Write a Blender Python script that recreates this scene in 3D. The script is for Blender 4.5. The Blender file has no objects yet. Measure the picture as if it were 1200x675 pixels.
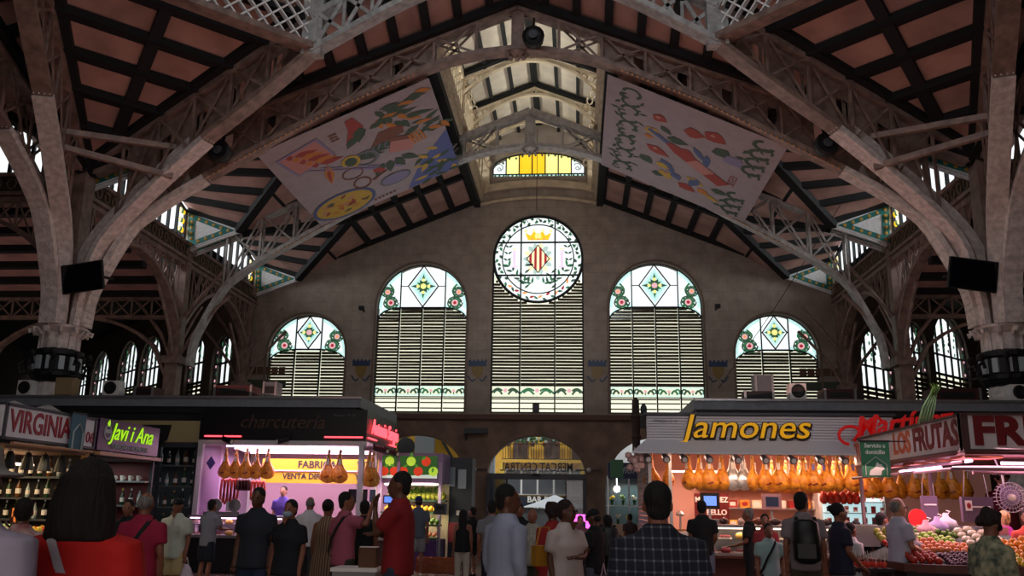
import bpy, math, random
from mathutils import Vector, Matrix, Euler
from mathutils.geometry import tessellate_polygon
random.seed(7)
S = bpy.context.scene
COL = S.collection
R = math.radians
# ------------------------------------------------------------------ camera
FOC, PITCH, YAW, ROLL, CX, HC = 1040.0, 0.2408, 0.07425, 0.01423, 1.5608, 1.55
def cam_basis():
    F = Vector((-math.sin(YAW)*math.cos(PITCH), math.cos(YAW)*math.cos(PITCH), math.sin(PITCH)))
    Rt = Vector((math.cos(YAW), math.sin(YAW), 0)); U = Rt.cross(F)
    c, s = math.cos(ROLL), math.sin(ROLL)
    return F, c*Rt+s*U, c*U-s*Rt
CF, CR, CU = cam_basis()
cd = bpy.data.cameras.new('camera'); cam = bpy.data.objects.new('camera', cd); COL.objects.link(cam)
cd.sensor_width = 36; cd.lens = FOC*36/1200; cd.clip_end = 500; cd.clip_start = .05
m = Matrix.Identity(4)
for i in range(3):
    m[i][0] = CR[i]; m[i][1] = CU[i]; m[i][2] = -CF[i]
m[0][3], m[1][3], m[2][3] = CX, 0, HC
cam.matrix_world = m
S.camera = cam
# ------------------------------------------------------------------ light and exposure
S.view_settings.view_transform = 'Standard'; S.view_settings.look = 'None'
S.view_settings.exposure = 0; S.view_settings.gamma = 1; S.view_settings.use_curve_mapping = False
w = bpy.data.worlds.new('overcast'); S.world = w; w.use_nodes = True
bg = w.node_tree.nodes['Background']; bg.inputs[0].default_value = (.93, .97, 1, 1); bg.inputs[1].default_value = 1.35
def area(name, loc, target, sx, sy, power, col, spread=180):
    d = bpy.data.lights.new(name, 'AREA'); d.shape = 'RECTANGLE'; d.size = sx; d.size_y = sy
    d.energy = power; d.color = col; d.spread = R(spread)
    o = bpy.data.objects.new(name, d); COL.objects.link(o); o.location = loc
    o.rotation_euler = (Vector(target)-Vector(loc)).to_track_quat('-Z', 'Y').to_euler()
    return o
area('dome_skylight', (0, 6, 17.6), (0, 16, 6), 12, 8, 620, (.86, .93, 1))
area('nave_daylight', (0, 2, 12), (0, 30, 9), 14, 5, 150, (1, .93, .87))
area('rear_hall_glow', (0, -5, 3.5), (0, 18, 13.5), 22, 4, 190, (1, .66, .56))

area('ring_fill', (0, 13.5, 14.6), (0, 20, 14.4), 8, 1, 90, (.9, .95, 1))  # added fill lamp that brightens the ring lattice, no window here
area('rear_fill', (0, -5, 2.6), (0, 10, 1.2), 12, 2, 70, (1, .95, .92), 80)  # added fill behind the camera for the backs of the shoppers
area('nave_bounce', (0, 27, 5.6), (0, 27.5, 14), 9, 6, 210, (1, .96, .95))  # added upward lamp, stands in for daylight bounced off floor and doors
area('header_fill_right', (5.2, 13.2, 4.4), (5.4, 17.6, 3.0), 4, .3, 30, (1, .93, .92))  # added fill, no fixture here, lifts the ham stall header
area('header_fill_left', (-4.2, 13.4, 3.6), (-6.6, 14.4, 2.7), 3.4, .3, 9, (1, .93, .92))  # same added fill for the left sign boards
for s_ in (-1, 1):
    area('lantern_daylight', (s_*4.3, 28, 14.5), (0, 28, 16.9), 13, .9, 420, (1, .97, .88), 110)
    area('aisle_fill', (s_*19, 24, 3.6), (s_*19, 25, 9), 10, 4, 90, (1, .72, .64))  # added upward fill that brightens the aisle roofs
    area('clerestory_daylight', (s_*14.2, 28.4, 11.6), (0, 28.4, 12.4), 13, 1.5, 520, (.95, .97, 1), 150)
    area('stall_glow', (s_*6, 18.5, 4.3), (s_*5, 19, 13), 8, 4, 120, (1, .52, .42))
sun = bpy.data.lights.new('sun', 'SUN'); sun.energy = 2.2; sun.angle = R(8); sun.color = (1, .96, .88)
so = bpy.data.objects.new('sun', sun); COL.objects.link(so); so.rotation_euler = Vector((.15, .62, -.77)).to_track_quat('-Z', 'Y').to_euler()
# ------------------------------------------------------------------ helpers
def at(x, y, Y=None, X=None, Z=None):      # where a line of sight meets a plane of the hall
    r = CF + CR*((x-600)/FOC) + CU*((337.5-y)/FOC)
    o = Vector((CX, 0, HC))
    t = r and ((Y-o.y)/r.y if Y is not None else ((X-o.x)/r.x if X is not None else (Z-o.z)/r.z))
    return o + r*t
def lin(c):
    if isinstance(c, str): c = [int(c[i:i+2], 16)/255 for i in (0, 2, 4)]
    return tuple(v/12.92 if v <= .04045 else ((v+.055)/1.055)**2.4 for v in c)
MATS = {}
def mat(name, col, rough=.6, metal=0, noise=0, scale=6, emit=0, bump=0, col2=None, stretch=None, spec=.4):
    if name in MATS: return MATS[name]
    m = bpy.data.materials.new(name); m.use_nodes = True; n = m.node_tree; b = n.nodes['Principled BSDF']
    c = lin(col) if isinstance(col, str) else col
    b.inputs['Base Color'].default_value = (*c, 1); b.inputs['Roughness'].default_value = rough
    b.inputs['Metallic'].default_value = metal; b.inputs['Specular IOR Level'].default_value = spec
    if noise or bump or col2:
        tc = n.nodes.new('ShaderNodeTexCoord'); mp = n.nodes.new('ShaderNodeMapping')
        n.links.new(tc.outputs['Object'], mp.inputs[0])
        if stretch: mp.inputs['Scale'].default_value = stretch
        t = n.nodes.new('ShaderNodeTexNoise'); t.inputs['Scale'].default_value = scale; t.inputs['Detail'].default_value = 5
        n.links.new(mp.outputs[0], t.inputs['Vector'])
        rp = n.nodes.new('ShaderNodeValToRGB'); k = noise
        c2 = lin(col2) if col2 else tuple(v*(1-k) for v in c)
        rp.color_ramp.elements[0].color = (*c2, 1); rp.color_ramp.elements[1].color = (*[min(1, v*(1+(0 if col2 else k))) for v in c], 1)
        rp.color_ramp.elements[0].position = .35; rp.color_ramp.elements[1].position = .65
        n.links.new(t.outputs[0], rp.inputs[0]); n.links.new(rp.outputs[0], b.inputs['Base Color'])
        if bump:
            bp = n.nodes.new('ShaderNodeBump'); bp.inputs['Strength'].default_value = bump; bp.inputs['Distance'].default_value = .02
            n.links.new(t.outputs[0], bp.inputs['Height']); n.links.new(bp.outputs[0], b.inputs['Normal'])
    if emit:
        b.inputs['Emission Color'].default_value = (*c, 1); b.inputs['Emission Strength'].default_value = emit
    MATS[name] = m; return m
def glass(name, col, gloss=.04):
    if name in MATS: return MATS[name]
    m = bpy.data.materials.new(name); m.use_nodes = True; n = m.node_tree; n.nodes.clear()
    o = n.nodes.new('ShaderNodeOutputMaterial'); t = n.nodes.new('ShaderNodeBsdfTransparent'); g = n.nodes.new('ShaderNodeBsdfGlossy')
    x = n.nodes.new('ShaderNodeMixShader'); c = lin(col) if isinstance(col, str) else col
    t.inputs[0].default_value = (*c, 1); g.inputs['Roughness'].default_value = .15; x.inputs[0].default_value = gloss
    n.links.new(t.outputs[0], x.inputs[1]); n.links.new(g.outputs[0], x.inputs[2]); n.links.new(x.outputs[0], o.inputs[0])
    MATS[name] = m; return m
class MB:
    def __init__(s): s.v = []; s.f = []; s.m = []
    def add(s, vs, fs, mi=0):
        b = len(s.v); s.v += [tuple(v) for v in vs]
        s.f += [tuple(b+i for i in f) for f in fs]; s.m += [mi]*len(fs); return s
    def box(s, x, y, z, sx, sy, sz, rz=0, mi=0):
        hx, hy, hz = sx/2, sy/2, sz/2; c, q = math.cos(rz), math.sin(rz); vs = []
        for dz in (-hz, hz):
            for dx, dy in ((-hx, -hy), (hx, -hy), (hx, hy), (-hx, hy)): vs.append((x+dx*c-dy*q, y+dx*q+dy*c, z+dz))
        return s.add(vs, [(3, 2, 1, 0), (4, 5, 6, 7), (0, 1, 5, 4), (1, 2, 6, 5), (2, 3, 7, 6), (3, 0, 4, 7)], mi)
    def bar(s, p0, p1, w, h, up=(0, 0, 1), mi=0):
        p0, p1 = Vector(p0), Vector(p1); d = (p1-p0)
        if d.length < 1e-6: return s
        d.normalize(); u = Vector(up)
        if abs(d.dot(u)) > .98: u = Vector((0, 1, 0)) if abs(d.y) < .9 else Vector((1, 0, 0))
        sd = d.cross(u).normalized(); u = sd.cross(d)
        vs = [p+sd*a*w/2+u*b*h/2 for p in (p0, p1) for a, b in ((-1, -1), (1, -1), (1, 1), (-1, 1))]
        return s.add(vs, [(0, 1, 2, 3), (7, 6, 5, 4), (0, 4, 5, 1), (1, 5, 6, 2), (2, 6, 7, 3), (3, 7, 4, 0)], mi)
    def path(s, pts, w, h, up=(0, 0, 1), mi=0):
        pts = [Vector(p) for p in pts]; n = len(pts); rows = []
        for i, p in enumerate(pts):
            d = (pts[min(i+1, n-1)]-pts[max(i-1, 0)]).normalized(); u = Vector(up)
            sd = d.cross(u).normalized(); u2 = sd.cross(d)
            rows.append([p+sd*a*w/2+u2*b*h/2 for a, b in ((-1, -1), (1, -1), (1, 1), (-1, 1))])
        return s.rings(rows, mi)
    def rings(s, rows, mi=0, cap=True, closed=False):
        k = len(rows[0]); n = len(rows); vs = [v for r in rows for v in r]; fs = []
        for i in range(n-1 if not closed else n):
            a, b = i*k, ((i+1) % n)*k
            for j in range(k): fs.append((a+j, a+(j+1) % k, b+(j+1) % k, b+j))
        if cap and not closed: fs += [tuple(reversed(range(k))), tuple((n-1)*k+j for j in range(k))]
        return s.add(vs, fs, mi)
    def tube(s, pts, r, n=6, mi=0, closed=False):
        pts = [Vector(p) for p in pts]; N = len(pts); rows = []; ref = Vector((.13, .21, 1)).normalized()
        for i, p in enumerate(pts):
            a = pts[(i-1) % N] if closed else pts[max(i-1, 0)]; b = pts[(i+1) % N] if closed else pts[min(i+1, N-1)]
            d = (b-a)
            d = d.normalized() if d.length > 1e-9 else Vector((0, 0, 1))
            if i == 0: x = Vector((1, 0, 0)) if abs(d.z) > .8 else d.cross(Vector((0, 0, 1)))
            x = x-d*x.dot(d)
            if x.length < 1e-4: x = d.cross(ref)
            x = x.normalized(); y = x.cross(d); q = r[i] if isinstance(r, (list, tuple)) else r
            if isinstance(q, (list, tuple)): q0, q1 = q
            else: q0 = q1 = q
            rows.append([p+x*math.cos(2*math.pi*j/n)*q0+y*math.sin(2*math.pi*j/n)*q1 for j in range(n)])
        return s.rings(rows, mi, closed=closed)
    def lathe(s, prof, n=16, c=(0, 0, 0), mi=0, sx=1, sy=1):
        rows = [[(c[0]+r*sx*math.cos(2*math.pi*j/n), c[1]+r*sy*math.sin(2*math.pi*j/n), c[2]+z) for j in range(n)] for r, z in prof]
        return s.rings(rows, mi)
    def ball(s, c, rx, ry=None, rz=None, n=10, mi=0, k=6):
        ry = rx if ry is None else ry; rz = rx if rz is None else rz
        rows = []
        for i in range(k+1):
            a = math.pi*(i/k)-math.pi/2; q = max(math.cos(a), .03)
            rows.append([(c[0]+rx*q*math.cos(2*math.pi*j/n), c[1]+ry*q*math.sin(2*math.pi*j/n), c[2]+rz*math.sin(a)) for j in range(n)])
        return s.rings(rows, mi)
    def prism(s, poly, a, b, ax='y', mi=0, holes=None):
        # poly of (u,v): ax='y' -> (u,*,v); 'x' -> (*,u,v); 'z' -> (u,v,*)
        def P(u, v, t): return (u, t, v) if ax == 'y' else ((t, u, v) if ax == 'x' else (u, v, t))
        loops = [poly]+(holes or []); allp = [q for l in loops for q in l]; n = len(allp)
        tr = tessellate_polygon([[Vector((q[0], q[1], 0)) for q in l] for l in loops])
        vs = [P(q[0], q[1], a) for q in allp]+[P(q[0], q[1], b) for q in allp]
        fs = [tuple(t) for t in tr]+[tuple(n+i for i in reversed(t)) for t in tr]; k = 0
        for l in loops:
            L = len(l)
            for i in range(L): fs.append((k+i, k+(i+1) % L, n+k+(i+1) % L, n+k+i))
            k += L
        return s.add(vs, fs, mi)
    def xf(s, M, start=0):
        s.v = s.v[:start]+[tuple(M @ Vector(v)) for v in s.v[start:]]; return s
    def build(s, name, mats, parent=None, smooth=False, **props):
        me = bpy.data.meshes.new(name); me.from_pydata(s.v, [], s.f)
        mats = mats if isinstance(mats, (list, tuple)) else [mats]
        for q in mats: me.materials.append(q)
        if len(mats) > 1: me.polygons.foreach_set('material_index', [min(i, len(mats)-1) for i in s.m])
        if smooth: me.polygons.foreach_set('use_smooth', [True]*len(me.polygons))
        me.update(); o = bpy.data.objects.new(name, me); COL.objects.link(o)
        if parent: o.parent = parent
        for k, v in props.items(): o[k] = v
        return o
def recalc(o):
    import bmesh
    b = bmesh.new(); b.from_mesh(o.data); bmesh.ops.recalc_face_normals(b, faces=b.faces); b.to_mesh(o.data); b.free(); return o
def thing(name, label=None, cat=None, loc=(0, 0, 0), rz=0, group=None, kind=None):
    o = bpy.data.objects.new(name, None); COL.objects.link(o); o.location = loc; o.rotation_euler = (0, 0, rz); o.empty_display_size = .1
    return tag(o, label, cat, group, kind)
def tag(o, label=None, cat=None, group=None, kind=None):
    if label: o['label'] = label
    if cat: o['category'] = cat
    if group: o['group'] = group
    if kind: o['kind'] = kind
    return o
KIDS = {}
def dup(root, loc=None, rz=None, label=None, group=None, scale=None):
    r = root.copy(); COL.objects.link(r)
    if loc is not None: r.location = loc
    if rz is not None: r.rotation_euler = (0, 0, rz)
    if scale is not None: r.scale = (scale,)*3 if not isinstance(scale, tuple) else scale
    if label: r['label'] = label
    if group: r['group'] = group
    def rec(a, b):
        for ch in kids(a):
            c = ch.copy(); COL.objects.link(c); c.parent = b; rec(ch, c)
    rec(root, r); return r
def kids(o):
    if o.name not in KIDS: KIDS[o.name] = [x for x in bpy.data.objects if x.parent == o]
    return KIDS[o.name]
def arc(cx, cz, r, a0, a1, n, rz=None):
    rz = r if rz is None else rz
    return [(cx+r*math.cos(R(a0+(a1-a0)*i/n)), cz+rz*math.sin(R(a0+(a1-a0)*i/n))) for i in range(n+1)]
def interp(prof, d):
    for (a, za), (b, zb) in zip(prof, prof[1:]):
        if a <= d <= b: return za+(zb-za)*(d-a)/(b-a)
    return prof[0][1] if d < prof[0][0] else prof[-1][1]

# ------------------------------------------------------------------ materials
WALL = mat('wall_stone', '958a80', .8, noise=.14, scale=2.2, bump=.1)
def add_blocks(m, c1, c2, cm, sc, rot=0):
    n = m.node_tree; b = n.nodes['Principled BSDF']; tc = n.nodes.new('ShaderNodeTexCoord'); mp_ = n.nodes.new('ShaderNodeMapping'); mp_.inputs['Rotation'].default_value = (R(90), 0, 0) if not rot else (R(90), R(rot), 0)
    n.links.new(tc.outputs['Object'], mp_.inputs[0]); br = n.nodes.new('ShaderNodeTexBrick'); br.inputs['Scale'].default_value = sc; br.inputs['Mortar Size'].default_value = .012; br.inputs['Brick Width'].default_value = .8; br.inputs['Row Height'].default_value = .4
    for i_, c_ in enumerate((c1, c2, cm)): br.inputs[i_+1].default_value = (*lin(c_), 1)
    n.links.new(mp_.outputs[0], br.inputs[0]); mx = n.nodes.new('ShaderNodeMixRGB'); mx.blend_type = 'MULTIPLY'; mx.inputs[0].default_value = 1
    src = b.inputs['Base Color'].links[0].from_socket; n.links.new(src, mx.inputs[1]); n.links.new(br.outputs[0], mx.inputs[2]); n.links.new(mx.outputs[0], b.inputs['Base Color'])
add_blocks(WALL, 'f8f6f4', 'eeebe8', 'e2deda', 1.0)
WALL2 = mat('lower_wall_stone', '7a6254', .8, noise=.25, scale=1.6, bump=.2)
PALE = mat('pale_stone', 'b5a48c', .7, noise=.15, scale=3)
ROOFP = mat('roof_boards', '9c7a70', .85, noise=.22, scale=1.2)
LANTP = mat('lantern_boards', 'c4b8a8', .8, noise=.1, scale=2)
BEAM = mat('black_beam', '0c0d10', .8)
IRON = mat('brown_iron', '7c675e', .5, noise=.3, scale=4)
IRONG = mat('grey_iron', '9a9896', .5, noise=.25, scale=5)
IRONW = mat('pale_riveted_iron', 'beb5b0', .5, noise=.22, scale=7)
BLACK = mat('matt_black', '08080a', .6)
DGREY = mat('dark_grey_steel', '33363b', .5, noise=.15)
WHITE = mat('white_paint', 'c9c6c4', .5, noise=.06)
FLOOR = mat('floor_tiles', '6b5c58', .25, noise=.25, scale=2.5)
SLAT = mat('shutter_slat', '4a3b26', .6, noise=.3, scale=3)
LEAD = mat('window_lead', '1c1e22', .6)
def lit(name, col, st=1.0):                # painted glass; the daylight behind it is put in as emission
    m = mat(name, col, .3); b = m.node_tree.nodes['Principled BSDF']; b.inputs['Emission Color'].default_value = (*col, 1); b.inputs['Emission Strength'].default_value = st
    return m
G_W = glass('clear_pale_glass', (.95, .97, .96)); G_B = lit('bluish_glass', (.55, .85, .82)); G_GR = lit('green_glass', (.03, .14, .06))
G_DG = lit('dark_green_glass', (.03, .07, .04)); G_Y = lit('yellow_glass', (.9, .55, .02)); G_YP = lit('pale_yellow_glass', (.95, .85, .28))
G_R = lit('red_glass', (.35, .02, .03)); G_P = lit('pink_glass', (.75, .42, .46)); G_LY = lit('cream_glass', (.95, .82, .5)); G_LV = lit('lilac_glass', (.75, .6, .78))
G_SH = glass('shutter_gap_glass', (.97, .95, .82)); G_O = lit('orange_glass', (.8, .32, .1)); G_GY = lit('grey_green_glass', (.42, .58, .52))
TURQ = mat('turquoise_tiles', '1f6e6a', .3, noise=.25, scale=30); GOLD = mat('gold_tiles', 'b08a3a', .3)
TILEW = mat('white_tiles', 'd4d6d8', .35, noise=.1, scale=14)
GL = [G_W, G_B, G_GR, G_DG, G_Y, G_YP, G_R, G_P, G_LY, G_LV, G_O, G_GY, LEAD]
iW, iB, iGR, iDG, iY, iYP, iR, iP, iLY, iLV, iO, iGY, iL = range(13)
# ================================================================== STRUCTURE
D = 35.0
# ---- floor and outside ground
MB().box(0, 14, -.05, 70, 56, .1).build('floor', FLOOR, kind='structure')
MB().box(0, 75, -.06, 120, 66, .1).build('trim_plaza', mat('plaza_paving', 'b8b0a6', .7, noise=.1), kind='structure')
# ---- end wall with its openings
ZS = 5.11
def arched(cx, hw, z0, zt, n=20, rz=None):
    r = hw if rz is None else rz
    return [(cx-hw, z0), (cx+hw, z0)]+arc(cx, zt-r, hw, 0, 180, n, r)
gab = lambda x: 15.0-.405*abs(x)
XC = 11.8
outer = [(-XC-.3, 0), (XC+.3, 0), (XC+.3, gab(XC)), (2.5, gab(2.5)), (2.5, 16.7), (0, 17.7), (-2.5, 16.7), (-2.5, gab(2.5)), (-XC-.3, gab(XC))]
wins = [(-9.4, 1.6, 9.08), (-4.73, 1.85, 11.22), (4.73, 1.85, 11.22), (9.4, 1.6, 9.08)]
holes = [arched(c, h, ZS, t) for c, h, t in wins]
holes.append([(-1.86, ZS), (1.86, ZS), (1.86, 11.3)]+arc(0, 11.46, 1.87, -2, 182, 26)+[(-1.86, 11.3)])
holes.append([(-1.95, 15.0), (1.95, 15.0), (1.95, 15.45)]+[(1.95*math.cos(R(a)), 15.45+.68*math.sin(R(a))) for a in range(10, 175, 10)]+[(-1.95, 15.45)])
doors = [-4.73, 0, 4.73]
for c in doors: holes.append([(c-1.88, .0), (c+1.88, .0)]+arc(c, 2.72, 1.88, 0, 180, 18, 1.5))
# openings that reach the floor: keep a hair of sill so that the outline stays valid
holes = [[(x, max(z, .02)) for x, z in h] for h in holes]
MB().prism(outer, D, D+.55, 'y', holes=holes).build('wall_back', WALL, kind='structure')
# lower stone facing, ledge and piers
lo = [(-XC, .0), (XC, .0), (XC, 4.8), (-XC, 4.8)]
MB().prism(lo, D-.1, D, 'y', holes=[[(x, max(z, .02)) for x, z in ([(c-1.9, 0), (c+1.9, 0)]+arc(c, 2.72, 1.9, 0, 180, 18, 1.52))] for c in doors]).build('trim_1', WALL2, kind='structure')
MB().box(0, D-.14, 4.92, 2*XC, .28, .2).build('trim_2', mat('brown_ledge', '5c4038', .7), kind='structure')
b = MB()
for c in (-2.36, 2.36, -7.1, 7.1): b.box(c, D-.16, 1.36, .8, .12, 2.72)
b.build('trim_3', WALL2, kind='structure')
b = MB()
for c in doors:
    b.box(c, D-.05, 2.66, 3.8, .25, .22)
    for s in (-1.85, 1.85): b.box(c+s, D-.05, 1.3, .12, .25, 2.6)
b.build('trim_4', mat('door_transom', '4a4a50', .5), kind='structure')
# cornice inside the lantern
b = MB(); b.path([(x, D-.1, 14.35+.28*(1-(x/2.4)**2)) for x in [-2.4+.24*i for i in range(21)]], .3, .14, (0, 1, 0))
b.path([(x, D-.05, 13.75+.28*(1-(x/2.4)**2)) for x in [-2.4+.24*i for i in range(21)]], .12, .05, (0, 1, 0))
for x in (-2.2, 2.2): b.box(x, D-.06, 15.4, .3, .12, 2)
b.build('trim_5', PALE, kind='structure')
# window mouldings
b = MB()
for c, h, t in wins:
    b.path([(c-h-.05, D-.02, ZS)]+[(x, D-.02, z) for x, z in reversed(arc(c, t-h, h+.05, 0, 180, 20))]+[(c+h+.05, D-.02, ZS)], .08, .1, (0, 1, 0))
b.build('trim_6', mat('window_moulding', '6a5b50', .7), kind='structure')
# mosaic crests between the windows
CRB = mat('crest_blue', '243a5a', .4); CRG = mat('crest_gold', '7a6430', .4)
for c, z in ((-7.1, 6.6), (-2.38, 6.6), (2.38, 6.6), (7.1, 6.6)):
    b = MB(); b.prism([(c-.36, z+.35), (c-.36, z+.55), (c+.36, z+.55), (c+.36, z+.35)], D-.02, D, 'y', 0)
    for k in range(5): b.prism([(c-.36+k*.16, z+.55), (c-.24+k*.16, z+.55), (c-.3+k*.16, z+.65)], D-.02, D, 'y', 0)
    b.prism([(c-.25, z+.35), (c+.25, z+.35), (c+.18, z+.02), (c, z-.16), (c-.18, z+.02)], D-.022, D, 'y', 1)
    for s in (-1, 1): b.path([(c+s*(.1+.3*t), D-.015, z-.15-.1*math.sin(t*5)) for t in [i/8 for i in range(9)]], .05, .06, (0, 1, 0), 0)
    b.build('trim_crest', [CRB, CRG], kind='structure')
for s in (-1, 1):
    b = MB()
    for k in range(5): b.box(s*10.95+(k-2)*.3, D-.01, 6.75, .26, .03, .3)
    b.box(s*10.95, D-.01, 6.2, 1.6, .03, .35, mi=1); b.build('trim_frieze', [mat('frieze_brown', '5a4030'), mat('frieze_green', '3c443a')], kind='structure')

# ---- windows of the end wall
def leaf(cx, cz, ln, w, a):
    c, s = math.cos(a), math.sin(a); out = []
    for t, q in ((0, 0), (.3, .5), (.6, .42), (1, 0), (.6, -.42), (.3, -.5)):
        x, z = t*ln, q*w; out.append((cx+x*c-z*s, cz+x*s+z*c))
    return out
def disc(cx, cz, r, n=10, rz=None): return [(cx+r*math.cos(2*math.pi*i/n), cz+(r if rz is None else rz)*math.sin(2*math.pi*i/n)) for i in range(n)]
YG = D+.22          # depth of the panes
def big_window(num, cx, hw, zt, cols):
    z0 = ZS; zc = zt-hw; flat = zt-1.82 if hw > 1.7 else zt-1.42
    W = thing('window_%d' % num, kind='structure', loc=(cx, YG, 0))
    f = MB()                                     # lead frame, x local
    f.path([(-hw, 0, z0)]+[(x, 0, z) for x, z in reversed(arc(0, zc, hw, 0, 180, 24))]+[(hw, 0, z0)], .07, .1, (0, 1, 0))
    f.box(0, 0, z0+.03, 2*hw, .1, .06)
    xm = [hw*(-1+2*k/cols) for k in range(1, cols)]
    side = xm[0] if cols == 3 else -hw*.5
    for x in xm: f.box(x, -.03, (z0+flat)/2, .05, .1, flat-z0)
    for s in (-1, 1): f.box(s*abs(side), 0, (flat+zc+math.sqrt(hw**2-side**2))/2, .045, .07, zc+math.sqrt(hw**2-side**2)-flat)
    f.box(0, 0, flat, 2*abs(side), .08, .06)
    # the lower curve of the glazed fan
    for s in (-1, 1):
        f.path([(s*(abs(side)+(hw-abs(side))*math.sin(R(a))), 0, flat-.55+.55*math.cos(R(a))) for a in range(0, 91, 15)], .05, .06, (0, 1, 0))
    dm = (flat+zt)/2; dh = (zt-flat)/2-.04; dw = dh*.72
    for p, q in (((-dw, dm), (0, dm+dh)), ((0, dm+dh), (dw, dm)), ((dw, dm), (0, dm-dh)), ((0, dm-dh), (-dw, dm))): f.bar((p[0], 0, p[1]), (q[0], 0, q[1]), .045, .05, (0, 1, 0))
    for s in (-1, 1): f.bar((s*dw, 0, dm), (s*abs(side), 0, dm), .03, .03, (0, 1, 0))
    f.build('window_frame', LEAD, W)
    g = MB(); arcp = arc(0, zc, hw, 0, 180, 24)
    g.prism([(-hw, flat-.5), (hw, flat-.5)]+arcp if zc < flat-.5 else [(-hw, flat-.5), (hw, flat-.5)]+arcp, .02, .03, 'y', iW)
    y = -.004
    # border of the side lights, turquoise
    for s in (-1, 1):
        a0 = math.degrees(math.acos(abs(side)/hw)); A = [(s*x, z) for x, z in arc(0, zc, hw-.04, 0, a0, 10)]; B = [(s*x, z) for x, z in arc(0, zc, hw-.16, 0, a0-1, 10)]
        g.prism(A+B[::-1], .012, .016, 'y', iB)
        lo = [(s*(abs(side)+(hw-abs(side))*math.sin(R(a))), flat-.55+.55*math.cos(R(a))) for a in range(0, 91, 15)]
        g.prism(lo+[(q[0]*.985, q[1]+.14) for q in lo[::-1]], .012, .016, 'y', iB)
        # green scrolls and pink roses
        sx = s*(abs(side)+hw)/2
        wv = hw-abs(side); zz = flat-.05; hgt = zc+math.sqrt(hw**2-(abs(sx))**2)-zz-.2
        pts = [(sx*.99+s*.16*wv*math.sin(t*6.5), -.0, zz+hgt*t) for t in [i/14 for i in range(15)]]
        g.path(pts, .075, .004, (0, 1, 0), iGR)
        for t, rr in ((.25, .16), (.68, .13)):
            px = sx+s*.1*wv*math.cos(t*9); pz = zz+hgt*t
            for k in range(9): g.prism(leaf(px, pz, rr*2.1, rr*1.0, k*.7+.3), .006, .009, 'y', iGR if k % 2 else iDG)
            for k in range(4): g.tube([(px+rr*(1.7+.1*k)*math.cos(k*1.6+q*.5), .0, pz+rr*1.6*math.sin(k*1.6+q*.5)) for q in range(4)], .028, 4, mi=iDG)
            g.prism(disc(px, pz, rr*.85, 12), -.002, .001, 'y', iP); g.prism(disc(px, pz, rr*.45, 8), -.006, -.004, 'y', iR if t < .5 else iO)
    # diamond
    g.prism([(-dw*.86, dm), (0, dm-dh*.86), (dw*.86, dm), (0, dm+dh*.86)], .010, .014, 'y', iB)
    g.prism([(-dw*.68, dm), (0, dm-dh*.68), (dw*.68, dm), (0, dm+dh*.68)], .004, .007, 'y', iW)
    for k in range(12):
        a = k*math.pi/6; rr = dh*(.55 if k % 3 == 0 else .3)
        g.prism(leaf(math.cos(a)*.05, dm+math.sin(a)*.05, rr, .13, a), -.002, .001, 'y', iGR if k % 2 else iDG)
    g.prism(disc(0, dm, .12, 8), -.008, -.005, 'y', iP if num % 2 else iYP)
    for k in range(4):
        a = k*math.pi/2; g.prism(disc(.22*math.cos(a), dm+.26*math.sin(a), .07, 8), -.008, -.005, 'y', iYP)
    g.build('stained_glass', GL, W)
    # decorated strip
    if hw > 1.7:
        d = MB(); d.box(0, .02, 5.98, 2*hw-.1, .01, .44, mi=iW); cw = 2*hw/cols
        for k in range(cols):
            x0 = -hw+cw*(k+.5); ci = iGR if (k % 3 == 2) else iDG
            d.box(x0, .005, 6.21, cw, .03, .04, mi=iL); d.box(x0, .005, 5.75, cw, .03, .04, mi=iL)
            d.prism([(x0-cw*.44, 5.8), (x0+cw*.44, 5.8), (x0+cw*.44, 6.16), (x0-cw*.44, 6.16)], .012, .016, 'y', iB, holes=[[(x0-cw*.4, 5.84), (x0+cw*.4, 5.84), (x0+cw*.4, 6.12), (x0-cw*.4, 6.12)]])
            d.prism(disc(x0, 6.0, .065, 8), 0, .004, 'y', iP); d.box(x0, 0, 5.9, .04, .01, .1, mi=ci)
            for s in (-1, 1):
                d.path([(x0+s*(.1+.26*cw*t), 0, 5.9+.13*math.sin(t*3.3)) for t in [i/8 for i in range(9)]], .08, .006, (0, 1, 0), ci)
                d.path([(x0+s*(.36*cw-.09*math.cos(t)), 0, 5.98+.1*math.sin(t)) for t in [i*.5 for i in range(9)]], .065, .006, (0, 1, 0), ci)
        d.build('stained_glass_strip', GL, W)
    shutter(W, hw, cols, z0, flat, 6.23 if hw > 1.7 else z0+.05, lambda x: flat-.03 if abs(x) < abs(side) else flat-.55+.55*math.cos(math.asin(min(1, (abs(x)-abs(side))/(hw-abs(side))))))
    return W
def shutter(W, hw, cols, z0, flat, zl, top):
    s = MB(); p = .128; z = zl+.06; cw = 2*hw/cols; rnd = random.Random(int(hw*100+flat*7))
    while z < flat:
        for k in range(cols):
            a, b_ = -hw+cw*k+.03, -hw+cw*(k+1)-.03
            while a < b_ and top(a) < z: a += .04
            while b_ > a and top(b_) < z: b_ -= .04
            if b_-a > .1:
                dz = rnd.uniform(-.008, .008); th = .078 if z < flat-.5 else .088
                s.bar((a, .09, z+dz), (b_, .09, z+dz+rnd.uniform(-.006, .006)), .07, th, (0, .25, 1))
        z += p
    for z in (z0+.2, z0+.42, z0+.58) if hw > 1.7 else ():
        for k in range(cols): s.bar((-hw+cw*k+.03, .09, z), (-hw+cw*(k+1)-.03, .09, z), .06, .035, (0, .2, 1))
    s.build('shutter_slats', SLAT, W)
    g = MB(); g.prism([(-hw, z0), (hw, z0)]+[(hw*(1-i/12), top(hw*(1-i/12))) for i in range(25)], .14, .15, 'y'); g.build('shutter_glass', G_SH, W)
for i, (c, h, t) in enumerate(wins): big_window(i+1, c, h, t, 4 if h > 1.7 else 3)
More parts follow.
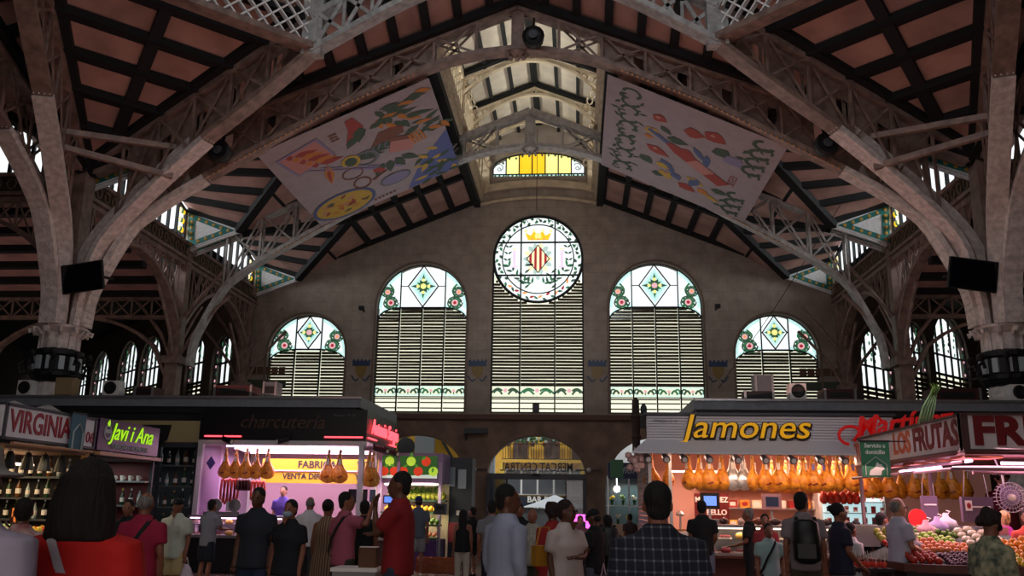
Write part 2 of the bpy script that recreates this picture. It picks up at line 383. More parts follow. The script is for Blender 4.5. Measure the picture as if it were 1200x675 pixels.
# centre window with its round light
W = thing('window_5', kind='structure', loc=(0, YG, 0)); hw = 1.84; zc = 11.46; r0 = 1.83
f = MB(); f.tube([(x, 0, z) for x, z in arc(0, zc, r0, 0, 355, 47)], .06, 6, closed=True); f.tube([(x, 0, z) for x, z in arc(0, zc, 1.47, 0, 355, 47)], .026, 5, closed=True)
for s in (-.7, .7):
    h = math.sqrt(r0*r0-.49); f.box(s, 0, zc, .06, .07, 2*h); f.box(0, 0, zc+s, 2*h, .07, .06)
    f.box(s*1.0, -.02, (ZS+zc-1.7)/2, .055, .1, zc-1.7-ZS)
for s in (-hw, hw): f.box(s, 0, (ZS+zc)/2, .08, .1, zc-ZS)
f.box(0, 0, ZS+.03, 2*hw, .1, .06)
f.build('window_frame', LEAD, W)
g = MB(); g.prism(disc(0, zc, r0, 48), .02, .03, 'y', iW)
for s in (-1, 1): g.prism([(s*hw, zc-.2), (s*hw, zc-.95), (s*1.55, zc-.95)], .02, .03, 'y', iW)
# wreath on the border
for k in range(60):
    a = 2*math.pi*k/60; top_ = math.sin(a)
    rr = 1.64+.05*math.sin(k*2.1); x, z = rr*math.cos(a), zc+rr*math.sin(a)
    if top_ > -.5: g.prism(leaf(x, z, .2, .12, a+math.pi/2+(.7 if k % 2 else -.6)), 0, .004, 'y', iDG if k % 3 else iGR)
    else: g.prism(leaf(x, z, .24, .1, a+math.pi/2+(.5 if k % 2 else -.5)), 0, .004, 'y', (iGR, iO, iDG, iR)[k % 4])
    if top_ > .2 and k % 3 == 0: g.tube([(x+.09*math.cos(t), 0, z+.09*math.sin(t)) for t in [i*.7 for i in range(7)]], .014, 4, mi=iDG)
# laurel sprays inside
for s in (-1, 1):
    for k in range(7):
        t = k/6; x = s*(.25+.95*t); z = zc-1.15+.75*t*t+.1
        for q in (-1, 1): g.prism(leaf(x, z, .3, .1, (math.pi/2 if s > 0 else math.pi/2)+q*.8-s*.6), -.002, .002, 'y', iDG if k % 2 else iGR)
    for k in range(4):
        for q in (-1, 1): g.prism(leaf(s*(1.3-.03*k), zc-.35+.28*k, .2, .08, math.pi/2+q*1.0), -.002, .002, 'y', iDG)
    for z in (-.95,):
        for q in range(5): g.prism(leaf(s*.55, zc-1.25+.16*q, .3, .09, math.pi/2+(.9 if q % 2 else -.9)), -.002, .002, 'y', iDG)
    # lilac columns with letter shapes
    g.box(s*.98, 0, zc, .1, .006, .62, mi=iLV); g.box(s*.98, 0, zc-.34, .3, .006, .07, mi=iLV); g.box(s*.98, 0, zc+.33, .2, .006, .06, mi=iLV); g.prism(disc(s*.98, zc+.42, .09, 8, .05), 0, .004, 'y', iLY)
# crown
g.prism([(-.42, zc+.8), (.42, zc+.8), (.55, zc+1.13), (.3, zc+1.0), (.18, zc+1.2), (0, zc+1.02), (-.18, zc+1.2), (-.3, zc+1.0), (-.55, zc+1.13)], 0, .004, 'y', iY)
for x in (-.52, -.18, .18, .52): g.prism(disc(x, zc+1.2, .06, 8), -.004, -.001, 'y', iYP)
g.prism(disc(0, zc+.98, .14, 8), -.004, -.001, 'y', iYP)
for x in (-.25, 0, .25): g.prism(disc(x, zc+.85, .05, 6), -.005, -.002, 'y', iO)
# mantling and striped diamond
for k in range(14):
    a = 2*math.pi*k/14; g.prism(leaf(.34*math.cos(a), zc+.4*math.sin(a), .3, .22, a), .004, .008, 'y', iGY if k % 3 else iLY)
dw, dh = .44, .56
dia = [(-dw, 0), (0, -dh), (dw, 0), (0, dh)]
g.prism([(x*1.12, zc+z*1.1) for x, z in dia], 0, .003, 'y', iL)
g.prism([(x, zc+z) for x, z in dia], -.004, -.001, 'y', iLY)
for k in range(4):
    x = -.31+k*.206; w2 = .05; q = lambda u: dh*(1-abs(u)/dw)
    g.prism([(x-w2, zc-q(x-w2)), (x+w2, zc-q(x+w2)), (x+w2, zc+q(x+w2)), (x-w2, zc+q(x-w2))], -.009, -.006, 'y', iR)
g.prism([(-.5, zc-.24), (-.2, zc-.2), (-.2, zc-.3), (-.5, zc-.3)], -.01, -.008, 'y', iL)
g.prism(disc(0, zc-.82, .09, 8), 0, .003, 'y', iGY)
g.build('stained_glass', GL, W)
d = MB(); d.box(0, .02, 5.98, 2*hw-.1, .01, .44, mi=iW)
for k in range(3):
    x0 = (-1.27, 0, 1.27)[k]; cw = (1.14, 1.4, 1.14)[k]; ci = iGR if k == 1 else iDG
    d.box(x0, .005, 6.21, cw, .03, .04, mi=iL); d.box(x0, .005, 5.75, cw, .03, .04, mi=iL); d.prism(disc(x0, 6.02, .085, 8), 0, .004, 'y', iP)
    for s in (-1, 1):
        for q in (0, 1): d.path([(x0+s*(.12+(.3+.1*q)*cw*t), 0, 5.86+.06*q+.17*math.sin(t*2.8+q*.5)) for t in [i/8 for i in range(9)]], .075, .006, (0, 1, 0), ci)
d.build('stained_glass_strip', GL, W)
s = MB(); z = 6.29; rnd = random.Random(4)
def ctop(x): return zc-math.sqrt(max(0, r0*r0-x*x))-.05 if abs(x) < 1.8 else zc-1.0
while z < 10.9:
    for a, b_ in ((-1.82, -.73), (-.67, .67), (.73, 1.82)):
        segs = []
        n = 12; run = None
        for i in range(n+1):
            x = a+(b_-a)*i/n
            if min(ctop(x), zc-.98) > z or ctop(x) > z: run = run or x; last = x
            elif run is not None: segs.append((run, last)); run = None
        if run is not None: segs.append((run, last))
        for q0, q1 in segs:
            if q1-q0 > .08: s.bar((q0, .09, z+rnd.uniform(-.008, .008)), (q1, .09, z+rnd.uniform(-.008, .008)), .07, .08, (0, .25, 1))
    z += .128
for z in (ZS+.2, ZS+.42, ZS+.58):
    for a, b_ in ((-1.82, -.73), (-.67, .67), (.73, 1.82)): s.bar((a, .09, z), (b_, .09, z), .06, .035, (0, .2, 1))
s.build('shutter_slats', SLAT, W)
g = MB(); g.prism([(-hw, ZS), (hw, ZS)]+[(x, ctop(x)+.04) for x in [1.8-.15*i for i in range(25)]], .14, .15, 'y'); g.build('shutter_glass', G_SH, W)
# yellow lantern window
W = thing('window_6', kind='structure', loc=(0, YG, 0)); f = MB(); g = MB(); xs = [-1.93+3.86*k/7 for k in range(8)]
zt = lambda x: 15.45+.67*math.sqrt(max(0, 1-(x/1.97)**2))
for k, x in enumerate(xs):
    f.box(x, 0, (15+zt(x))/2, .05, .08, zt(x)-15)
    if k < 7:
        x2 = xs[k+1]; mi = (iW, iYP, iY, iY, iYP, iYP, iW)[k]
        g.prism([(x, 15.17), (x2, 15.17), (x2, zt(x2)), ((x+x2)/2, zt((x+x2)/2)), (x, zt(x))], .02, .03, 'y', mi)
        g.prism([(x, 15.0), (x2, 15.0), (x2, 15.17), (x, 15.17)], .02, .03, 'y', iB)
        for q in range(3): g.prism(leaf(x+.09+.18*q, 15.16, .12, .1, -math.pi/2), .0, .004, 'y', iDG)
        if k in (0, 6): g.tube([((x+x2)/2+(.05+.014*t)*math.cos(t), 0, 15.38+.014*t+(.05+.012*t)*math.sin(t)) for t in [i*.6 for i in range(16)]], .016, 4, mi=iDG)
        for q in range(2): g.prism(leaf(x+.14+.28*q, zt(x+.2)-.03, .14, .1, -math.pi/2), .0, .004, 'y', iDG)
f.box(0, 0, 15.17, 3.9, .06, .04); f.box(0, 0, 15.0, 3.9, .08, .05)
f.path([(x, 0, zt(x)) for x in [-1.95+.195*i for i in range(21)]], .08, .07, (0, 1, 0))
f.build('window_frame', LEAD, W); g.build('stained_glass', GL, W)
# ================================================================== IRONWORK AND ROOFS
CY = 21.8
def mp(side, kind):      # local (d across from the column row, v along from the crossing, z) -> hall
    if kind == 'nave': return lambda d, v, z: Vector((side*(XC-d), CY+v, z))
    return lambda d, v, z: Vector((side*(XC+v), CY-d, z))
ribprof = [(.55, 5.9), (.62, 6.7), (.9, 7.4), (1.45, 8.5), (1.95, 8.98), (2.55, 9.42), (3.4, 9.95), (4.77, 10.74), (7.0, 12.0), (9.3, 13.03), (10.6, 13.42), (11.8, 13.56)]
aprof = [(.5, 5.9), (.55, 6.65), (.8, 7.77), (1.25, 8.42), (1.89, 8.98), (3.03, 9.85), (4.02, 10.55), (5.27, 11.3), (6.36, 11.98), (7.1, 12.5)]
topz = lambda d: 14.82-.405*(11.8-d)
def smooth(prof, n):
    a, b = prof[0][0], prof[-1][0]; out = []
    m_ = len(prof); tt = [i/(n-1)*(m_-1) for i in range(n)]
    for t in tt:
        i = min(int(t), m_-2); f = t-i
        p0 = prof[max(i-1, 0)]; p1 = prof[i]; p2 = prof[i+1]; p3 = prof[min(i+2, m_-1)]
        cr = lambda k: .5*((2*p1[k])+(-p0[k]+p2[k])*f+(2*p0[k]-5*p1[k]+4*p2[k]-p3[k])*f*f+(-p0[k]+3*p1[k]-3*p2[k]+p3[k])*f**3)
        out.append((cr(0), cr(1)))
    return out
def truss(mb, P, prof, top, step=1.15, w=.42, nrm=(0, 1, 0), riv=None, plate=0):
    """P(d,z)->point; chords, verticals and crossed braces of half an arched truss"""
    low = smooth(prof, 30); mb.path([P(d, z) for d, z in low], w, .13, UPV(P), 0)
    d1 = prof[-1][0]; ds = [.35+(d1-.35)*i/12 for i in range(13)]
    mb.path([P(d, top(d)) for d in ds], w, .2, UPV(P), 0)
    d = 1.5
    prev = None
    while d < d1+.01:
        zl = interp(prof, d); zt = top(d)
        a = P(d, zl); b = P(d, zt)
        for o in (-.15, .15):
            n = Vector(nrm)*o; mb.bar(a+n, b+n, .07, .05, nrm, 0)
        if prev:
            for o in (-.16, .16):
                n = Vector(nrm)*o
                mb.bar(prev[0]+n, b+n, .06, .03, nrm, 0); mb.bar(prev[1]+n, a+n, .06, .03, nrm, 0)
        if plate and d+step < plate:
            h0, h1 = d+.1, d+.3; d2 = d+step; zz = lambda q, t: interp(prof, q)*(1-t)+top(q)*t
            for q0, q1, t0, t1 in ((h1, d2, .04, .96), (d, h1, .04, .3), (d, h1, .68, .96)):
                mb.add([P(q0, zz(q0, t0)), P(q1, zz(q1, t0)), P(q1, zz(q1, t1)), P(q0, zz(q0, t1))], [(0, 1, 2, 3)], 0)
        prev = (a, b); d += step
def UPV(P): return (0, 0, 1)
def web(mb, P, prof, top, w, d0=.6, d1=2.6, n=6):      # solid riveted web low on the arch
    for s in (-w/2+.03, w/2-.03):
        pass
# ---- the two full trusses across the nave
def full_truss(Y, name, label, mt, plate=0):
    t = thing(name, label, 'roof truss', (0, Y, 0))
    for s in (-1, 1):
        mb = MB(); truss(mb, lambda d, z: Vector((s*(XC-d), 0, z)), ribprof, topz, 1.147, plate=plate)
        mb.build('half_arch', mt, t)
    mb = MB(); mb.bar((0, 0, 13.5), (0, 0, 14.8), .34, .22, (0, 1, 0)); mb.ball((0, -.1, 13.42), .22, .22, .12)
    for k in range(8): a = k*math.pi/4; mb.ball((.25*math.cos(a), -.1, 13.36+.12*math.sin(a)), .07, n=6, k=4)
    mb.build('king_post', mt, t)
    return t
T1 = full_truss(CY, 'arched_roof_truss', 'brown iron arched truss spanning the nave nearest in front of the banners', IRON, 9.6)
T2 = full_truss(28.4, 'arched_roof_truss', 'pale grey iron arched truss across the nave just before the end wall', IRONG)
# bulb strings along the lower chords
for t, Y in ((T1, CY), (T2, 28.4)):
    BM = None
    for s in (-1, 1):
        MB().tube([(s*(XC-d), -.2, interp(ribprof, d)-.085) for d in [3.2+.26*i for i in range(23)]], .008, 4).build('bulb_cord', BLACK, t)
        for k in range(44):
            d = 3.2+k*.135
            if BM is None: BM = MB().ball((0, 0, 0), .03, n=6, k=4).build('bulb', mat('dim_bulb', 'c98f5a', .4), t); o = BM
            else: o = BM.copy(); COL.objects.link(o)
            o.location = (s*(XC-d), -.2, interp(ribprof, d)-.11)
# round uplighters fixed on the trusses
def uplighter(loc, lab):
    t = thing('round_floodlight', lab, 'floodlight', loc); MB().lathe([(.1, -.2), (.27, -.12), (.3, .1), (.24, .14), (.2, .1), (.02, .08)], 14).xf(Matrix.Rotation(R(90), 4, 'X')).build('lamp_housing', BLACK, t)
    MB().bar((0, .05, .25), (0, .25, .7), .06, .06).build('bracket', BLACK, t); MB().lathe([(.02, 0), (.1, .01), (.12, .03)], 10).xf(Matrix.Translation((0, -.16, 0)) @ Matrix.Rotation(R(90), 4, 'X')).build('lens', DGREY, t)
p = at(625, 44, Y=CY-.6); uplighter(p, 'round black floodlight at the peak of the nearest truss')
p = at(258, 178, Y=CY-.6); uplighter(p, 'round black floodlight on the left slope of the nearest truss')
p = at(968, 170, Y=CY-.6); uplighter(p, 'round black floodlight on the right slope of the nearest truss')
# ---- crossing ribs, corner by corner
AJ = (6.8, -2.05)           # (d, v) of the ring joint in nave terms
def seg(P0, P1, a): return (P0[0]+(P1[0]-P0[0])*a, P0[1]+(P1[1]-P0[1])*a)
Lab = {-1: 'left', 1: 'right'}
ROOFS = []; RIBS = {}
def beams(parent, lines, w=.16, h=.2):
    for a, b in lines: MB().bar(a, b, w, h).build('roof_beam', BEAM, parent)
def sheet(vs, fs, name='ceiling', m=ROOFP):
    o = MB().add(vs, fs).build(name, m, kind='structure'); return o
atop = lambda d: 10.1+(13.42-10.1)*d/7.1          # upper chord of the crossing rib
aroof = lambda d: atop(d)+.16
for side in (-1, 1):
    N = mp(side, 'nave'); Tm = mp(side, 'tran'); LR = Lab[side]
    u = Vector((AJ[0], AJ[1], 0)).normalized()
    # rib A (towards the back ring joint) with its continuation to the peak
    for nm, Q in (('nave', N), ('tran', Tm)):
        PA = lambda d, z, Q=Q: Q(u.x*d, u.y*d, z)
        nrm = (PA(0, 0)-PA(1, 0)).cross(Vector((0, 0, 1))).normalized()
        t = RIBS[(side, nm)] = thing('crossing_rib', ('riveted iron rib climbing from the %s column to the lattice joint near the nave peak' if nm == 'nave' else 'tall iron rib rising almost upright from the %s column to the top') % LR, 'arched rib')
        mb = MB(); truss(mb, PA, aprof, atop, 1.1, nrm=nrm, plate=7.3); mb.build('lower_rib', IRON, t)
        mb = MB()
        up = [(6.8, 12.5), (8.2, 13.35), (9.3, 13.95), (10.6, 14.5), (11.8, 14.75)]
        Q2 = lambda d, z, Q=Q: Q(d, AJ[1], z)
        n2 = (Q2(0, 0)-Q2(1, 0)).cross(Vector((0, 0, 1))).normalized()
        mb.path([Q2(d, z) for d, z in smooth(up, 12)], .42, .14)
        mb.path([Q2(d, z+.95) for d, z in smooth(up, 12)], .42, .16)
        for k in range(8):
            d = 6.9+k*.7; z = interp(up, d)
            mb.bar(Q2(d, z)+n2*-.18, Q2(d, z+.95)+n2*-.18, .08, .05, n2)
            if k < 7:
                z2 = interp(up, d+.7); mb.bar(Q2(d, z)+n2*-.18, Q2(d+.7, z2+.95)+n2*-.18, .1, .05, n2); mb.bar(Q2(d, z+.95)+n2*-.18, Q2(d+.7, z2)+n2*-.18, .1, .05, n2)
        mb.build('upper_rib', IRONG, t)
        mb = MB(); c = Q(AJ[0], AJ[1], 0)
        mb.bar((c.x, c.y, 12.4), (c.x, c.y, 17.5), .5, .34, (0, 1, 0)); mb.build('ring_post', IRONG, t)
    # diagonal lattice girder of the ring
    a = N(AJ[0], AJ[1], 12.6); b = Tm(AJ[0], AJ[1], 12.6)
    t = thing('lattice_girder', 'white diamond lattice girder at the upper %s corner of the crossing' % LR, 'lattice girder')
    mb = MB(); nrm = (b-a).cross(Vector((0, 0, 1))).normalized()
    mb.bar(a, b, .42, .16); H = Vector((0, 0, 1.45)); mb.bar(a+H, b+H, .42, .16)
    mb.build('chord', IRON, t); mb = MB(); L = (b-a).length; d = (b-a).normalized(); stp = .42; k = -1.45
    while k < L:
        for sg in (1, -1):
            p0, z0 = (k, 0) if sg > 0 else (k, 1.45); p1, z1 = (k+1.45, 1.45) if sg > 0 else (k+1.45, 0)
            if p0 < 0: z0 = z0+sg*(-p0); p0 = 0
            if p1 > L: z1 = z1-sg*(p1-L); p1 = L
            if p1-p0 > .05: mb.bar(a+d*p0+Vector((0, 0, z0)), a+d*p1+Vector((0, 0, z1)), .04, .12, nrm)
        k += stp
    mb.build('lattice_web', mat('white_iron', 'e2e0de', .5), t)
    # drum walls above the ring
    zt = 18.2
    g0 = (N(0, 0, 0)-(a+b)/2); g0.z = 0; g0 = g0.normalized()*.5
    sheet([a+g0+Vector((0, 0, .7)), b+g0+Vector((0, 0, .7)), b+g0+Vector((0, 0, 2.6)), a+g0+Vector((0, 0, 2.6))], [(0, 1, 2, 3)], 'wall_drum', ROOFP)  # backing sheet added behind the lattice to shut out the sky
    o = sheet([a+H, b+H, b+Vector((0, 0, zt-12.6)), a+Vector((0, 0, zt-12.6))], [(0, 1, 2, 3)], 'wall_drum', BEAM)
    # corner roof between the two ribs
    PA = lambda d, Q=N: Q(u.x*d, u.y*d, aroof(d)); PB = lambda d: Tm(u.x*d, u.y*d, aroof(d))
    o = sheet([N(0, 0, 10.2), PA(7.1), PB(7.1)], [(0, 1, 2)])
    n = 7; ln = [(PA(d), PB(d)) for d in (1.6, 2.7, 3.75, 4.8, 5.85, 6.9)]
    g1 = (PB(7.1)-PA(7.1)); g1.z = 0; g1 = g1.normalized()*.38
    dz = Vector((0, 0, -.06)); beams(o, [(p_+dz, q_+dz) for p_, q_ in ln], .34, .2)
    beams(o, [(N(.6, -.0, 10.4), (PA(7.1)+PB(7.1))/2+dz), (N(0, 0, 10.15)+g1*.5, PA(7.1)+dz+g1), (N(0, 0, 10.15)-g1*.5, PB(7.1)+dz-g1)], .3, .18)
    # thin tie rods between the ribs and the column
    for Q in (N, Tm):
        t = thing('iron_tie_rod', 'thin iron tie bar between the two crossing ribs above the %s column, %s one' % (LR, 'lower' if Q is N else 'upper'), 'tie rod')
        O2 = Tm if Q is N else N; mb = MB(); a0, b0 = ((2.5, 9.95), (3.1, 9.7)) if Q is N else ((3.1, 10.5), (2.6, 10.3))
        mb.bar(O2(u.x*a0[0], u.y*a0[0], a0[1]), Q(u.x*b0[0], u.y*b0[0], b0[1]), .14, .14); mb.build('tie_bar', IRON, t)
    for nm, Q in (('nave', N), ('tran', Tm)):
        # roof between the crossing rib and the first truss
        ds = [0, 1.5, 2.5, 3.4, 4.25, 5.1, 5.95, 6.8, 7.65, 8.5, 9.35, 10.2, 11.05, 11.8]
        def ap(d):
            if d <= 6.8: return Q(d, AJ[1]*d/6.8, aroof(d*7.1/6.8))
            return Q(d, AJ[1], interp([(6.8, 13.58), (9.3, 14.75), (11.8, 15.55)], d))
        A = [Q(d, .0, topz(d)+.16) for d in ds]; B_ = [ap(d) for d in ds]
        o = sheet(A+B_, [(i, i+1, len(ds)+i+1, len(ds)+i) for i in range(len(ds)-1)])
        beams(o, [(A[i]+dz, B_[i]+dz) for i in range(4, len(ds)-1)]+[(A[0]+dz+Q(0, -.3, 0)-Q(0, 0, 0), A[-1]+dz+Q(0, -.3, 0)-Q(0, 0, 0))], .22, .2)
        # drum wall over the back ring
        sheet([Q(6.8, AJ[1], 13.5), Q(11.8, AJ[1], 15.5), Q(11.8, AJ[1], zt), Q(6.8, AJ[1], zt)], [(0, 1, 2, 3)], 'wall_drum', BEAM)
# ---- bays
roofz = lambda d: 14.82-.405*(XC-d)+.16
def bay(side, kind, v0, v1, where):
    Q = mp(side, kind); LR = Lab[side]; vm = (v0+v1)/2; dz = Vector((0, 0, -.07))
    # main slope
    q = 4.8
    nodes = [Q(q, v0, roofz(q)), Q(9.35, v0, roofz(9.35)), Q(9.35, v1, roofz(9.35)), Q(q, v1, roofz(q)), Q(q, vm, roofz(q)), Q(1.9, v0, 10.6), Q(1.9, v1, 10.6)]
    o = sheet(nodes, [(0, 1, 2, 3, 4), (5, 0, 4), (4, 3, 6)])
    ln = [(Q(q+k*.865, v0+.1, roofz(q+k*.865))+dz, Q(q+k*.865, v1-.1, roofz(q+k*.865))+dz) for k in range(6)]
    beams(o, ln, .2, .2)
    beams(o, [(Q(q, vm, roofz(q)-.1), Q(9.3, vm, roofz(9.3)-.1)), (Q(2.1, v0+.15, topz(2.1)+.1), Q(9.3, v0+.15, roofz(9.3)-.05)), (Q(2.1, v1-.15, topz(2.1)+.1), Q(9.3, v1-.15, roofz(9.3)-.05))], .24, .2)
    beams(o, [(Q(1.9, v0+.2, 10.55), Q(q, vm, roofz(q)-.08)), (Q(1.9, v1-.2, 10.55), Q(q, vm, roofz(q)-.08))], .28, .24)
    beams(o, [(Q(3.4, v0+.1, roofz(3.4)-.1), Q(3.4, v0+1.5, roofz(3.4)-.1)), (Q(3.4, v1-.1, roofz(3.4)-.1), Q(3.4, v1-1.5, roofz(3.4)-.1))], .14, .2)
    # raised side roof over the clerestory
    zc_ = lambda t: 11.32+.85*t          # height at the glass, t 0 edge .. 1 middle
    for va in (v0, v1):
        vs = []; n = 6
        for k in range(n+1):
            t = k/n; v = va+(vm-va)*t
            vs += [Q(1.9+(q-1.9)*t, v, 10.6+(roofz(q)-10.6)*t), Q(0, v, zc_(t))]
        o2 = sheet(vs, [(2*i, 2*i+1, 2*i+3, 2*i+2) for i in range(n)])
        lines = []
        for k in range(0, 5):
            t = (k+.25)/4.3; v = va+(vm-va)*t; lines.append((Q(1.9+(q-1.9)*t, v, 10.6+(roofz(q)-10.6)*t)+dz, Q(.05, v, zc_(t))+dz))
        beams(o2, lines, .22, .2)
        # tiled triangular cheek
        e = .27 if va == v1 else -.27; vv = va-e
        tri = [Q(2.1, vv, 10.52), Q(.02, vv, 9.74), Q(-.05, vv, 11.36)]
        ctr = (tri[0]+tri[1]+tri[2])/3; nr = (tri[1]-tri[0]).cross(tri[2]-tri[0]).normalized()
        if nr.y > 0: nr = -nr
        t = thing('tiled_spandrel', 'turquoise and gold tiled triangle at the %s eave, %s' % (LR, where[0 if va == v0 else 1]), 'tiled panel')
        mb = MB()
        def layer(sc, off, mi, hole=None):
            P = [ctr+(x-ctr)*sc+nr*off for x in tri]
            if hole is None: mb.add(P, [(0, 1, 2)], mi)
            else:
                H_ = [ctr+(x-ctr)*hole+nr*off for x in tri]; mb.add(P+H_, [(0, 1, 4, 3), (1, 2, 5, 4), (2, 0, 3, 5)], mi)
        mb.add(tri+[x-nr*.12 for x in tri], [(0, 1, 2), (5, 4, 3), (0, 3, 4, 1), (1, 4, 5, 2), (2, 5, 3, 0)], 0)
        layer(.92, .008, 3, .88)
        mb.build('white_tile_field', [TILEW, TURQ, GOLD, IRONG], t)
        mb = MB(); layer(.78, .015, 0, .44); mb.build('turquoise_tile_ring', TURQ, t)
        mb = MB()
        for i in range(3):
            p0 = ctr+(tri[i]-ctr)*.61+nr*.02; p1 = ctr+(tri[(i+1) % 3]-ctr)*.61+nr*.02; m_ = 5
            for k in range(m_):
                c = p0+(p1-p0)*k/m_; mb.ball(c, .062, .02, .062, 8, k=4)
        mb.build('gold_tile_dots', GOLD, t)
        for i in range(3):
            pass
    # clerestory window
    W = thing('window_%d' % (NW[0]), kind='structure'); NW[0] += 1
    f = MB(); g = MB(); pts = [(v0+.3+(v1-v0-.6)*k/20, zc_(1-abs(k-10)/10)-.12) for k in range(21)]
    vs = [Q(-.05, v, z) for v, z in pts]+[Q(-.05, v, 10.1) for v, z in pts]
    g.add(vs, [(i, i+1, 22+i, 21+i) for i in range(20)], iW)
    # yellow filigree in the corners
    for va, sg in ((v0+.35, 1), (v1-.35, -1)):
        for k in range(9):
            c = Q(-.0, va+sg*(.08+.13*(k % 3)), 11.15-.32*(k//3)); g.ball(c, .06, .06, .1, 6, mi=(iY, iGR, iLY)[k % 3], k=4)
    g.build('glass_pane', GL, W)
    nm = 10
    for k in range(nm+1):
        v = v0+.3+(v1-v0-.6)*k/nm; zt_ = zc_(1-abs(k-nm/2)/(nm/2))-.1; f.bar(Q(0, v, 10.1), Q(0, v, zt_), .1, .07, (0, 0, 1))
    f.path([Q(0, v, z) for v, z in pts], .12, .1); f.bar(Q(0, v0+.3, 10.1), Q(0, v1-.3, 10.1), .14, .1)
    f.build('window_frame', LEAD, W)
    # filigree spandrels in front of the glass, next to the columns
    # frieze and parapet below
    t = thing('tiled_frieze', 'dark patterned frieze beam under the %s clerestory, %s' % (LR, where[2]), 'frieze')
    mb = MB(); mb.bar(Q(0, v0, 9.83), Q(0, v1, 9.83), .3, .46); mb.build('frieze_band', mat('frieze_dark', '3a3029', .6, noise=.7, scale=9), t)
    mb = MB(); mb.bar(Q(.02, v0, 10.09), Q(.02, v1, 10.09), .42, .1); mb.bar(Q(.02, v0, 9.55), Q(.02, v1, 9.55), .42, .1)
    mb.build('moulding', IRON, t)
    mb = MB(); n = 16
    for k in range(n):
        v = v0+(v1-v0)*(k+.5)/n; c = Q(.18, v, 9.83); mb.tube([c+Vector((0, 0, 0))+(Q(0, .13*math.cos(a), .15*math.sin(a))-Q(0, 0, 0)) for a in [i*math.pi/4 for i in range(8)]], .022, 4, closed=True)
    mb.build('relief_ornament', mat('frieze_relief', '6a5a44', .5), t)
    # arched lattice girder between the columns
    t = thing('arched_girder', 'brown iron arched girder linking the %s columns, %s' % (LR, where[2]), 'girder')
    mb = MB(); n = 12; L = v1-v0
    arcz = lambda t_: 6.7+2.35*math.sin(math.pi*min(max(t_, 0.02), .98))**.62
    mb.path([Q(0, v0+L*(k/16), arcz(k/16)) for k in range(17)], .3, .12)
    mb.bar(Q(0, v0, 9.4), Q(0, v1, 9.4), .3, .14)
    for k in range(1, n):
        t0 = k/n; mb.bar(Q(.1, v0+L*t0, arcz(t0)), Q(.1, v0+L*t0, 9.4), .05, .05)
        t1 = (k+1)/n
        if k < n-1: mb.bar(Q(.1, v0+L*t0, arcz(t0)), Q(.1, v0+L*t1, 9.4), .04, .04); mb.bar(Q(.1, v0+L*t0, 9.4), Q(.1, v0+L*t1, arcz(t1)), .04, .04)
    mb.build('girder_web', IRON, t)
NW = [7]
bay(-1, 'nave', 0, 6.6, ('just behind the near column', 'second from the end wall', 'nearer bay'))
bay(-1, 'nave', 6.6, 13.2, ('just behind the second column', 'against the end wall', 'bay next to the end wall'))
bay(1, 'nave', 0, 6.6, ('just behind the near column', 'second from the end wall', 'nearer bay'))
bay(1, 'nave', 6.6, 13.2, ('just behind the second column', 'against the end wall', 'bay next to the end wall'))
bay(-1, 'tran', 0, 6.6, ('just outside the near column', 'at the outer edge', 'side hall bay'))
bay(1, 'tran', 0, 6.6, ('just outside the near column', 'at the outer edge', 'side hall bay'))
# frame of the side halls, half arch in view
for side in (-1, 1):
    Tm = mp(side, 'tran'); t = RIBS[(side, 'outer')] = thing('arched_roof_truss', 'brown iron arch from the %s column toward the outer edge of the picture' % Lab[side], 'roof truss')
    mb = MB(); truss(mb, lambda d, z: Tm(d, 0, z), ribprof, topz, 1.147, nrm=(1, 0, 0)); mb.build('half_arch', IRON, t)
# ---- columns
LAMPW = mat('lantern_glass', 'a9b4b8', .3)
def strips(P, prof_fn, t):   # riveted face of a rib low on the column
    pass
def big_column(side, lab):
    x = side*XC; t = thing('iron_column', lab, 'column', (x, CY, 0))
    MB().lathe([(.62, 0), (.62, .5), (.5, .6), (.46, .8), (.44, 4.5)], 12).build('shaft', IRONW, t)
    mb = MB(); mb.lathe([(.3, 4.4), (.5, 4.45), (.62, 4.6), (.62, 4.7), (.52, 4.74), (.52, 5.1), (.62, 5.14), (.62, 5.25), (.42, 5.32)], 16)
    for k in range(8):
        a = k*math.pi/4+.39; c, s_ = math.cos(a), math.sin(a); mb.tube([(c*.5, s_*.5, 4.7), (c*.8, s_*.8, 4.66), (c*.86, s_*.86, 4.9), (c*.7, s_*.7, 5.0), (c*.66, s_*.66, 4.86)], .045, 5)
        mb.ball((c*.74, s_*.74, 5.12), .1, n=6, k=4)
    mb.build('black_bracket_ring', BLACK, t)
    mb = MB()
    for k in range(12):
        a = k*math.pi/6+.2; mb.box(.55*math.cos(a), .55*math.sin(a), 4.92, .13, .07, .34, a+math.pi/2)
    mb.build('lantern_panel', LAMPW, t)
    mb = MB(); mb.lathe([(.4, 5.28), (.45, 5.3), (.46, 5.7), (.5, 5.74), (.62, 5.84), (.62, 5.9), (.3, 5.92)], 12)
    for k in range(12):
        a = k*math.pi/6; c, s_ = math.cos(a), math.sin(a); mb.box(.47*c, .47*s_, 5.5, .05, .05, .44, a)
        mb.tube([(.5*c, .5*s_, 5.65), (.64*c, .64*s_, 5.8), (.74*c, .74*s_, 5.78), (.7*c, .7*s_, 5.7)], .05, 5)
    mb.build('fluted_capital', IRONW, t)
    # bundle of box ribs above the capital
    N = mp(side, 'nave'); Tm = mp(side, 'tran'); base = Vector((x, CY, 0)); mb = MB()
    mb.bar((0, 0, 5.9), (0, 0, 10.2), .5, .5)
    mb.build('core_post', IRON, t)
    return t
for s in (-1, 1):
    big_column(s, 'thick bundled iron column with black lantern ring on the %s' % Lab[s])
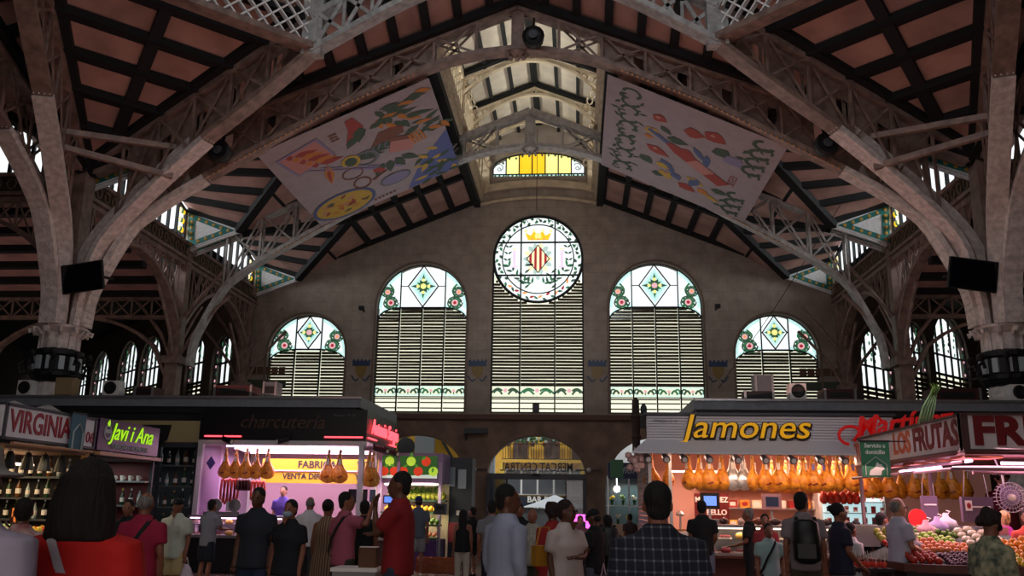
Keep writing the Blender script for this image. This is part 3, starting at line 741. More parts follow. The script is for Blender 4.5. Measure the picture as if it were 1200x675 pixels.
# pale riveted faces of the ribs where they spring
for side in (-1, 1):
    N = mp(side, 'nave'); Tm = mp(side, 'tran'); u2 = u
    for nm, P, pr in (('inner truss', lambda d, z: N(d, 0, z), ribprof), ('crossing rib toward the peak', lambda d, z: N(u.x*d, u.y*d, z), aprof), ('upright rib', lambda d, z: Tm(u.x*d, u.y*d, z), aprof), ('outer truss', lambda d, z: Tm(d, 0, z), ribprof)):
        mb = MB(); low = smooth(pr[:7], 16); mb.path([P(d+.06, z) for d, z in low], .45, .16)
        # back plate set inside, making the two-ply riveted rib
        mb.path([P(max(.12, d-.34), z+.0) for d, z in low], .12, .42)
        # rivets
        for d, z in smooth(pr[:7], 34):
            a = P(d+.15, z); tdir = (P(1, 0)-P(0, 0)); sdv = tdir.cross(Vector((0, 0, 1))).normalized()
            for o_ in (-.17, -.06, .06, .17): mb.ball(a+sdv*o_, .022, n=5, k=3)
        own = T1 if nm == 'inner truss' else RIBS[(side, {'crossing rib toward the peak': 'nave', 'upright rib': 'tran', 'outer truss': 'outer'}[nm])]
        mb.v = [(x_-own.location.x, y_-own.location.y, z_-own.location.z) for x_, y_, z_ in mb.v]; mb.build('rib_foot', IRONW, own, label='pale riveted lower leg')
# slender columns
def slim_column(x, Y, lab, half=False):
    t = thing('iron_column', lab, 'column', (x, Y, 0))
    mb = MB(); mb.box(0, 0, 3, .42, .42, 6); mb.box(0, 0, 6.1, .6, .6, .25); mb.box(0, 0, 8.1, .38, .38, 3.9); mb.box(0, 0, .3, .6, .6, .6); mb.box(0, 0, 9.95, .55, .55, .3); mb.build('shaft', IRON, t)
    mb = MB()
    s = 1 if x < 0 else -1
    for dx, dy in ((s, 0), (-s, 0), (0, 1), (0, -1)):
        if half and dy == 1: continue
        mb.tube([(dx*.2, dy*.2, 6.3), (dx*.55, dy*.55, 7.0), (dx*1.3, dy*1.3, 7.9), (dx*1.7, dy*1.7, 8.3)], .06, 6); mb.tube([(dx*.2, dy*.2, 7.6), (dx*.8, dy*.8, 8.4), (dx*1.5, dy*1.5, 9.3)], .06, 6)
    mb.build('curved_brace', IRON, t); return t
for s in (-1, 1):
    slim_column(s*XC, 28.4, 'square brown iron column carrying the far truss on the %s' % Lab[s])
    slim_column(s*(XC+.05), 34.6, 'square iron column standing against the end wall on the %s' % Lab[s], True)
# ---- lantern on the ridge
LZ = lambda x: 17.25-.4*abs(x)
for s in (-1, 1):
    o = sheet([(0, 20, 17.45), (s*2.6, 20, 17.45-1.05), (s*2.6, 35.4, 17.45-1.05), (0, 35.4, 17.45)], [(0, 1, 2, 3)], 'ceiling', LANTP)
    beams(o, [((s*x, 20, 17.38-.4*x), (s*x, 35, 17.38-.4*x)) for x in (.06, .85, 1.65, 2.4)], .13, .14)
    if s < 0: beams(o, [((a*.02, Y, 17.3-.4*.02), (b*2.45, Y, 17.3-.4*2.45)) for Y in (25.1, 28.4, 31.2) for a, b in ((-1, -1), (1, 1))], .2, .14)
    # curb and cornices
    MB().bar((s*2.55, 21.9, 13.78), (s*2.55, 35, 13.78), .26, .3).build('trim_curb', BEAM, kind='structure')
    b = MB(); b.bar((s*2.42, 21.9, 14.1), (s*2.42, 35, 14.1), .2, .35); b.bar((s*2.36, 21.9, 14.3), (s*2.36, 35, 14.3), .32, .08); b.bar((s*2.45, 21.9, 14.55), (s*2.45, 35, 14.55), .14, .5)
    b.bar((s*2.45, 21.9, 16.3), (s*2.45, 35, 16.3), .2, .3); b.build('trim_cornice', PALE, kind='structure')
    W = thing('window_%d' % NW[0], kind='structure'); NW[0] += 1
    MB().box(s*2.5, 28.45, 15.45, .01, 13.1, 1.5).build('glass_pane', G_W, W)
    f = MB()
    for k in range(27): f.box(s*2.45, 21.95+k*.5, 15.45, .12, .1, 1.6)
    for k in range(5): f.box(s*2.46, 28.45, 14.85+.3*k, .04, 13.1, .05)
    f.build('window_frame', PALE, W)
    sheet([(s*2.62, 20, 14.3), (s*2.62, 21.9, 14.3), (s*2.62, 21.9, 16.5), (s*2.62, 20, 16.5)], [(0, 1, 2, 3)], 'wall_lantern', PALE)
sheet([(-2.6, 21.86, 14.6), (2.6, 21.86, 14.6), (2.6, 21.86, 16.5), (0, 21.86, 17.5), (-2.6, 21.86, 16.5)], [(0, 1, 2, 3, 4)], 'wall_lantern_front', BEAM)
def bow(Y, lab):
    t = thing('lantern_bow', lab, 'roof bow', (0, Y, 0)); mb = MB()
    mb.path([(x, 0, 17.1-.4*abs(x)) for x in (-2.4, -1.2, 0, 1.2, 2.4)], .16, .1)
    low = lambda x: 16.85-.22*x*x
    mb.path([(-2.4+4.8*k/16, 0, low(-2.4+4.8*k/16)) for k in range(17)], .16, .09)
    for s in (-1, 1): mb.bar((s*2.38, 0, 14.9), (s*2.38, 0, 16.2), .14, .12)
    mb.build('bow_rib', PALE, t); mb = MB()
    for k in range(24):
        x = -2.3+4.6*k/23; a = low(x)+.03; b = 17.05-.4*abs(x)
        if b-a > .1:
            r = min(.16, (b-a)/2); mb.tube([(x+r*.8*math.cos(q), 0, (a+b)/2+(b-a)*.45*math.sin(q)) for q in [i*math.pi/4 for i in range(8)]], .03, 4, closed=True)
    for s in (-1, 1):
        for k in range(4): mb.tube([(s*(2.25-.1*k+.1*math.cos(q)), 0, 15.75-.25*k+.14*math.sin(q)) for q in [i*math.pi/4 for i in range(8)]], .03, 4, closed=True)
    mb.build('scroll_tracery', PALE, t)
bow(28.5, 'cream scrolled bow under the lantern roof, nearest of the three'); bow(31.2, 'cream scrolled bow in the middle of the lantern roof'); bow(33.6, 'cream scrolled bow nearest the yellow lantern window')
# ---- side aisles
AIS = mat('aisle_boards', '94706a', .85, noise=.2, scale=1.5)
for s in (-1, 1):
    xo = 34
    o = sheet([(s*12, 21.9, 9.75), (s*xo, 21.9, 9.75), (s*xo, 28.4, 8.35), (s*12, 28.4, 8.35)], [(0, 1, 2, 3)], 'ceiling', AIS)
    beams(o, [((s*12, 21.9+k*1.05, 9.68-.226*k), (s*xo, 21.9+k*1.05, 9.68-.226*k)) for k in range(7)], .3, .2)
    o = sheet([(s*12, 28.4, 10.7), (s*xo, 28.4, 10.7), (s*xo, 57.2, 10.7), (s*12, 35.2, 10.7)], [(0, 1, 2, 3)], 'ceiling', BEAM)
    sheet([(s*12, 28.45, 8.3), (s*xo, 28.45, 8.3), (s*xo, 28.45, 10.7), (s*12, 28.45, 10.7)], [(0, 1, 2, 3)], 'wall_aisle', BEAM)
    t = thing('arched_girder', 'brown iron lattice girder crossing the %s aisle with arches under it' % Lab[s], 'girder', (0, 28.35, 0)); mb = MB()
    mb.bar((s*12, 0, 8.25), (s*xo, 0, 8.25), .3, .2); mb.bar((s*12, 0, 7.55), (s*xo, 0, 7.55), .3, .1)
    for k in range(30):
        x = 12+k*.7; mb.bar((s*x, -.1, 7.55), (s*x, -.1, 8.25), .05, .05); mb.bar((s*x, -.1, 7.55), (s*(x+.7), -.1, 8.2), .05, .04); mb.bar((s*x, -.1, 8.2), (s*(x+.7), -.1, 7.55), .05, .04)
    for c in (12, 18.4, 24.8):
        mb.path([(s*(c+6.4*i/12), 0, 5.6+1.95*math.sin(math.pi*i/12)**.5) for i in range(13)], .26, .1)
    mb.build('girder_web', IRON, t)
    for c in (18.4, 24.8):
        t = thing('iron_column', 'slender brown aisle column under the lattice girder, %s %s side' % ('nearer' if c < 20 else 'farther out on the', Lab[s]), 'column', (s*c, 28.35, 0)); MB().lathe([(.2, 0), (.16, 5.6), (.24, 5.75), (.16, 6), (.14, 8.2)], 8).build('shaft', IRON, t)
    # diagonal outer wall with tall arched windows
    th = math.atan2(1, 1); L = 30
    spec = [(2.2, 1.42, 8.75, 0), (9.2 if s > 0 else 3.9, 1.8, 10.4 if s > 0 else 9.1, 1 if s > 0 else 0), (10.6 if s < 0 else 5.6, 1.5 if s < 0 else 1.2, 9.6, 1), (14.0, 1.5, 9.8, 1), (18.6, 1.5, 9.8, 1), (22.6, 1.5, 9.8, 1)]
    if s < 0: spec[0] = (1.7, 1.05, 8.45, 0); spec[1] = (4.65, 1.05, 8.75, 0)
    hl = []
    for c, h, zt_, k in spec: hl.append(arched(c*(1.414 if False else 1.0), h, 4.3, zt_, 14))
    # local wall frame: x along the wall
    O = Matrix.Translation((s*12.25, 35.1, 0)) @ Matrix.Rotation(math.pi/4 if s > 0 else math.pi-math.pi/4, 4, 'Z')
    mb = MB(); mb.prism([(-.2, 0), (L, 0), (L, 10.8), (-.2, 10.8)], 0, .4, 'y', holes=hl)
    if s < 0:
        mb.v = [(x, -y, z) for x, y, z in mb.v]
    mb.xf(O); mb.build('wall_%s' % Lab[s], mat('aisle_wall_stone', '6e655c', .8, noise=.2, scale=1.2), kind='structure')
    for c, h, zt_, k in spec:
        W = thing('window_%d' % NW[0], kind='structure'); NW[0] += 1; W.matrix_world = O @ Matrix.Translation((c, .2*s, 0))
        f = MB(); g = MB(); zsp = zt_-h; sg = 1 if s > 0 else -1
        f.path([(-h, 0, 4.3)]+[(x, 0, z) for x, z in reversed(arc(0, zsp, h, 0, 180, 16))]+[(h, 0, 4.3)], .1, .1, (0, 1, 0))
        zm = zsp-1.0; cols = 4 if not k else 5
        nrows = int((zm-4.3)/.2)
        top_ = lambda x: zsp+math.sqrt(max(0, h*h-x*x))
        for i in range(1, cols): x = -h+2*h*i/cols; f.box(x, 0, (4.3+top_(x))/2, .06, .08, top_(x)-4.3)
        f.box(0, 0, zm, 2*h, .1, .1); f.box(0, 0, zm+.9, 2*h, .1, .07)
        g.prism([(-h, zm), (h, zm)]+arc(0, zsp, h, 0, 180, 16), .05*sg, .06*sg, 'y', iW)
        for i in range(18):
            x = -h*.55+.32*h*(i % 4)+(0.03 if i % 2 else -.03); z = zm+1.1+.28*(i//4)
            if z < top_(x)-.1: g.prism(leaf(x, z, .2, .16, i*1.3), -.03*sg, -.025*sg, 'y', (iDG, iGR, iL, iGR)[i % 4])
        for i in range(14):
            x = (-h+.16 if i % 2 else h-.16)*(.95); z = zm+.2+.2*(i//2); g.prism(leaf(x, z, .18, .14, i*1.1), -.03*sg, -.025*sg, 'y', iDG if i % 3 else iP)
        sh = MB()
        for r_ in range(nrows): sh.bar((-h, .02, 4.35+.2*r_), (h, .02, 4.35+.2*r_), .1, .115, (0, .25, 1))
        sh.build('shutter_slats', SLAT, W); MB().box(0, .08*sg, (4.3+zm)/2, 2*h, .01, zm-4.3).build('shutter_glass', G_SH, W)
        f.build('window_frame', LEAD, W); g.build('stained_glass', GL, W)
# far side walls and rear shell that closes the hall
dk = mat('hall_shell', '564b45', .9, noise=.2)
for s in (-1, 1):
    sheet([(s*34, -12, 0), (s*34, 60, 0), (s*34, 60, 19), (s*34, -12, 19)], [(0, 1, 2, 3)], 'wall_outer', dk)
sheet([(-34, -12, 0), (34, -12, 0), (34, -12, 19), (-34, -12, 19)], [(0, 1, 2, 3)], 'wall_front', dk)
sheet([(-34, -12, 18.2), (34, -12, 18.2), (34, 22, 18.2), (-34, 22, 18.2)], [(0, 1, 2, 3)], 'ceiling', dk)
for s in (-1, 1):   # roof over the far part of the side halls
    sheet([(s*18.4, -12, 14), (s*34, -12, 14), (s*34, 21.9, 11), (s*18.4, 21.9, 11.2)], [(0, 1, 2, 3)], 'ceiling', dk)
    sheet([(s*18.4, 21.9, 9.7), (s*34, 21.9, 9.7), (s*34, 21.9, 12), (s*18.4, 21.9, 12)], [(0, 1, 2, 3)], 'wall_side', dk)
# ================================================================== BANNERS
CAN = mat('banner_canvas', '8f8386', .85, noise=.06, scale=3)
inks = {k: mat('ink_'+k, v, .8) for k, v in dict(green='3a4a3c', orange='a8682e', red='8a3a34', blue='4a5576', mauve='77708c', yellow='a8893c', brown='6a4438', sky='505a88', grey='5f6166', pink='a5706a').items()}
IK = list(inks); 
def banner(side, lab):
    # local frame: a across the nave from the inner edge, b along the nave
    z0, z1, x0, x1 = 12.83, 10.68, 2.42, 7.05; L = math.hypot(x1-x0, z0-z1); B = 6.45
    t = thing('hanging_banner', lab, 'banner')
    ex = Vector((side*(x1-x0), 0, z1-z0)).normalized(); ey = Vector((0, 1, 0)); nz = ex.cross(ey).normalized()
    if nz.z > 0: nz = -nz
    O = Vector((side*x0, CY+.1, z0)); M = Matrix((( ex.x, ey.x, nz.x, O.x), (ex.y, ey.y, nz.y, O.y), (ex.z, ey.z, nz.z, O.z), (0, 0, 0, 1)))
    mb = MB(); mb.box(L/2, B/2, -.01, L, B, .02); mb.xf(M).build('canvas', CAN, t)
    mb = MB(); off = [0.004]
    def P(poly, ink): off[0] += .00015; mb.prism(poly, off[0], off[0]+.002, 'z', IK.index(ink))
    def LF(x, y, l, w_, a, ink): P(leaf(x, y, l, w_, a), ink)
    def fish(x, y, l, a, ink): LF(x, y, l, l*.42, a, ink); LF(x, y, l*.3, l*.4, a+math.pi, ink)
    rnd = random.Random(3)
    if side < 0:
        # lilac tray with fish, outer near corner; leafy branch and blue ground toward the inner edge
        def ring(x, y, rx, ry, w_, ink): o = [(x+rx*math.cos(i*.4), y+ry*math.sin(i*.4)) for i in range(16)]; off[0] += .0002; mb.prism(o, off[0], off[0]+.002, 'z', IK.index(ink), holes=[[(x+(rx-w_)*math.cos(i*.4), y+(ry-w_)*math.sin(i*.4)) for i in range(16)]])
        P([(0, 3.3), (0, 6.4), (1.9, 6.4), (1.2, 4.9)], 'sky')
        for k in range(26):
            t_ = k/26; x = .15+1.0*rnd.random(); y = 4.3+2*rnd.random(); LF(x, y, .55, .2, rnd.random()*6.3, ('green', 'green', 'yellow')[k % 3])
        for k in range(34):
            x = .15+1.75*(k/34)+.25*rnd.uniform(-1, 1); y = .5+2.6*(1-k/34)+.4*rnd.uniform(-1, 1); LF(x, max(.25, y), .62, .2, rnd.uniform(.6, 3.8), ('green', 'green', 'green', 'orange')[k % 4])
        for k in range(9): LF(.5+.2*k, .3+.12*k, .55, .26, 2.6+.1*k, ('orange', 'green', 'green')[k % 3])
        P([(2.35, .25), (2.6, .3), (2.65, .9), (2.9, 1.6), (2.3, 1.5), (2.2, .9)], 'red'); LF(2.3, .9, .9, .4, 1.3, 'green'); LF(2.5, 1.3, .7, .35, .9, 'green')
        for k in range(6): LF(2.95+.12*(k % 2), .7+.17*(k//2), .16, .1, 0, 'brown')
        for k in range(5): LF(2.3+.16*k, 2.4+.05*k, .95, .2, 2.9-.1*k, 'green')
        P(disc(1.6, 2.0, .42, 12, .3), 'red'); P([(1.3, 1.8), (1.9, 1.7), (2.3, 2.4), (1.2, 2.3)], 'brown')
        for k in range(6): LF(1.4+.2*k, 2.3, .5, .04, 1.2, 'mauve')
        # tray
        P([(3.5, .5), (4.85, .8), (4.6, 2.2), (3.3, 1.8)], 'mauve'); P([(3.58, .6), (4.75, .87), (4.53, 2.1), (3.38, 1.73)], 'pink')
        for k in range(5): fish(4.35-.12*k, .95+.26*k, .75, 2.9, ('red', 'orange', 'red', 'orange', 'red')[k])
        LF(3.7, 2.3, 1.3, .3, 1.4, 'orange'); LF(3.75, 2.5, 1.0, .12, 1.4, 'red')
        ring(2.6, 2.9, .42, .5, .12, 'grey'); P(disc(3.05, 2.7, .3, 10, .42), 'yellow'); P(disc(3.05, 2.7, .2, 8, .3), 'green')
        P([(1.0, 2.9), (1.7, 2.5), (1.9, 3.2), (1.2, 3.6)], 'pink'); P([(1.1, 2.6), (1.75, 2.2), (1.75, 2.5), (1.0, 2.95)], 'brown')
        for k in range(4): P([(.75+.12*k, 2.6), (.82+.12*k, 2.6), (.72+.12*k, 3.3), (.65+.12*k, 3.3)], 'orange')
        P([(4.3, 2.1), (4.36, 2.0), (2.0, 4.2), (2.0, 4.4)], 'mauve'); P([(3.9, 2.3), (3.96, 2.2), (1.7, 4.3), (1.7, 4.5)], 'mauve')
        for k in range(4): LF(2.2-.2*k, 3.7, .8, .3, 1.0+.4*k, 'green')
        LF(2.6, 3.8, .6, .3, 2.2, 'red'); P(disc(2.1, 5.1, .55, 12, .42), 'grey'); P(disc(2.1, 5.1, .47, 12, .34), 'mauve')
        ring(3.2, 3.5, .35, .4, .05, 'brown'); P([(2.7, 4.6), (2.8, 4.5), (2.2, 4.3), (2.2, 4.2)], 'brown')
        P(disc(4.0, 5.4, 1.1, 20, .95), 'blue'); P(disc(4.0, 5.4, .98, 20, .83), 'yellow')
        for k in range(22): a_ = rnd.random()*6.3; q = rnd.random()*.75; LF(4.0+q*math.cos(a_), 5.4+.8*q*math.sin(a_), .34, .14, rnd.random()*6, ('red', 'orange', 'green', 'pink', 'brown')[k % 5])
        ring(3.1, 4.4, .3, .42, .06, 'brown')
        for k in range(6): P([(2.3+.14*k, 6.0), (2.38+.14*k, 6.0), (2.38+.14*k, 6.12), (2.3+.14*k, 6.12)], 'brown')
    else:
        def curl(x, y, r_, w_, a0, a1, ink='green'):
            A = [(x+r_*math.cos(a0+(a1-a0)*i/8), y+r_*math.sin(a0+(a1-a0)*i/8)) for i in range(9)]; B2 = [(x+(r_-w_)*math.cos(a0+(a1-a0)*i/8), y+(r_-w_)*math.sin(a0+(a1-a0)*i/8)) for i in range(9)]; P(A+B2[::-1], ink)
        for k in range(11):                     # curly lettering-like border along the inner edge
            y = .5+.52*k; x = .75
            curl(x, y, .3, .1, 0 if k % 2 else 3.1, 4.2 if k % 2 else 7.2); curl(x+(.2 if k % 2 else -.2), y+.25, .17, .07, .5, 5.2); LF(x-.3, y+.1, .3, .12, 1.2+k, 'green'); LF(x+.3, y, .26, .1, 4+k, 'green')
        for k in range(4): x, y = 4.55, .5+.6*k; curl(x, y, .32, .12, 0, 4.5); curl(x+.15, y+.3, .2, .08, 2, 6.8); LF(x-.3, y, .3, .14, 1+k, 'green')
        for k in range(3): x, y = 4.5, 4.5+.6*k; curl(x, y, .32, .12, 0, 4.5); curl(x+.12, y+.3, .2, .08, 2, 6.8); LF(x-.3, y, .3, .14, 1+k, 'green')
        for k, (ch) in enumerate(('E', 'S', 'T', 'I', 'L')):
            pass
        cx, cy = 2.7, 3.1
        its = [(1.6, 1.2, .55, .4, 'red'), (1.9, 1.7, .6, .22, 'green'), (2.6, 1.4, .75, .5, 'red'), (3.2, 1.0, .85, .55, 'red'), (1.5, 2.1, .55, .4, 'yellow'), (2.2, 2.3, .8, .36, 'green'), (2.6, 2.7, .6, .36, 'red'), (3.6, 1.7, .7, .5, 'green'),
               (1.4, 2.7, .35, .2, 'orange'), (1.7, 3.3, 1.0, .4, 'red'), (1.5, 4.2, .7, .4, 'green'), (3.1, 2.2, 1.1, .18, 'blue'), (3.6, 2.4, 1.2, .2, 'blue'), (4.0, 1.9, .8, .55, 'mauve'), (2.3, 3.9, 1.2, .34, 'blue'), (2.0, 4.3, .6, .3, 'yellow'),
               (2.2, 4.8, .7, .42, 'yellow'), (2.6, 4.6, .6, .3, 'blue'), (3.1, 4.5, .8, .34, 'yellow'), (3.5, 4.4, .9, .3, 'blue'), (3.9, 4.7, .7, .32, 'green'), (2.9, 5.2, .8, .42, 'red'), (3.5, 5.0, .6, .3, 'orange'), (1.9, 5.2, .5, .3, 'green'), (3.8, 5.3, .7, .2, 'yellow')]
        for i, (x, y, l, w_, ink) in enumerate(its): LF(x-l*.3, y, l*.85, w_*1.2, .35+.5*math.sin(i*2.1)+(1.1 if ink == 'blue' else 0), ink)
        for i in (0, 3, 4, 9, 16): x, y, l, w_, ink = its[i]; P(disc(x, y+.05, .08, 6), 'pink')
        a_ = .62; ca, sa = math.cos(a_), math.sin(a_)
        def rot(pp): return [(cx+x*ca-y*sa, cy+x*sa+y*ca) for x, y in pp]
        P(rot([(-1.6, -.08), (-.9, -.08), (-.3, -.26), (1.6, -.26), (1.6, .26), (-.3, .26), (-.9, .08), (-1.6, .08)]), 'red'); P(rot([(-1.6, -.09), (-.8, -.09), (-.8, .09), (-1.6, .09)]), 'blue'); P(rot([(.2, -.26), (.95, -.26), (.95, .26), (.2, .26)]), 'pink')
        # small word on the banner
        cu = bpy.data.curves.new('w', 'FONT'); cu.body = 'ESTIL'; cu.size = .34; ob = bpy.data.objects.new('w', cu); COL.objects.link(ob)
        bpy.context.view_layer.update(); me = bpy.data.meshes.new_from_object(ob.evaluated_get(bpy.context.evaluated_depsgraph_get())); bpy.data.objects.remove(ob)
        Mt = Matrix.Translation((4.3, 3.1, .012)) @ Matrix.Rotation(R(90), 4, 'Z')
        mb.add([Mt @ v.co for v in me.vertices], [tuple(f.vertices) for f in me.polygons], IK.index('red'))
    mb.xf(M).build('printed_artwork', [inks[k] for k in IK], t)
banner(-1, 'large slanted banner printed with fish, leaves and a paella pan')
banner(1, 'large slanted banner printed with vegetables, a bottle and green curls')
# ================================================================== STALL HELPERS
STEEL = mat('brushed_steel', '9a9a9c', .3, metal=.7); WALUM = mat('white_aluminium', 'b9b6b8', .4)
def emat(name, col, st): 
    m = mat(name, col, .5); b = m.node_tree.nodes['Principled BSDF']; c = lin(col) if isinstance(col, str) else col; b.inputs['Emission Color'].default_value = (*c, 1); b.inputs['Emission Strength'].default_value = st; return m
TUBEP = emat('pink_tube_light', (1, .62, .95), 5); TUBEW = emat('warm_tube_light', (1, .72, .5), 5); NEON = emat('red_neon', (1, .06, .08), 3.2); NEON2 = emat('deep_red_letters', (.42, .005, .005), .35)
FONTS = {}
def text_mesh(body, size, ext=.02, bev=0, shear=0, off=0):
    cu = bpy.data.curves.new('txt', 'FONT'); cu.body = body; cu.size = size; cu.extrude = ext; cu.bevel_depth = bev; cu.shear = shear; cu.align_x = 'CENTER'; cu.align_y = 'CENTER'; cu.offset = off; cu.resolution_u = 3
    ob = bpy.data.objects.new('txt', cu); COL.objects.link(ob); bpy.context.view_layer.update()
    me = bpy.data.meshes.new_from_object(ob.evaluated_get(bpy.context.evaluated_depsgraph_get())); bpy.data.objects.remove(ob); bpy.data.curves.remove(cu); return me
def text(body, size, loc, rz, m, parent=None, ext=.02, shear=0, off=0, name='lettering', sx=1, sz=1, flip=False, roll=0):
    """upright lettering; rz 0 faces -Y"""
    me = text_mesh(body, size, ext, 0, shear, off); o = bpy.data.objects.new(name, me); COL.objects.link(o); me.materials.append(m)
    if parent: o.parent = parent
    o.matrix_local = Matrix.Translation(loc) @ Matrix.Rotation(rz, 4, 'Z') @ Matrix.Rotation(roll, 4, 'Y') @ Matrix.Rotation(R(90), 4, 'X') @ Matrix.Diagonal((-sx if flip else sx, sz, 1, 1)); return o
def plight(name, loc, target, sx, sy, pw, col, sp=170): return area(name, loc, target, sx, sy, pw, col, sp)
HAMO = mat('ham_orange', 'e6a030', .38, noise=.3, scale=14, col2='b8661a'); HAMF = mat('ham_foot', 'b8925a', .5); HAMR = mat('ham_dark_cut', '6a2410', .4); FOIL = mat('foil_wrap', 'c9c4c0', .25, metal=.6, noise=.3, scale=20); NETP = mat('violet_label', '6a5a9a', .4); TAGW = mat('white_label', 'd8cfc8', .4)
def make_ham(name, label, foil=False, loc=(0, 0, 0), tagm=None):
    t = thing(name, label, 'ham', loc)
    mb = MB(); pr = [(.03, -.06), (.033, -.14), (.045, -.24), (.075, -.33), (.115, -.42), (.135, -.52), (.12, -.60), (.07, -.66), (.02, -.68)]
    rows = []
    for i, (r_, z) in enumerate(pr): rows.append([(r_*1.42*math.cos(a)+.035*max(0, (-.3-z)), r_*.85*math.sin(a), z*.95) for a in [j*math.pi/5 for j in range(10)]])
    mb.rings(rows); mb.build('ham_leg', FOIL if foil else HAMO, t, smooth=True)
    mb = MB(); mb.tube([(0, 0, .0), (.005, 0, -.08), (.0, 0, -.13)], [.03, .026, .032], 7); mb.ball((.01, -.01, .02), .035, .03, .045, 7, k=4); mb.build('trotter', FOIL if foil else HAMF, t, smooth=True)
    if not foil:
        mb = MB(); mb.path([(-.09, -.07, -.50), (-.03, -.105, -.53), (.04, -.11, -.5), (.1, -.08, -.52)], .03, .012, (0, 1, 0)); mb.build('rind_cut', HAMR, t)
    MB().tube([(0, 0, .05), (.0, 0, .14), (.02, 0, .17), (.03, 0, .14)], .005, 4).build('hook', STEEL, t)
    MB().box(.0, -.05, -.2, .05, .01, .12).build('paper_tag', tagm or TAGW, t)
    return t
HAM = make_ham('cured_ham', 'x', loc=(0, 0, -50)); HAMFOIL = make_ham('foil_wrapped_ham', 'x', True, loc=(0, 0, -50)); HAMV = make_ham('cured_ham', 'x', loc=(0, 0, -50), tagm=NETP)
TEMPL = [HAM, HAMFOIL, HAMV]
def hang(src, loc, label, group, rz=0, sc=1): return dup(src, loc, rz, label, group, sc)
SAUR = mat('red_sausage', '8a2a20', .4, noise=.3); SAUD = mat('dark_sausage', '3a1c20', .4)
FRM = {k: mat('fruit_'+k, v, .4, noise=.12, scale=12) for k, v in dict(orange='d8861c', lemon='d8b83a', mango='9a9a3a', green='5a7a2a', tomato='b8281c', red='a02818', plum='4a2038', peach='d07a48', apple='8aa83a', white='cfc8b0', banana='c8962a', lettuce='4a7a30', darkgreen='2c4a26', melon='8c9a48').items()}
def make_fruit(kind, r_, name, rz_=1.0, stem=True):
    t = thing(name, 'x', name.replace('_', ' '), (0, 0, -50)); MB().lathe([(r_*.12, -r_*rz_*.96), (r_*.7, -r_*rz_*.7), (r_, -r_*.05), (r_*.86, r_*rz_*.5), (r_*.45, r_*rz_*.88), (r_*.1, r_*rz_*.86)], 9).build('fruit_body', FRM[kind], t, smooth=True)
    if stem: MB().tube([(0, 0, r_*rz_*.8), (r_*.1, 0, r_*rz_*1.15)], r_*.09, 4).build('stem', FRM['darkgreen'], t)
    TEMPL.append(t); return t
CNT = {}
# ================================================================== ROOF SLABS OVER THE STALL ROWS
SLAB = mat('stall_roof_slab', '6a6e74', .5, noise=.1)
for s, x0, x1 in ((-1, -14.5, -3.6), (1, 4.3, 14.5)):
    t = thing('stall_roof', 'long flat grey roof slab over the %s row of stalls' % Lab[s], 'roof slab', ((x0+x1)/2, 23.2, 3.92))
    MB().box(0, 0, 0, x1-x0, 4.4, .26).build('slab', SLAB, t); MB().box(0, -2.22, .1, x1-x0, .05, .05).build('edge_strip', STEEL, t); MB().box(0, -2.0, -.2, x1-x0-.2, .3, .16).build('gutter', BLACK, t)
    for k in range(4): MB().box(-(x1-x0)/2+.4+k*((x1-x0)-.8)/3, 1.9, -2.05, .14, .14, 3.85).build('post', DGREY, t)
RT = 4.05
def speaker_box(px, py, lab, Y=21.3):
    p = at(px, py, Y=Y); t = thing('extractor_fan', lab, 'fan box', (p.x, Y, RT)); MB().box(0, 0, .19, .38, .34, .38).build('housing', WHITE, t)
    mb = MB(); mb.lathe([(.15, 0), (.16, .015), (.13, .03), (.05, .0), (.01, -.01)], 16).xf(Matrix.Translation((0, -.18, .2)) @ Matrix.Rotation(R(90), 4, 'X')); mb.build('round_mouth', BLACK, t, smooth=True)
for a in ((35, 445, 'white square fan box with round black mouth, leftmost on the left roof'), (134, 452, 'white square fan box on the left roof between the column and the windows'), (933, 455, 'white square fan box on the right roof below the small arched window'), (1190, 455, 'white square fan box on the right roof at the right column')): speaker_box(*a)
REDBOX = mat('dark_red_cabinet', '3a1014', .6)
def roof_box(px, w_, h, lab, m, Y=21.6, grille=True, d=.6):
    p = at(px, 460, Y=Y); t = thing('ventilation_unit', lab, 'air unit', (p.x, Y, RT)); MB().box(0, 0, h/2, w_, d, h).build('cabinet', m, t)
    if grille:
        MB().box(0, -d/2-.01, h*.5, w_*.7, .02, h*.45).build('grille', BLACK, t)
    for s in (-1, 1): MB().box(s*(w_/2-.03), -d/2, h/2, .05, .05, h+.02).build('corner_post', STEEL, t)
roof_box(278, .98, .3, 'dark red ventilation cabinet on the left roof under the small window', REDBOX)
roof_box(175, .5, .24, 'low dark red cabinet on the left roof behind the white fan box', REDBOX, 21.5)
roof_box(1115, 1.1, .3, 'long dark red ventilation cabinet on the right roof before the tall window', REDBOX)
roof_box(980, .75, .27, 'dark red cabinet with grey flap on the right roof beside a white fan box', REDBOX)
roof_box(319, .36, .4, 'grey metal unit on the left roof in front of the small window', mat('grey_unit', '5c6066', .5), 21.6, True, .4)
roof_box(894, .45, .62, 'upright grey metal unit on the right roof in front of the small window', mat('grey_unit', '5c6066', .5), 21.6, False, .4)
roof_box(888, .7, .16, 'flat black duct box on the right roof below the grey unit', BLACK, 21.0, False, .3)
roof_box(150, 1.3, .14, 'flat black duct on the left roof left of the dark red cabinet', BLACK, 21.9, False, .4)
for px, lab in ((78, 'tan cardboard box on the left roof at the foot of the column'),):
    p = at(px, 450, Y=21.05); t = thing('cardboard_box', lab, 'box', (p.x, 21.1, RT)); MB().box(0, 0, .21, .42, .36, .42).build('box_body', mat('cardboard', '8a7454', .8), t); MB().box(0, 0, .425, .44, .06, .01).build('packing_tape', TAGW, t)
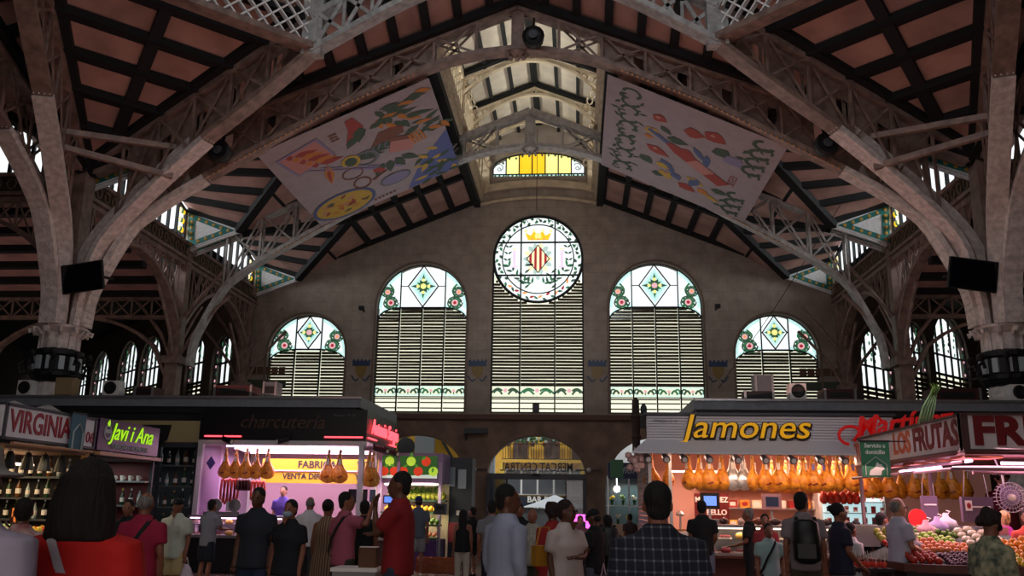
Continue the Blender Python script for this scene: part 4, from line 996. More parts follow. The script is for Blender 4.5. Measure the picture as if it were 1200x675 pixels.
# TV screens on the columns
def tv(px, py, lab, s):
    p = at(px, py, Y=21.0); t = thing('television', lab, 'television', p, R(12*s))
    t.rotation_euler = (R(10), R(-5*s*-1), R(10*s)); MB().box(0, 0, 0, 1.2, .07, .74).build('screen_case', BLACK, t); MB().box(0, -.038, 0, 1.12, .01, .66).build('screen', mat('dead_screen', '0a0c14', .15), t); MB().tube([(0, .05, 0), (s*-.1, .5, .05), (s*-.2, .9, .0)], .04, 6).build('wall_arm', BLACK, t)
tv(97, 325, 'black flat screen hanging from the left column', -1); tv(1140, 322, 'black flat screen hanging from the right column', 1)
# ================================================================== CHARCUTERIA STALL
HDR = mat('black_header', '0e0f13', .35)
def tubes(parent, lst, m, r_=.022, name='tube_light'):
    for a, b in lst: MB().tube([a, b], r_, 6).build(name, m, parent)
X0, X1, YF, YB = -7.5, -3.42, 21.0, 24.6
t = thing('market_stall', 'delicatessen stall with black header and pink lit interior', 'market stall', (0, 0, 0)); CH = t
hd = MB().box((X0+X1)/2, (YF+YB)/2, 3.36, X1-X0, YB-YF, .74).build('black_header', HDR, t)
for x, y in ((X0+.06, YF+.06), (X1-.1, YF+.06), (X1-.1, YF+1.5), (X1-.1, YB-.1), (X0+.06, YB-.1)): MB().box(x, y, 1.5, .12, .12, 3.0).build('post', WALUM, t)
MB().box((X0+X1)/2, YF+.04, 2.94, X1-X0, .1, .1).build('rail', WALUM, t)
PINKW = mat('lilac_panel', 'c0a0b0', .6)
MB().box((X0+X1)/2, YB-.05, 1.5, X1-X0-.2, .06, 3).build('back_panel', PINKW, t); MB().box(X0+.02, (YF+YB)/2, 1.5, .04, YB-YF-.2, 3).build('side_panel', mat('glass_grey_panel', '7d6a80', .3), t)
MB().box((X0+X1)/2, (YF+YB)/2, .06, X1-X0, YB-YF-.8, .12).build('platform', DGREY, t)
tubes(t, [((X0+.5, YF+.5+.55*k, 2.88-.02*k), (X1-.3, YF+.5+.55*k, 2.88-.02*k)) for k in range(4)]+[((X0+.8+.9*k, YF+.4, 2.84), (X0+.4+.9*k, YF+2.2, 2.84)) for k in range(4)], TUBEP)
tubes(t, [((X0+.15, YF-.03, 3.08), (X0+1.05, YF-.03, 3.08)), ((X1-1.0, YF-.03, 3.08), (X1-.08, YF-.03, 3.08))], NEON, .02, 'neon_strip')
tubes(t, [((X1+.03, YF+.1, 3.08), (X1+.03, YF+1.0, 3.08)), ((X1+.03, YF+2.6, 3.08), (X1+.03, YF+3.4, 3.08))], NEON, .02, 'neon_strip')
text('charcutería', .46, ((X0+X1)/2-.02, YF-.02, 3.42), 0, mat('bronze_letters', '5a4438', .35, metal=.5), hd, .02, .25)
text('Puesto 17-18', .1, (X1-.55, YF-.01, 3.6), 0, mat('grey_small_letters', '4a4a50'), hd, .004)
text('Antonio Sergio', .52, (X1+.05, YF+1.95, 3.36), R(90), NEON, hd, .015, .2, .0, 'neon_lettering')
yb = MB().box((X0+X1)/2+.35, YF+2.2, 2.36, 3.1, .04, .62).build('yellow_sign_board', mat('yellow_board', 'a88410', .5), t)
dk2 = mat('sign_ink', '1a1410', .6)
text('FABRICA', .26, (-5.2, YF+2.17, 2.52), 0, dk2, yb, .004, 0, .006); text('VENTA DIRECTA A', .2, (-5.25, YF+2.17, 2.22), 0, dk2, yb, .004, 0, .006); text('VIT', .26, (-3.95, YF+2.17, 2.52), 0, dk2, yb, .004, 0, .006); text('Y NA', .2, (-3.95, YF+2.17, 2.22), 0, dk2, yb, .004, 0, .006)
MB().box((X0+X1)/2+.35, YF+2.15, 2.365, 3.1, .05, .03).build('rail', PINKW, t)
MB().prism([(0, -.16), (.11, 0), (0, .16), (-.11, 0)], YF+.0, YF+.02, 'y').xf(Matrix.Translation((X0+.35, 0, 2.45))).build('diamond_emblem', mat('violet_emblem', '2a2050'), t)
MB().box(X0+.32, YF+.04, 1.9, .5, .02, 1.9).build('glass_pane', glass('stall_glass', (.85, .8, .88)), t)
plight('charcuteria_light', ((X0+X1)/2, 22.6, 2.8), ((X0+X1)/2, 22.6, 0), 3.4, 1.8, 270, (1, .66, .88))
plight('charcuteria_front_light', ((X0+X1)/2, 20.75, 2.8), ((X0+X1)/2, 19.5, 0), 3.6, .2, 30, (1, .5, .82))
# spot projectors under the header
def spot(loc, lab, rz=0, col=BLACK, name='spotlight', L=.26):
    t = thing(name, lab, 'spotlight', loc, rz); MB().tube([(0, 0, 0), (0, -L, -.08)], [.06, .075], 8).build('lamp_head', col, t); MB().bar((-.0, .02, .0), (0, .02, .12), .03, .03).build('bracket', col, t); MB().tube([(0, -L, -.08), (0, -L-.01, -.083)], .05, 8).build('lens', TAGW, t); return t
for k, (px, rz) in enumerate(((262, 1.2), (338, -1.0))): p = at(px, 514, Y=20.9); spot(p, 'black projector lamp under the delicatessen header, %s one' % ('left' if k == 0 else 'middle'), rz)
for k, px in enumerate((444, 468, 512)): p = Vector((X1+.1, YF+.5+1.25*k, 2.86)); spot(p, 'black projector lamp beside the neon script, %s' % ('nearest the corner post', 'second along the side', 'farthest along the side')[k], R(60), BLACK, 'spotlight', .42)
# hams
for k, px in enumerate((266, 278, 290, 302, 315)): p = at(px, 522, Y=21.6); hang(HAM, (p.x, 21.6, 2.78), 'cured ham in the left row of the delicatessen', 'hams in the left row of the delicatessen', .3*(k % 3-1), 1.05)
for k, px in enumerate((386, 399)): p = at(px, 524, Y=21.3); hang(HAM, (p.x, 21.3, 2.74), 'cured ham at the right of the delicatessen front', 'pair of hams at the right of the delicatessen', .4*k, 1.12)
for k, (px, Y) in enumerate(((436, 21.5), (441, 21.9))): p = at(px, 540, Y=Y); hang(HAM, (X1-.02, Y, 2.72), 'cured ham on the side of the delicatessen under the neon', 'hams on the side of the delicatessen', .8, 1.2)
def sausage(px, py, L, m, lab, Y, grp, wd=.03):
    p = at(px, py, Y=Y); t = thing('sausage', lab, 'sausage', p, 0, grp); mb = MB()
    for s in (-1, 1): mb.tube([(0, 0, 0), (s*.03, 0, -.05), (s*.045, 0, -L*.5), (s*.03, 0, -L*.9), (0, 0, -L)], [wd*.4, wd, wd, wd, wd*.4], 6)
    mb.build('casing', m, t, smooth=True); MB().tube([(0, 0, 0), (0, 0, .12)], .006, 4).build('string', TAGW, t)
for k in range(5): sausage(262+k*4, 560+k % 2, .62, SAUR, 'red sausage hanging left in the delicatessen', 22, 'red sausages in the delicatessen')
for k in range(4): sausage(281+k*3.5, 561, .28, SAUD, 'short dark sausage hanging in the delicatessen', 22, 'dark sausages in the delicatessen', .05)
for k in range(4): sausage(297+k*4, 563, .5, SAUR, 'red sausage hanging right in the delicatessen', 22, 'right red sausages in the delicatessen')
# display counter
MEAT = [mat('meat_pink', 'c07a80', .4, noise=.3, scale=20), mat('meat_red', '8c3038', .4), mat('meat_pale', 'd8b0a8', .4), mat('cheese_yellow', 'd0a850', .5)]
def counter(name, lab, x0, x1, y0, y1, ztop, base, light, n, rows=2, zsh=(.86, 1.08), grp='', seed=1, sidey=False):
    t = thing(name, lab, 'display counter', ((x0+x1)/2, (y0+y1)/2, 0)); w_, d = x1-x0, y1-y0
    MB().box(0, .04, zsh[0]/2, w_, d-.1, zsh[0]-.04).build('base', base, t)
    MB().box(0, -d/2+.02, zsh[0]-.03, w_, .05, .06).build('front_rail', STEEL, t); MB().box(0, 0, ztop-.02, w_, d, .04).build('top_shelf', STEEL, t)
    MB().box(0, d/2-.04, (zsh[0]+ztop)/2, w_, .04, ztop-zsh[0]).build('back_pane', STEEL, t)
    MB().box(0, -d/2+.01, (zsh[0]+ztop)/2, w_, .01, ztop-zsh[0]-.06).build('front_glass', glass('counter_glass', (.93, .92, .93), .06), t)
    MB().box(0, -.02, zsh[1], w_-.04, d*.5, .015).build('inner_shelf', glass('counter_glass', (.93, .92, .93)), t)
    MB().tube([(-w_/2+.05, -d/2+.06, ztop-.06), (w_/2-.05, -d/2+.06, ztop-.06)], .014, 6).build('tube_light', light, t)
    rnd = random.Random(seed)
    for k in range(n):
        x = (x0+x1)/2-w_/2+.1+(w_-.2)*(k % (n//rows))/(n//rows); z = zsh[0]-.02 if k < n//rows else zsh[1]+.01
        tt = thing(('meat_tray', 'meat_joint')[k % 2], lab2(lab, k < n//rows), 'meat', (x, (y0+y1)/2-.08+rnd.uniform(-.06, .06), z), rnd.uniform(-.5, .5), grp or lab)
        mb = MB()
        if k % 2: mb.ball((0, 0, .06), .1, .07, .06, 8, k=5); mb.build('meat_piece', MEAT[k % 4], tt, smooth=True); MB().tube([(-.08, 0, .1), (0, 0, .125), (.08, 0, .1)], .008, 4).build('string', TAGW, tt)
        else:
            mb.box(0, 0, .02, .22, .16, .03); mb.build('tray', TAGW, tt); m2 = MB()
            for q in range(4): m2.ball((-.075+.05*q, 0, .05), .035, .06, .03, 7, k=4)
            m2.build('slices', MEAT[(k//2) % 4], tt, smooth=True)
    return t
def lab2(lab, low): return 'meat laid out on the %s of the %s' % ('floor' if low else 'inner shelf', lab.split(' with')[0])
counter('display_counter', 'delicatessen glass counter with pink light and black base', X0+.25, X1-.5, 20.2, 20.95, 1.25, BLACK, TUBEP, 24, 2, (.82, 1.04), 'meat in the delicatessen counter')
plight('counter_glow', ((X0+X1)/2, 20.5, 1.18), ((X0+X1)/2, 20.45, 0), 3.2, .3, 14, (1, .6, .92))
MB().box(-4.15, 23.5, 1.75, .5, .05, .34).build('menu_screen', mat('dead_screen', '0a0c14'), CH)
for k, (px, lab) in enumerate(((275, 'left'), (253, 'far left'))):
    p = at(px, 600, Y=20.8); t = thing('slicing_machine', 'steel slicing machine on the delicatessen counter, %s' % lab, 'slicer', (p.x, 20.7, 1.25)); MB().box(0, 0, .04, .4, .3, .08).build('machine_base', STEEL, t); MB().lathe([(.01, -.01), (.15, 0), (.15, .02), (.02, .03)], 16).xf(Matrix.Translation((.05, -.05, .22)) @ Matrix.Rotation(R(90), 4, 'X')).build('blade_disc', STEEL, t); MB().box(-.1, .03, .2, .12, .16, .22).build('motor_housing', WALUM, t)
# side counter facing the middle aisle
counter('display_counter', 'side glass counter with cheese under the neon script', -3.3, -2.72, 20.9, 21.6, 1.18, mat('brown_base', '4a3028', .6), TUBEW, 6, 2, (.8, 1.0), 'cheese in the side counter', 5)
p = at(455, 588, Y=21.6); t = thing('weighing_scale', 'black scale with small blue screen next to the red shirted man', 'scale', (p.x, 21.6, 1.18)); MB().box(0, 0, .06, .3, .3, .12).build('scale_base', BLACK, t); MB().box(0, .1, .25, .04, .04, .3).build('stem', BLACK, t); MB().box(0, .05, .48, .26, .06, .2).build('display_case', BLACK, t); MB().box(0, .015, .48, .2, .01, .14).build('blue_screen', emat('blue_screen', (.12, .25, .8), 1), t)
# ================================================================== BOTTLE SHOP LEFT OF IT
t = thing('bottle_shop', 'dark glazed shop with a beige fascia left of the delicatessen', 'shop', (0, 0, 0))
MB().box(-9.5, 21.3, 3.2, 3.9, .2, .52).build('beige_fascia', mat('beige_board', '9a8a62', .6), t); MB().box(-9.5, 24, 1.5, 3.9, .1, 3.4).build('back_panel', DGREY, t)
MB().box(-9.5, 21.3, 2.88, 3.9, .14, .1).build('frame_rail', DGREY, t)
for k in range(5): MB().box(-11.35+k*.93, 21.3, 1.45, .07, .1, 2.9).build('frame_post', DGREY, t)
for k in range(4): MB().box(-9.5, 21.75, .9+.5*k, 3.7, .35, .03).build('glass_shelf', STEEL, t)
MB().box(-9.5, 21.6, .42, 3.8, .6, .84).build('base_cabinet', DGREY, t)
MB().prism([(-.35, .2), (.35, .2), (.28, -.15), (0, -.3), (-.28, -.15)], 21.1, 21.18, 'y').xf(Matrix.Translation((at(183, 500, Y=21.1).x, 0, 3.15))).build('black_shield_sign', BLACK, t)
BOT = [mat('bottle_green', '1c3a24', .15), mat('bottle_amber', '5a3414', .15), mat('bottle_clear', '8a9a9a', .1), mat('bottle_dark', '0c1414', .1)]
def bottle_tmpl(i):
    t = thing('bottle', 'x', 'bottle', (0, 0, -50)); MB().lathe([(.035, 0), (.04, .02), (.04, .17), (.015, .23), (.014, .29), (.017, .3)], 8).build('glass_body', BOT[i], t, smooth=True); MB().lathe([(.0405, .06), (.041, .06), (.041, .14), (.0405, .14)], 8).build('label_band', TAGW, t); MB().lathe([(.018, .27), (.019, .31), (.01, .315)], 8).build('cap', (GOLD, BLACK, REDBOX, STEEL)[i], t); TEMPL.append(t); return t
BT = [bottle_tmpl(i) for i in range(4)]
NB = ('bottom', 'second', 'third', 'top')
for r_ in range(4):
    for k in range(17):
        dup(BT[(k*3+r_*5) % 4], (-11.1+k*.215, 21.72, .917+.5*r_), 0, 'bottle on the %s shelf of the glazed bottle shop' % NB[r_], 'bottles on the %s shelf' % NB[r_], 1.1+.15*((k*7) % 3))
plight('bottle_shop_light', (-9.5, 22.4, 2.9), (-9.5, 21.9, 0), 3.2, .8, 14, (.85, .95, 1))
# ================================================================== VIRGINIA STALL AND ITS NEIGHBOUR
SIGNW = mat('sign_white', 'd4ced2', .5); SIGNR = mat('sign_red', '8a1c28', .5)
XV = -6.6
t = thing('market_stall', 'food stall with white sign board and red letters at the far left', 'market stall', (0, 0, 0)); VS = t
sb = MB().box(XV-.06, 13.45, 2.64, .1, 2.5, .44).build('sign_board', SIGNW, t); MB().box(XV-1.6, 12.26, 2.64, 3.1, .1, .44).build('sign_board', SIGNW, t)
mb = MB()
for z in (2.4, 2.88): mb.box(XV-.05, 13.45, z, .14, 2.5, .04)
for y in (12.25, 14.68): mb.box(XV-.05, y, 2.64, .14, .05, .5)
mb.build('sign_frame', DGREY, t)
text('VIRGINIA', .46, (XV, 13.15, 2.64), R(90), SIGNR, sb, .006, 0, .006, sx=.83); text('91', .24, (XV, 14.02, 2.56), R(90), SIGNR, sb, .006); text('06', .26, (XV, 14.55, 2.56), R(90), SIGNR, sb, .006)
MB().box(XV-1.7, 13.45, 2.3, 3.3, 2.5, .06).build('roof_panel', mat('warm_ceiling', '8a6a50', .6), t)
for x, y in ((XV-.08, 12.35), (XV-.08, 14.6), (XV-3.2, 12.35)): MB().box(x, y, 1.15, .08, .08, 2.3).build('post', mat('ochre_post', 'a87a28', .5), t)
tubes(t, [((XV+.05, 12.4, 2.33), (XV+.05, 14.6, 2.33))], mat('copper_rail', 'b08060', .4), .025, 'rail'); tubes(t, [((XV-.9, 12.8, 2.1), (XV-.9, 14.5, 2.1)), ((XV-1.4, 12.7, 1.98), (XV-1.4, 14.6, 1.98))], TUBEW)
MB().box(XV-3.1, 13.45, 1.2, .08, 2.5, 2.3).build('back_panel', mat('dark_shelf_back', '2a2024', .6), t); MB().box(XV-1.6, 14.66, 1.2, 3.0, .06, 2.3).build('back_panel', mat('dark_shelf_back2', '1c1416', .6), t)
for k in range(3): MB().box(XV-1.3, 14.5, 1.22+.34*k, 2.4, .24, .03).build('shelf', DGREY, t)
MB().box(XV-.25, 13.45, .5, .7, 2.3, 1.0).build('counter', mat('red_counter', '6a1820', .5), t); MB().box(XV-.25, 13.45, 1.02, .76, 2.4, .04).build('counter_top', STEEL, t)
for k in range(3): MB().box(XV-2.9, 13.4, 1.2+.38*k, .3, 2.3, .03).build('shelf', DGREY, t)
plight('virginia_light', (XV-1.2, 13.4, 2.2), (XV-1.0, 13.4, 0), 1.6, 2.0, 45, (1, .74, .4)); plight('virginia_front', (XV+.1, 13.4, 2.25), (XV+.6, 13.4, 0), .1, 2.2, 10, (1, .78, .5))
MB().tube([(XV-.3, 12.5, 2.86), (XV-.4, 13, 2.9), (XV-.35, 13.4, 2.87), (XV-.4, 13.9, 2.93), (XV-.3, 14.4, 2.86)], [.04, .11, .07, .12, .03], 8).build('plastic_cover', mat('dusty_sheet', '8a8482', .7), t, smooth=True)
def pendant(loc, lab, grp):
    t = thing('hanging_lamp', lab, 'lamp', loc, 0, grp); MB().lathe([(.03, 0), (.06, -.06), (.09, -.2), (.1, -.26), (.07, -.25)], 10).build('lamp_shade', BLACK, t); MB().tube([(0, 0, 0), (0, 0, .12)], .008, 4).build('cord', BLACK, t)
for k in range(4): pendant((XV-.18, 12.75+.45*k, 2.24), 'small black lamp hanging under the red lettered sign', 'black lamps under the red lettered sign')
pz = lambda r_: 1.04+r_
t2 = thing('framed_poster', 'pale framed poster hanging at the corner of the far left stall', 'poster', (XV-.5, 12.45, 1.65)); MB().box(0, 0, 0, .42, .03, .62).build('frame', mat('ochre_post', 'a87a28'), t2); MB().box(0, -.018, 0, .36, .01, .55).build('print', mat('poster_paper', 'a8a890', .6, noise=.5, scale=9, col2='5a6a70'), t2)
# produce and plates along this counter
kinds = [make_fruit('lettuce', .09, 'lettuce', .8, False), make_fruit('lemon', .05, 'lemon', 1.1), make_fruit('tomato', .055, 'tomato', .85), make_fruit('white', .07, 'cauliflower', .8, False)]
lb = ['lettuce', 'lemon', 'tomato', 'cauliflower']
for k in range(30):
    i = (0, 3, 0, 1, 2, 1)[(k//5) % 6]; dup(kinds[i], (XV-.12-.11*(k % 5), 12.5+.38*(k//5)+.02*(k % 3), 1.04+(.08 if i in (0, 3) else .05)), k, '%s on the counter under the red lettered sign' % lb[i], '%s heads and fruit on the far left counter' % lb[i])
for k in range(16): dup(BT[k % 4], (XV-2.9, 12.5+.3*(k % 8), 1.215+.38*(k//8)), 0, 'bottle on the back shelf of the far left stall', 'bottles at the back of the far left stall', 1.15)
for r_ in range(3):
    for k in range(14): dup(BT[(k*5+r_) % 4], (XV-2.4+.165*k, 14.48, 1.235+.34*r_), 0, 'bottle on the %s side shelf under the red lettered sign' % ('lowest', 'middle', 'upper')[r_], 'bottles on the %s side shelf at the far left' % ('lowest', 'middle', 'upper')[r_], .85+.1*(k % 3))
# blue hanging pennant
t = thing('hanging_pennant', 'small teal pennant with a pale house shape between the two left signs', 'pennant', (XV+.06, 14.05, 2.62), R(90)); MB().box(0, 0, 0, .42, .012, .62).build('cloth', mat('teal_cloth', '3a5a68', .7), t); MB().path([(-.14, -.01, -.28), (-.14, -.01, 0), (0, -.01, .13), (.14, -.01, 0), (.14, -.01, -.28)], .01, .04, (0, 1, 0)).build('house_outline', mat('pale_print', '9aa0a0'), t); MB().box(0, 0, .3, .46, .03, .03).build('rod', BLACK, t)
# second stall with purple sign
t = thing('market_stall', 'stall with purple sign board and glowing green script', 'market stall', (0, 0, 0))
PUR = mat('purple_board', '2c0e34', .35); sb = MB().box(XV-.06, 15.95, 2.66, .1, 2.25, .54).build('sign_board', PUR, t)
text('Javi i Ana', .42, (XV, 16.0, 2.72), R(90), emat('green_glow', (.38, .8, .01), .8), sb, .006, .4, .0, 'neon_lettering'); text('TURRONES I BOMBONS', .13, (XV, 15.95, 2.47), R(90), mat('pale_print', 'b0b0b0'), sb, .004)
mb = MB(); mb.prism(disc(0, 0, .13, 14), 0, .01, 'y', 0, holes=[disc(0, 0, .1, 14)]); mb.box(0, .0, .02, .2, .01, .07); mb.prism(leaf(0, .1, .12, .08, 1.4), 0, .01, 'y', 1); mb.xf(Matrix.Translation((XV+.0, 15.12, 2.7)) @ Matrix.Rotation(R(90), 4, 'Z')); mb.build('round_emblem', [mat('pale_print', 'b0b0b0'), MATS['green_glow']], t)
MB().bar((XV+.02, 14.8, 2.33), (XV+.02, 17.1, 2.33), .1, .06).build('copper_rail', mat('copper_rail', 'b08060'), t)
MB().box(XV-1.5, 15.95, 2.3, 2.9, 2.2, .06).build('roof_panel', DGREY, t); MB().box(XV-2.9, 15.95, 1.2, .06, 2.2, 2.3).build('back_panel', mat('deep_red_panel', '5a141c', .5), t); MB().box(XV-1.5, 17.05, 1.2, 2.9, .06, 2.3).build('back_panel', mat('deep_red_panel', '5a141c'), t)
MB().box(XV-.3, 15.95, .5, .6, 2.2, 1.0).build('counter', DGREY, t); MB().box(XV-.7, 16.9, 1.9, 1.3, .25, .03).build('shelf', STEEL, t); MB().box(XV-.7, 16.9, 1.45, 1.3, .25, .03).build('shelf', STEEL, t)
for x, y in ((XV-.05, 14.9), (XV-.05, 17.0)): MB().box(x, y, 1.15, .06, .06, 2.3).build('post', DGREY, t)
plight('purple_stall_light', (XV-1.2, 16, 2.2), (XV-1.2, 16.2, 0), 1.6, 1.6, 16, (.85, 1, .95))
cup = thing('white_cup', 'x', 'cup', (0, 0, -50)); MB().lathe([(.03, 0), (.045, .1), (.04, .1), (.026, .01)], 10).build('cup_body', TAGW, cup); MB().tube([(.04, 0, .08), (.07, 0, .06), (.04, 0, .03)], .007, 4).build('handle', TAGW, cup); TEMPL.append(cup)
for k in range(7): dup(cup, (XV-1.2+.16*k, 16.88, 1.915), 0, 'white cup on the top shelf under the purple sign', 'white cups under the purple sign')
for k in range(7): dup(BT[(k*3) % 4], (XV-1.2+.17*k, 16.88, 1.465), 0, 'bottle on the shelf below the white cups', 'bottles below the white cups')
# ================================================================== FRUIT STALL IN THE MIDDLE
t = thing('market_stall', 'greengrocer stall with tomato photographs on its header', 'market stall', (0, 0, 0))
LIL = mat('lilac_metal', '8a7094', .5); p0 = at(448, 534, Y=22.9); p1 = at(519, 566, Y=22.9)
MB().box((p0.x+p1.x)/2, 23.5, 2.46, p1.x-p0.x, 1.3, .74).build('header', LIL, t)
for a, b_ in ((448, 465), (469, 512)):
    q0, q1 = at(a, 537, Y=22.84), at(b_, 563, Y=22.84); mb = MB(); z0, z1 = 2.2, 2.76; w_ = q1.x-q0.x; cx = (q0.x+q1.x)/2
    mb.box(cx, 22.835, (z0+z1)/2, w_, .02, z1-z0, mi=0)
    for k in range(5 if w_ > .6 else 3):
        x = q0.x+w_*(k+.5)/(5 if w_ > .6 else 3); z = z0+.17+.25*(k % 2); mb.prism(disc(x, z, .12, 12), 22.815, 22.82, 'y', 1 if k % 3 != 1 else 2); mb.prism(leaf(x, z+.1, .14, .07, .5+k), 22.81, 22.812, 'y', 3)
    mb.prism([(q0.x, z0), (q1.x, z0), (q1.x, z0+.1), (q0.x, z0+.05)], 22.818, 22.822, 'y', 4)
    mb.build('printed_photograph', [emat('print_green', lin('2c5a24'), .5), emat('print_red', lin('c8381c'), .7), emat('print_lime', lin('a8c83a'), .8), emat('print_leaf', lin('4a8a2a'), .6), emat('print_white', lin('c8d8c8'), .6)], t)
for x in (p0.x+.0, at(467, 560, Y=22.8).x, p1.x-.05): MB().box(x, 22.78, 1.3, .08, .08, 2.6).build('post', mat('pale_lilac_post', 'a890b0', .5), t)
MB().box((p0.x+p1.x)/2, 24.1, 1.2, p1.x-p0.x, .05, 2.2).build('back_panel', mat('cream_panel', 'c8b890', .6), t)
MB().box((p0.x+p1.x)/2, 22.9, .35, p1.x-p0.x, 1.5, .7).build('stand', mat('violet_skirt', '3a1c5a', .6), t)
for k in range(4): MB().bar((p0.x, 22.35+.42*k, .75+.3*k), (p1.x, 22.35+.42*k, .75+.3*k), .4, .04).build('step_shelf', mat('crate_green', '2a4a34'), t)
tubes(t, [((p0.x+.1, 22.9, 2.05), (p1.x-.1, 22.9, 2.05))], emat('white_tube', (1, .95, .75), 5)); plight('greengrocer_light', ((p0.x+p1.x)/2, 22.6, 2.05), ((p0.x+p1.x)/2, 23, 0), 1.2, .5, 42, (1, .93, .62))
mg, bn, gr, wh = make_fruit('mango', .075, 'mango', 1.2), make_fruit('banana', .055, 'yellow_pepper', 1.2), make_fruit('green', .06, 'green_pepper', 1.2), make_fruit('peach', .05, 'peach', .95)
rows4 = [(wh, 'peach', .05), (gr, 'green_pepper', .06), (bn, 'yellow_pepper', .06), (mg, 'mango', .075)]
for r_, (f_, nm, rr) in enumerate(rows4):
    for k in range(24):
        x = p0.x+.12+(p1.x-p0.x-.2)*((k % 12)/11); dup(f_, (x, 22.25+.42*r_+.16*(k//12), .77+.3*r_+rr*1.1+.03*(k//12)), k, '%s on the %s step of the greengrocer display' % (nm.replace('_', ' '), ('lowest', 'second', 'third', 'top')[r_]), '%ss of the greengrocer display' % nm.replace('_', ' '))
lv = MB(); rnd = random.Random(2)
for k in range(60): x = rnd.uniform(p0.x+.1, p1.x-.2); z = rnd.uniform(1.82, 2.02); lv.tube([(x, 23.75, z), (x+rnd.uniform(-.1, .25), 23.55, z-rnd.uniform(.05, .3))], [.03, .006], 4)
o = lv.build('leafy_greens', FRM['green']); tag(o, 'heap of leafy green vegetables at the top of the greengrocer display', 'vegetables', kind='stuff')
for k in range(3):
    p = at(497+16*k, 640, Y=21.75); c = thing('fruit_crate', 'orange fruit crate on the floor before the greengrocer, %s of three' % ('left', 'middle', 'right')[k], 'crate', (p.x, 21.75, 0)); mb = MB()
    for z in (.06, .18, .3): mb.box(0, -.15, z, .32, .02, .09); mb.box(0, .15, z, .32, .02, .09)
    for s in (-1, 1): mb.box(s*.15, 0, .18, .02, .3, .32)
    mb.build('slats', mat('orange_crate', '8a4420', .6), c); MB().box(0, 0, .02, .3, .3, .03).build('crate_floor', mat('orange_crate', '8a4420'), c)
# small hanging scale and grey kiosk to the right
p = at(517, 592, Y=22.3); t = thing('weighing_scale', 'grey box scale on a pole at the right of the greengrocer', 'scale', (p.x, 22.2, 0)); MB().tube([(0, 0, 0), (0, 0, 1.35)], .02, 6).build('pole', STEEL, t); MB().box(0, 0, 1.45, .3, .2, .26).build('display_case', DGREY, t); MB().box(0, -.105, 1.48, .2, .01, .1).build('screen', BLACK, t)
t = thing('kiosk', 'grey and black kiosk with stacked panels right of the greengrocer', 'kiosk', (0, 0, 0)); q = at(534, 570, Y=24.3)
MB().box(q.x, 24.6, 1.4, .9, .8, 2.8).build('kiosk_body', mat('dark_kiosk', '2c3036', .5), t)
for k in range(3): MB().box(q.x-.4+.3*k, 24.1, 2.35-.06*k, .22, .08, .5).build('glass_door', mat('grey_pane', '6a7680', .2), t)
MB().box(q.x+.1, 24.15, .85, .7, .1, .5).build('red_panel', mat('kiosk_red', '7a2428', .5), t); MB().box(q.x+.15, 24.08, 1.35, .16, .03, .12).build('notice', TAGW, t)
# ================================================================== OUTSIDE THE DOORS
FY = 46.0
t = thing('street_building', 'yellow balcony house with a bar across the street, seen through the middle door', 'building', (0, 0, 0))
YEL = mat('ochre_facade', 'd8a838', .8); WHF = mat('white_facade', 'd8dce0', .8); WIN = mat('dark_window', '4a5058', .2); RDF = mat('red_facade', 'c0484a', .8); SHUT = mat('brown_shutter', '5a4440', .6)
MB().box(-.4, FY+.5, 3, 5.0, 1, 6).build('wall', YEL, t); MB().box(2.6, FY+.5, 3, .55, 1, 6).build('red_wall_strip', RDF, t); MB().box(5.5, FY+.5, 3, 5.2, 1, 6).build('white_wall', WHF, t); MB().box(-4.6, FY+.6, 3, 3.4, 1, 6).build('white_wall', mat('pale_blue_facade', 'b8ccdc', .8), t)
for x in (-1.3, .3, 1.7):
    MB().box(x, FY-.02, 4.75, .75, .08, 1.7).build('shutter_door', SHUT, t)
MB().box(0, FY-.35, 3.75, 4.4, .7, .16).build('balcony_slab', YEL, t)
mb = MB()
for k in range(34): mb.box(-2.15+.13*k, FY-.68, 4.2, .025, .025, .8)
mb.box(0, FY-.68, 4.6, 4.4, .04, .04); mb.box(0, FY-.68, 3.85, 4.4, .04, .04); mb.build('balcony_railing', BLACK, t)
for x, c, z in ((-1.0, GOLD, 5.3), (.2, mat('orange_flag', 'c88a3a'), 5.25), (1.2, mat('blue_flag', '3a5ac0'), 5.35)): MB().prism(disc(0, 0, .16, 8, .26), FY-.5, FY-.46, 'y').xf(Matrix.Translation((x, 0, z))).build('hanging_flag', c, t)
MB().prism([(1.0, 4.9), (1.3, 5.1), (2.1, 4.5), (1.9, 4.35), (1.3, 4.5)], FY-.8, FY-.74, 'y').build('green_flag', mat('green_flag', '0c6a34'), t)
MB().box(0, FY-.05, 2.75, 4.2, .1, 1.3).build('shop_window_frame', WHF, t)
for k in range(5): MB().box(-1.65+.82*k, FY-.12, 2.75, .72, .04, 1.15).build('window_pane', WIN, t)
MB().box(0, FY-.2, 1.75, 4.4, .2, .55).build('bar_sign_board', mat('navy_board', '1c2434', .5), t)
text('BAR FOX', .4, (-.1, FY-.31, 1.87), 0, mat('white_letters', 'e8e8e8'), t, .004, 0, .01); text('RAC FOX', .32, (.1, FY-.31, 1.55), 0, mat('white_letters', 'e8e8e8'), t, .004, 0, .01)
MB().box(0, FY-.02, .75, 4.4, .1, 1.4).build('ground_floor', WIN, t)
for x in (-2.2, 1.85, 2.25): MB().box(x, FY-.1, 2.7, .22, .1, 1.9).build('yellow_pillar', mat('bright_yellow', 'e0c040', .7), t)
PLN = [mat('plant_green', '2c5a34', .8), mat('plant_pale', 'a8c0b8', .8)]
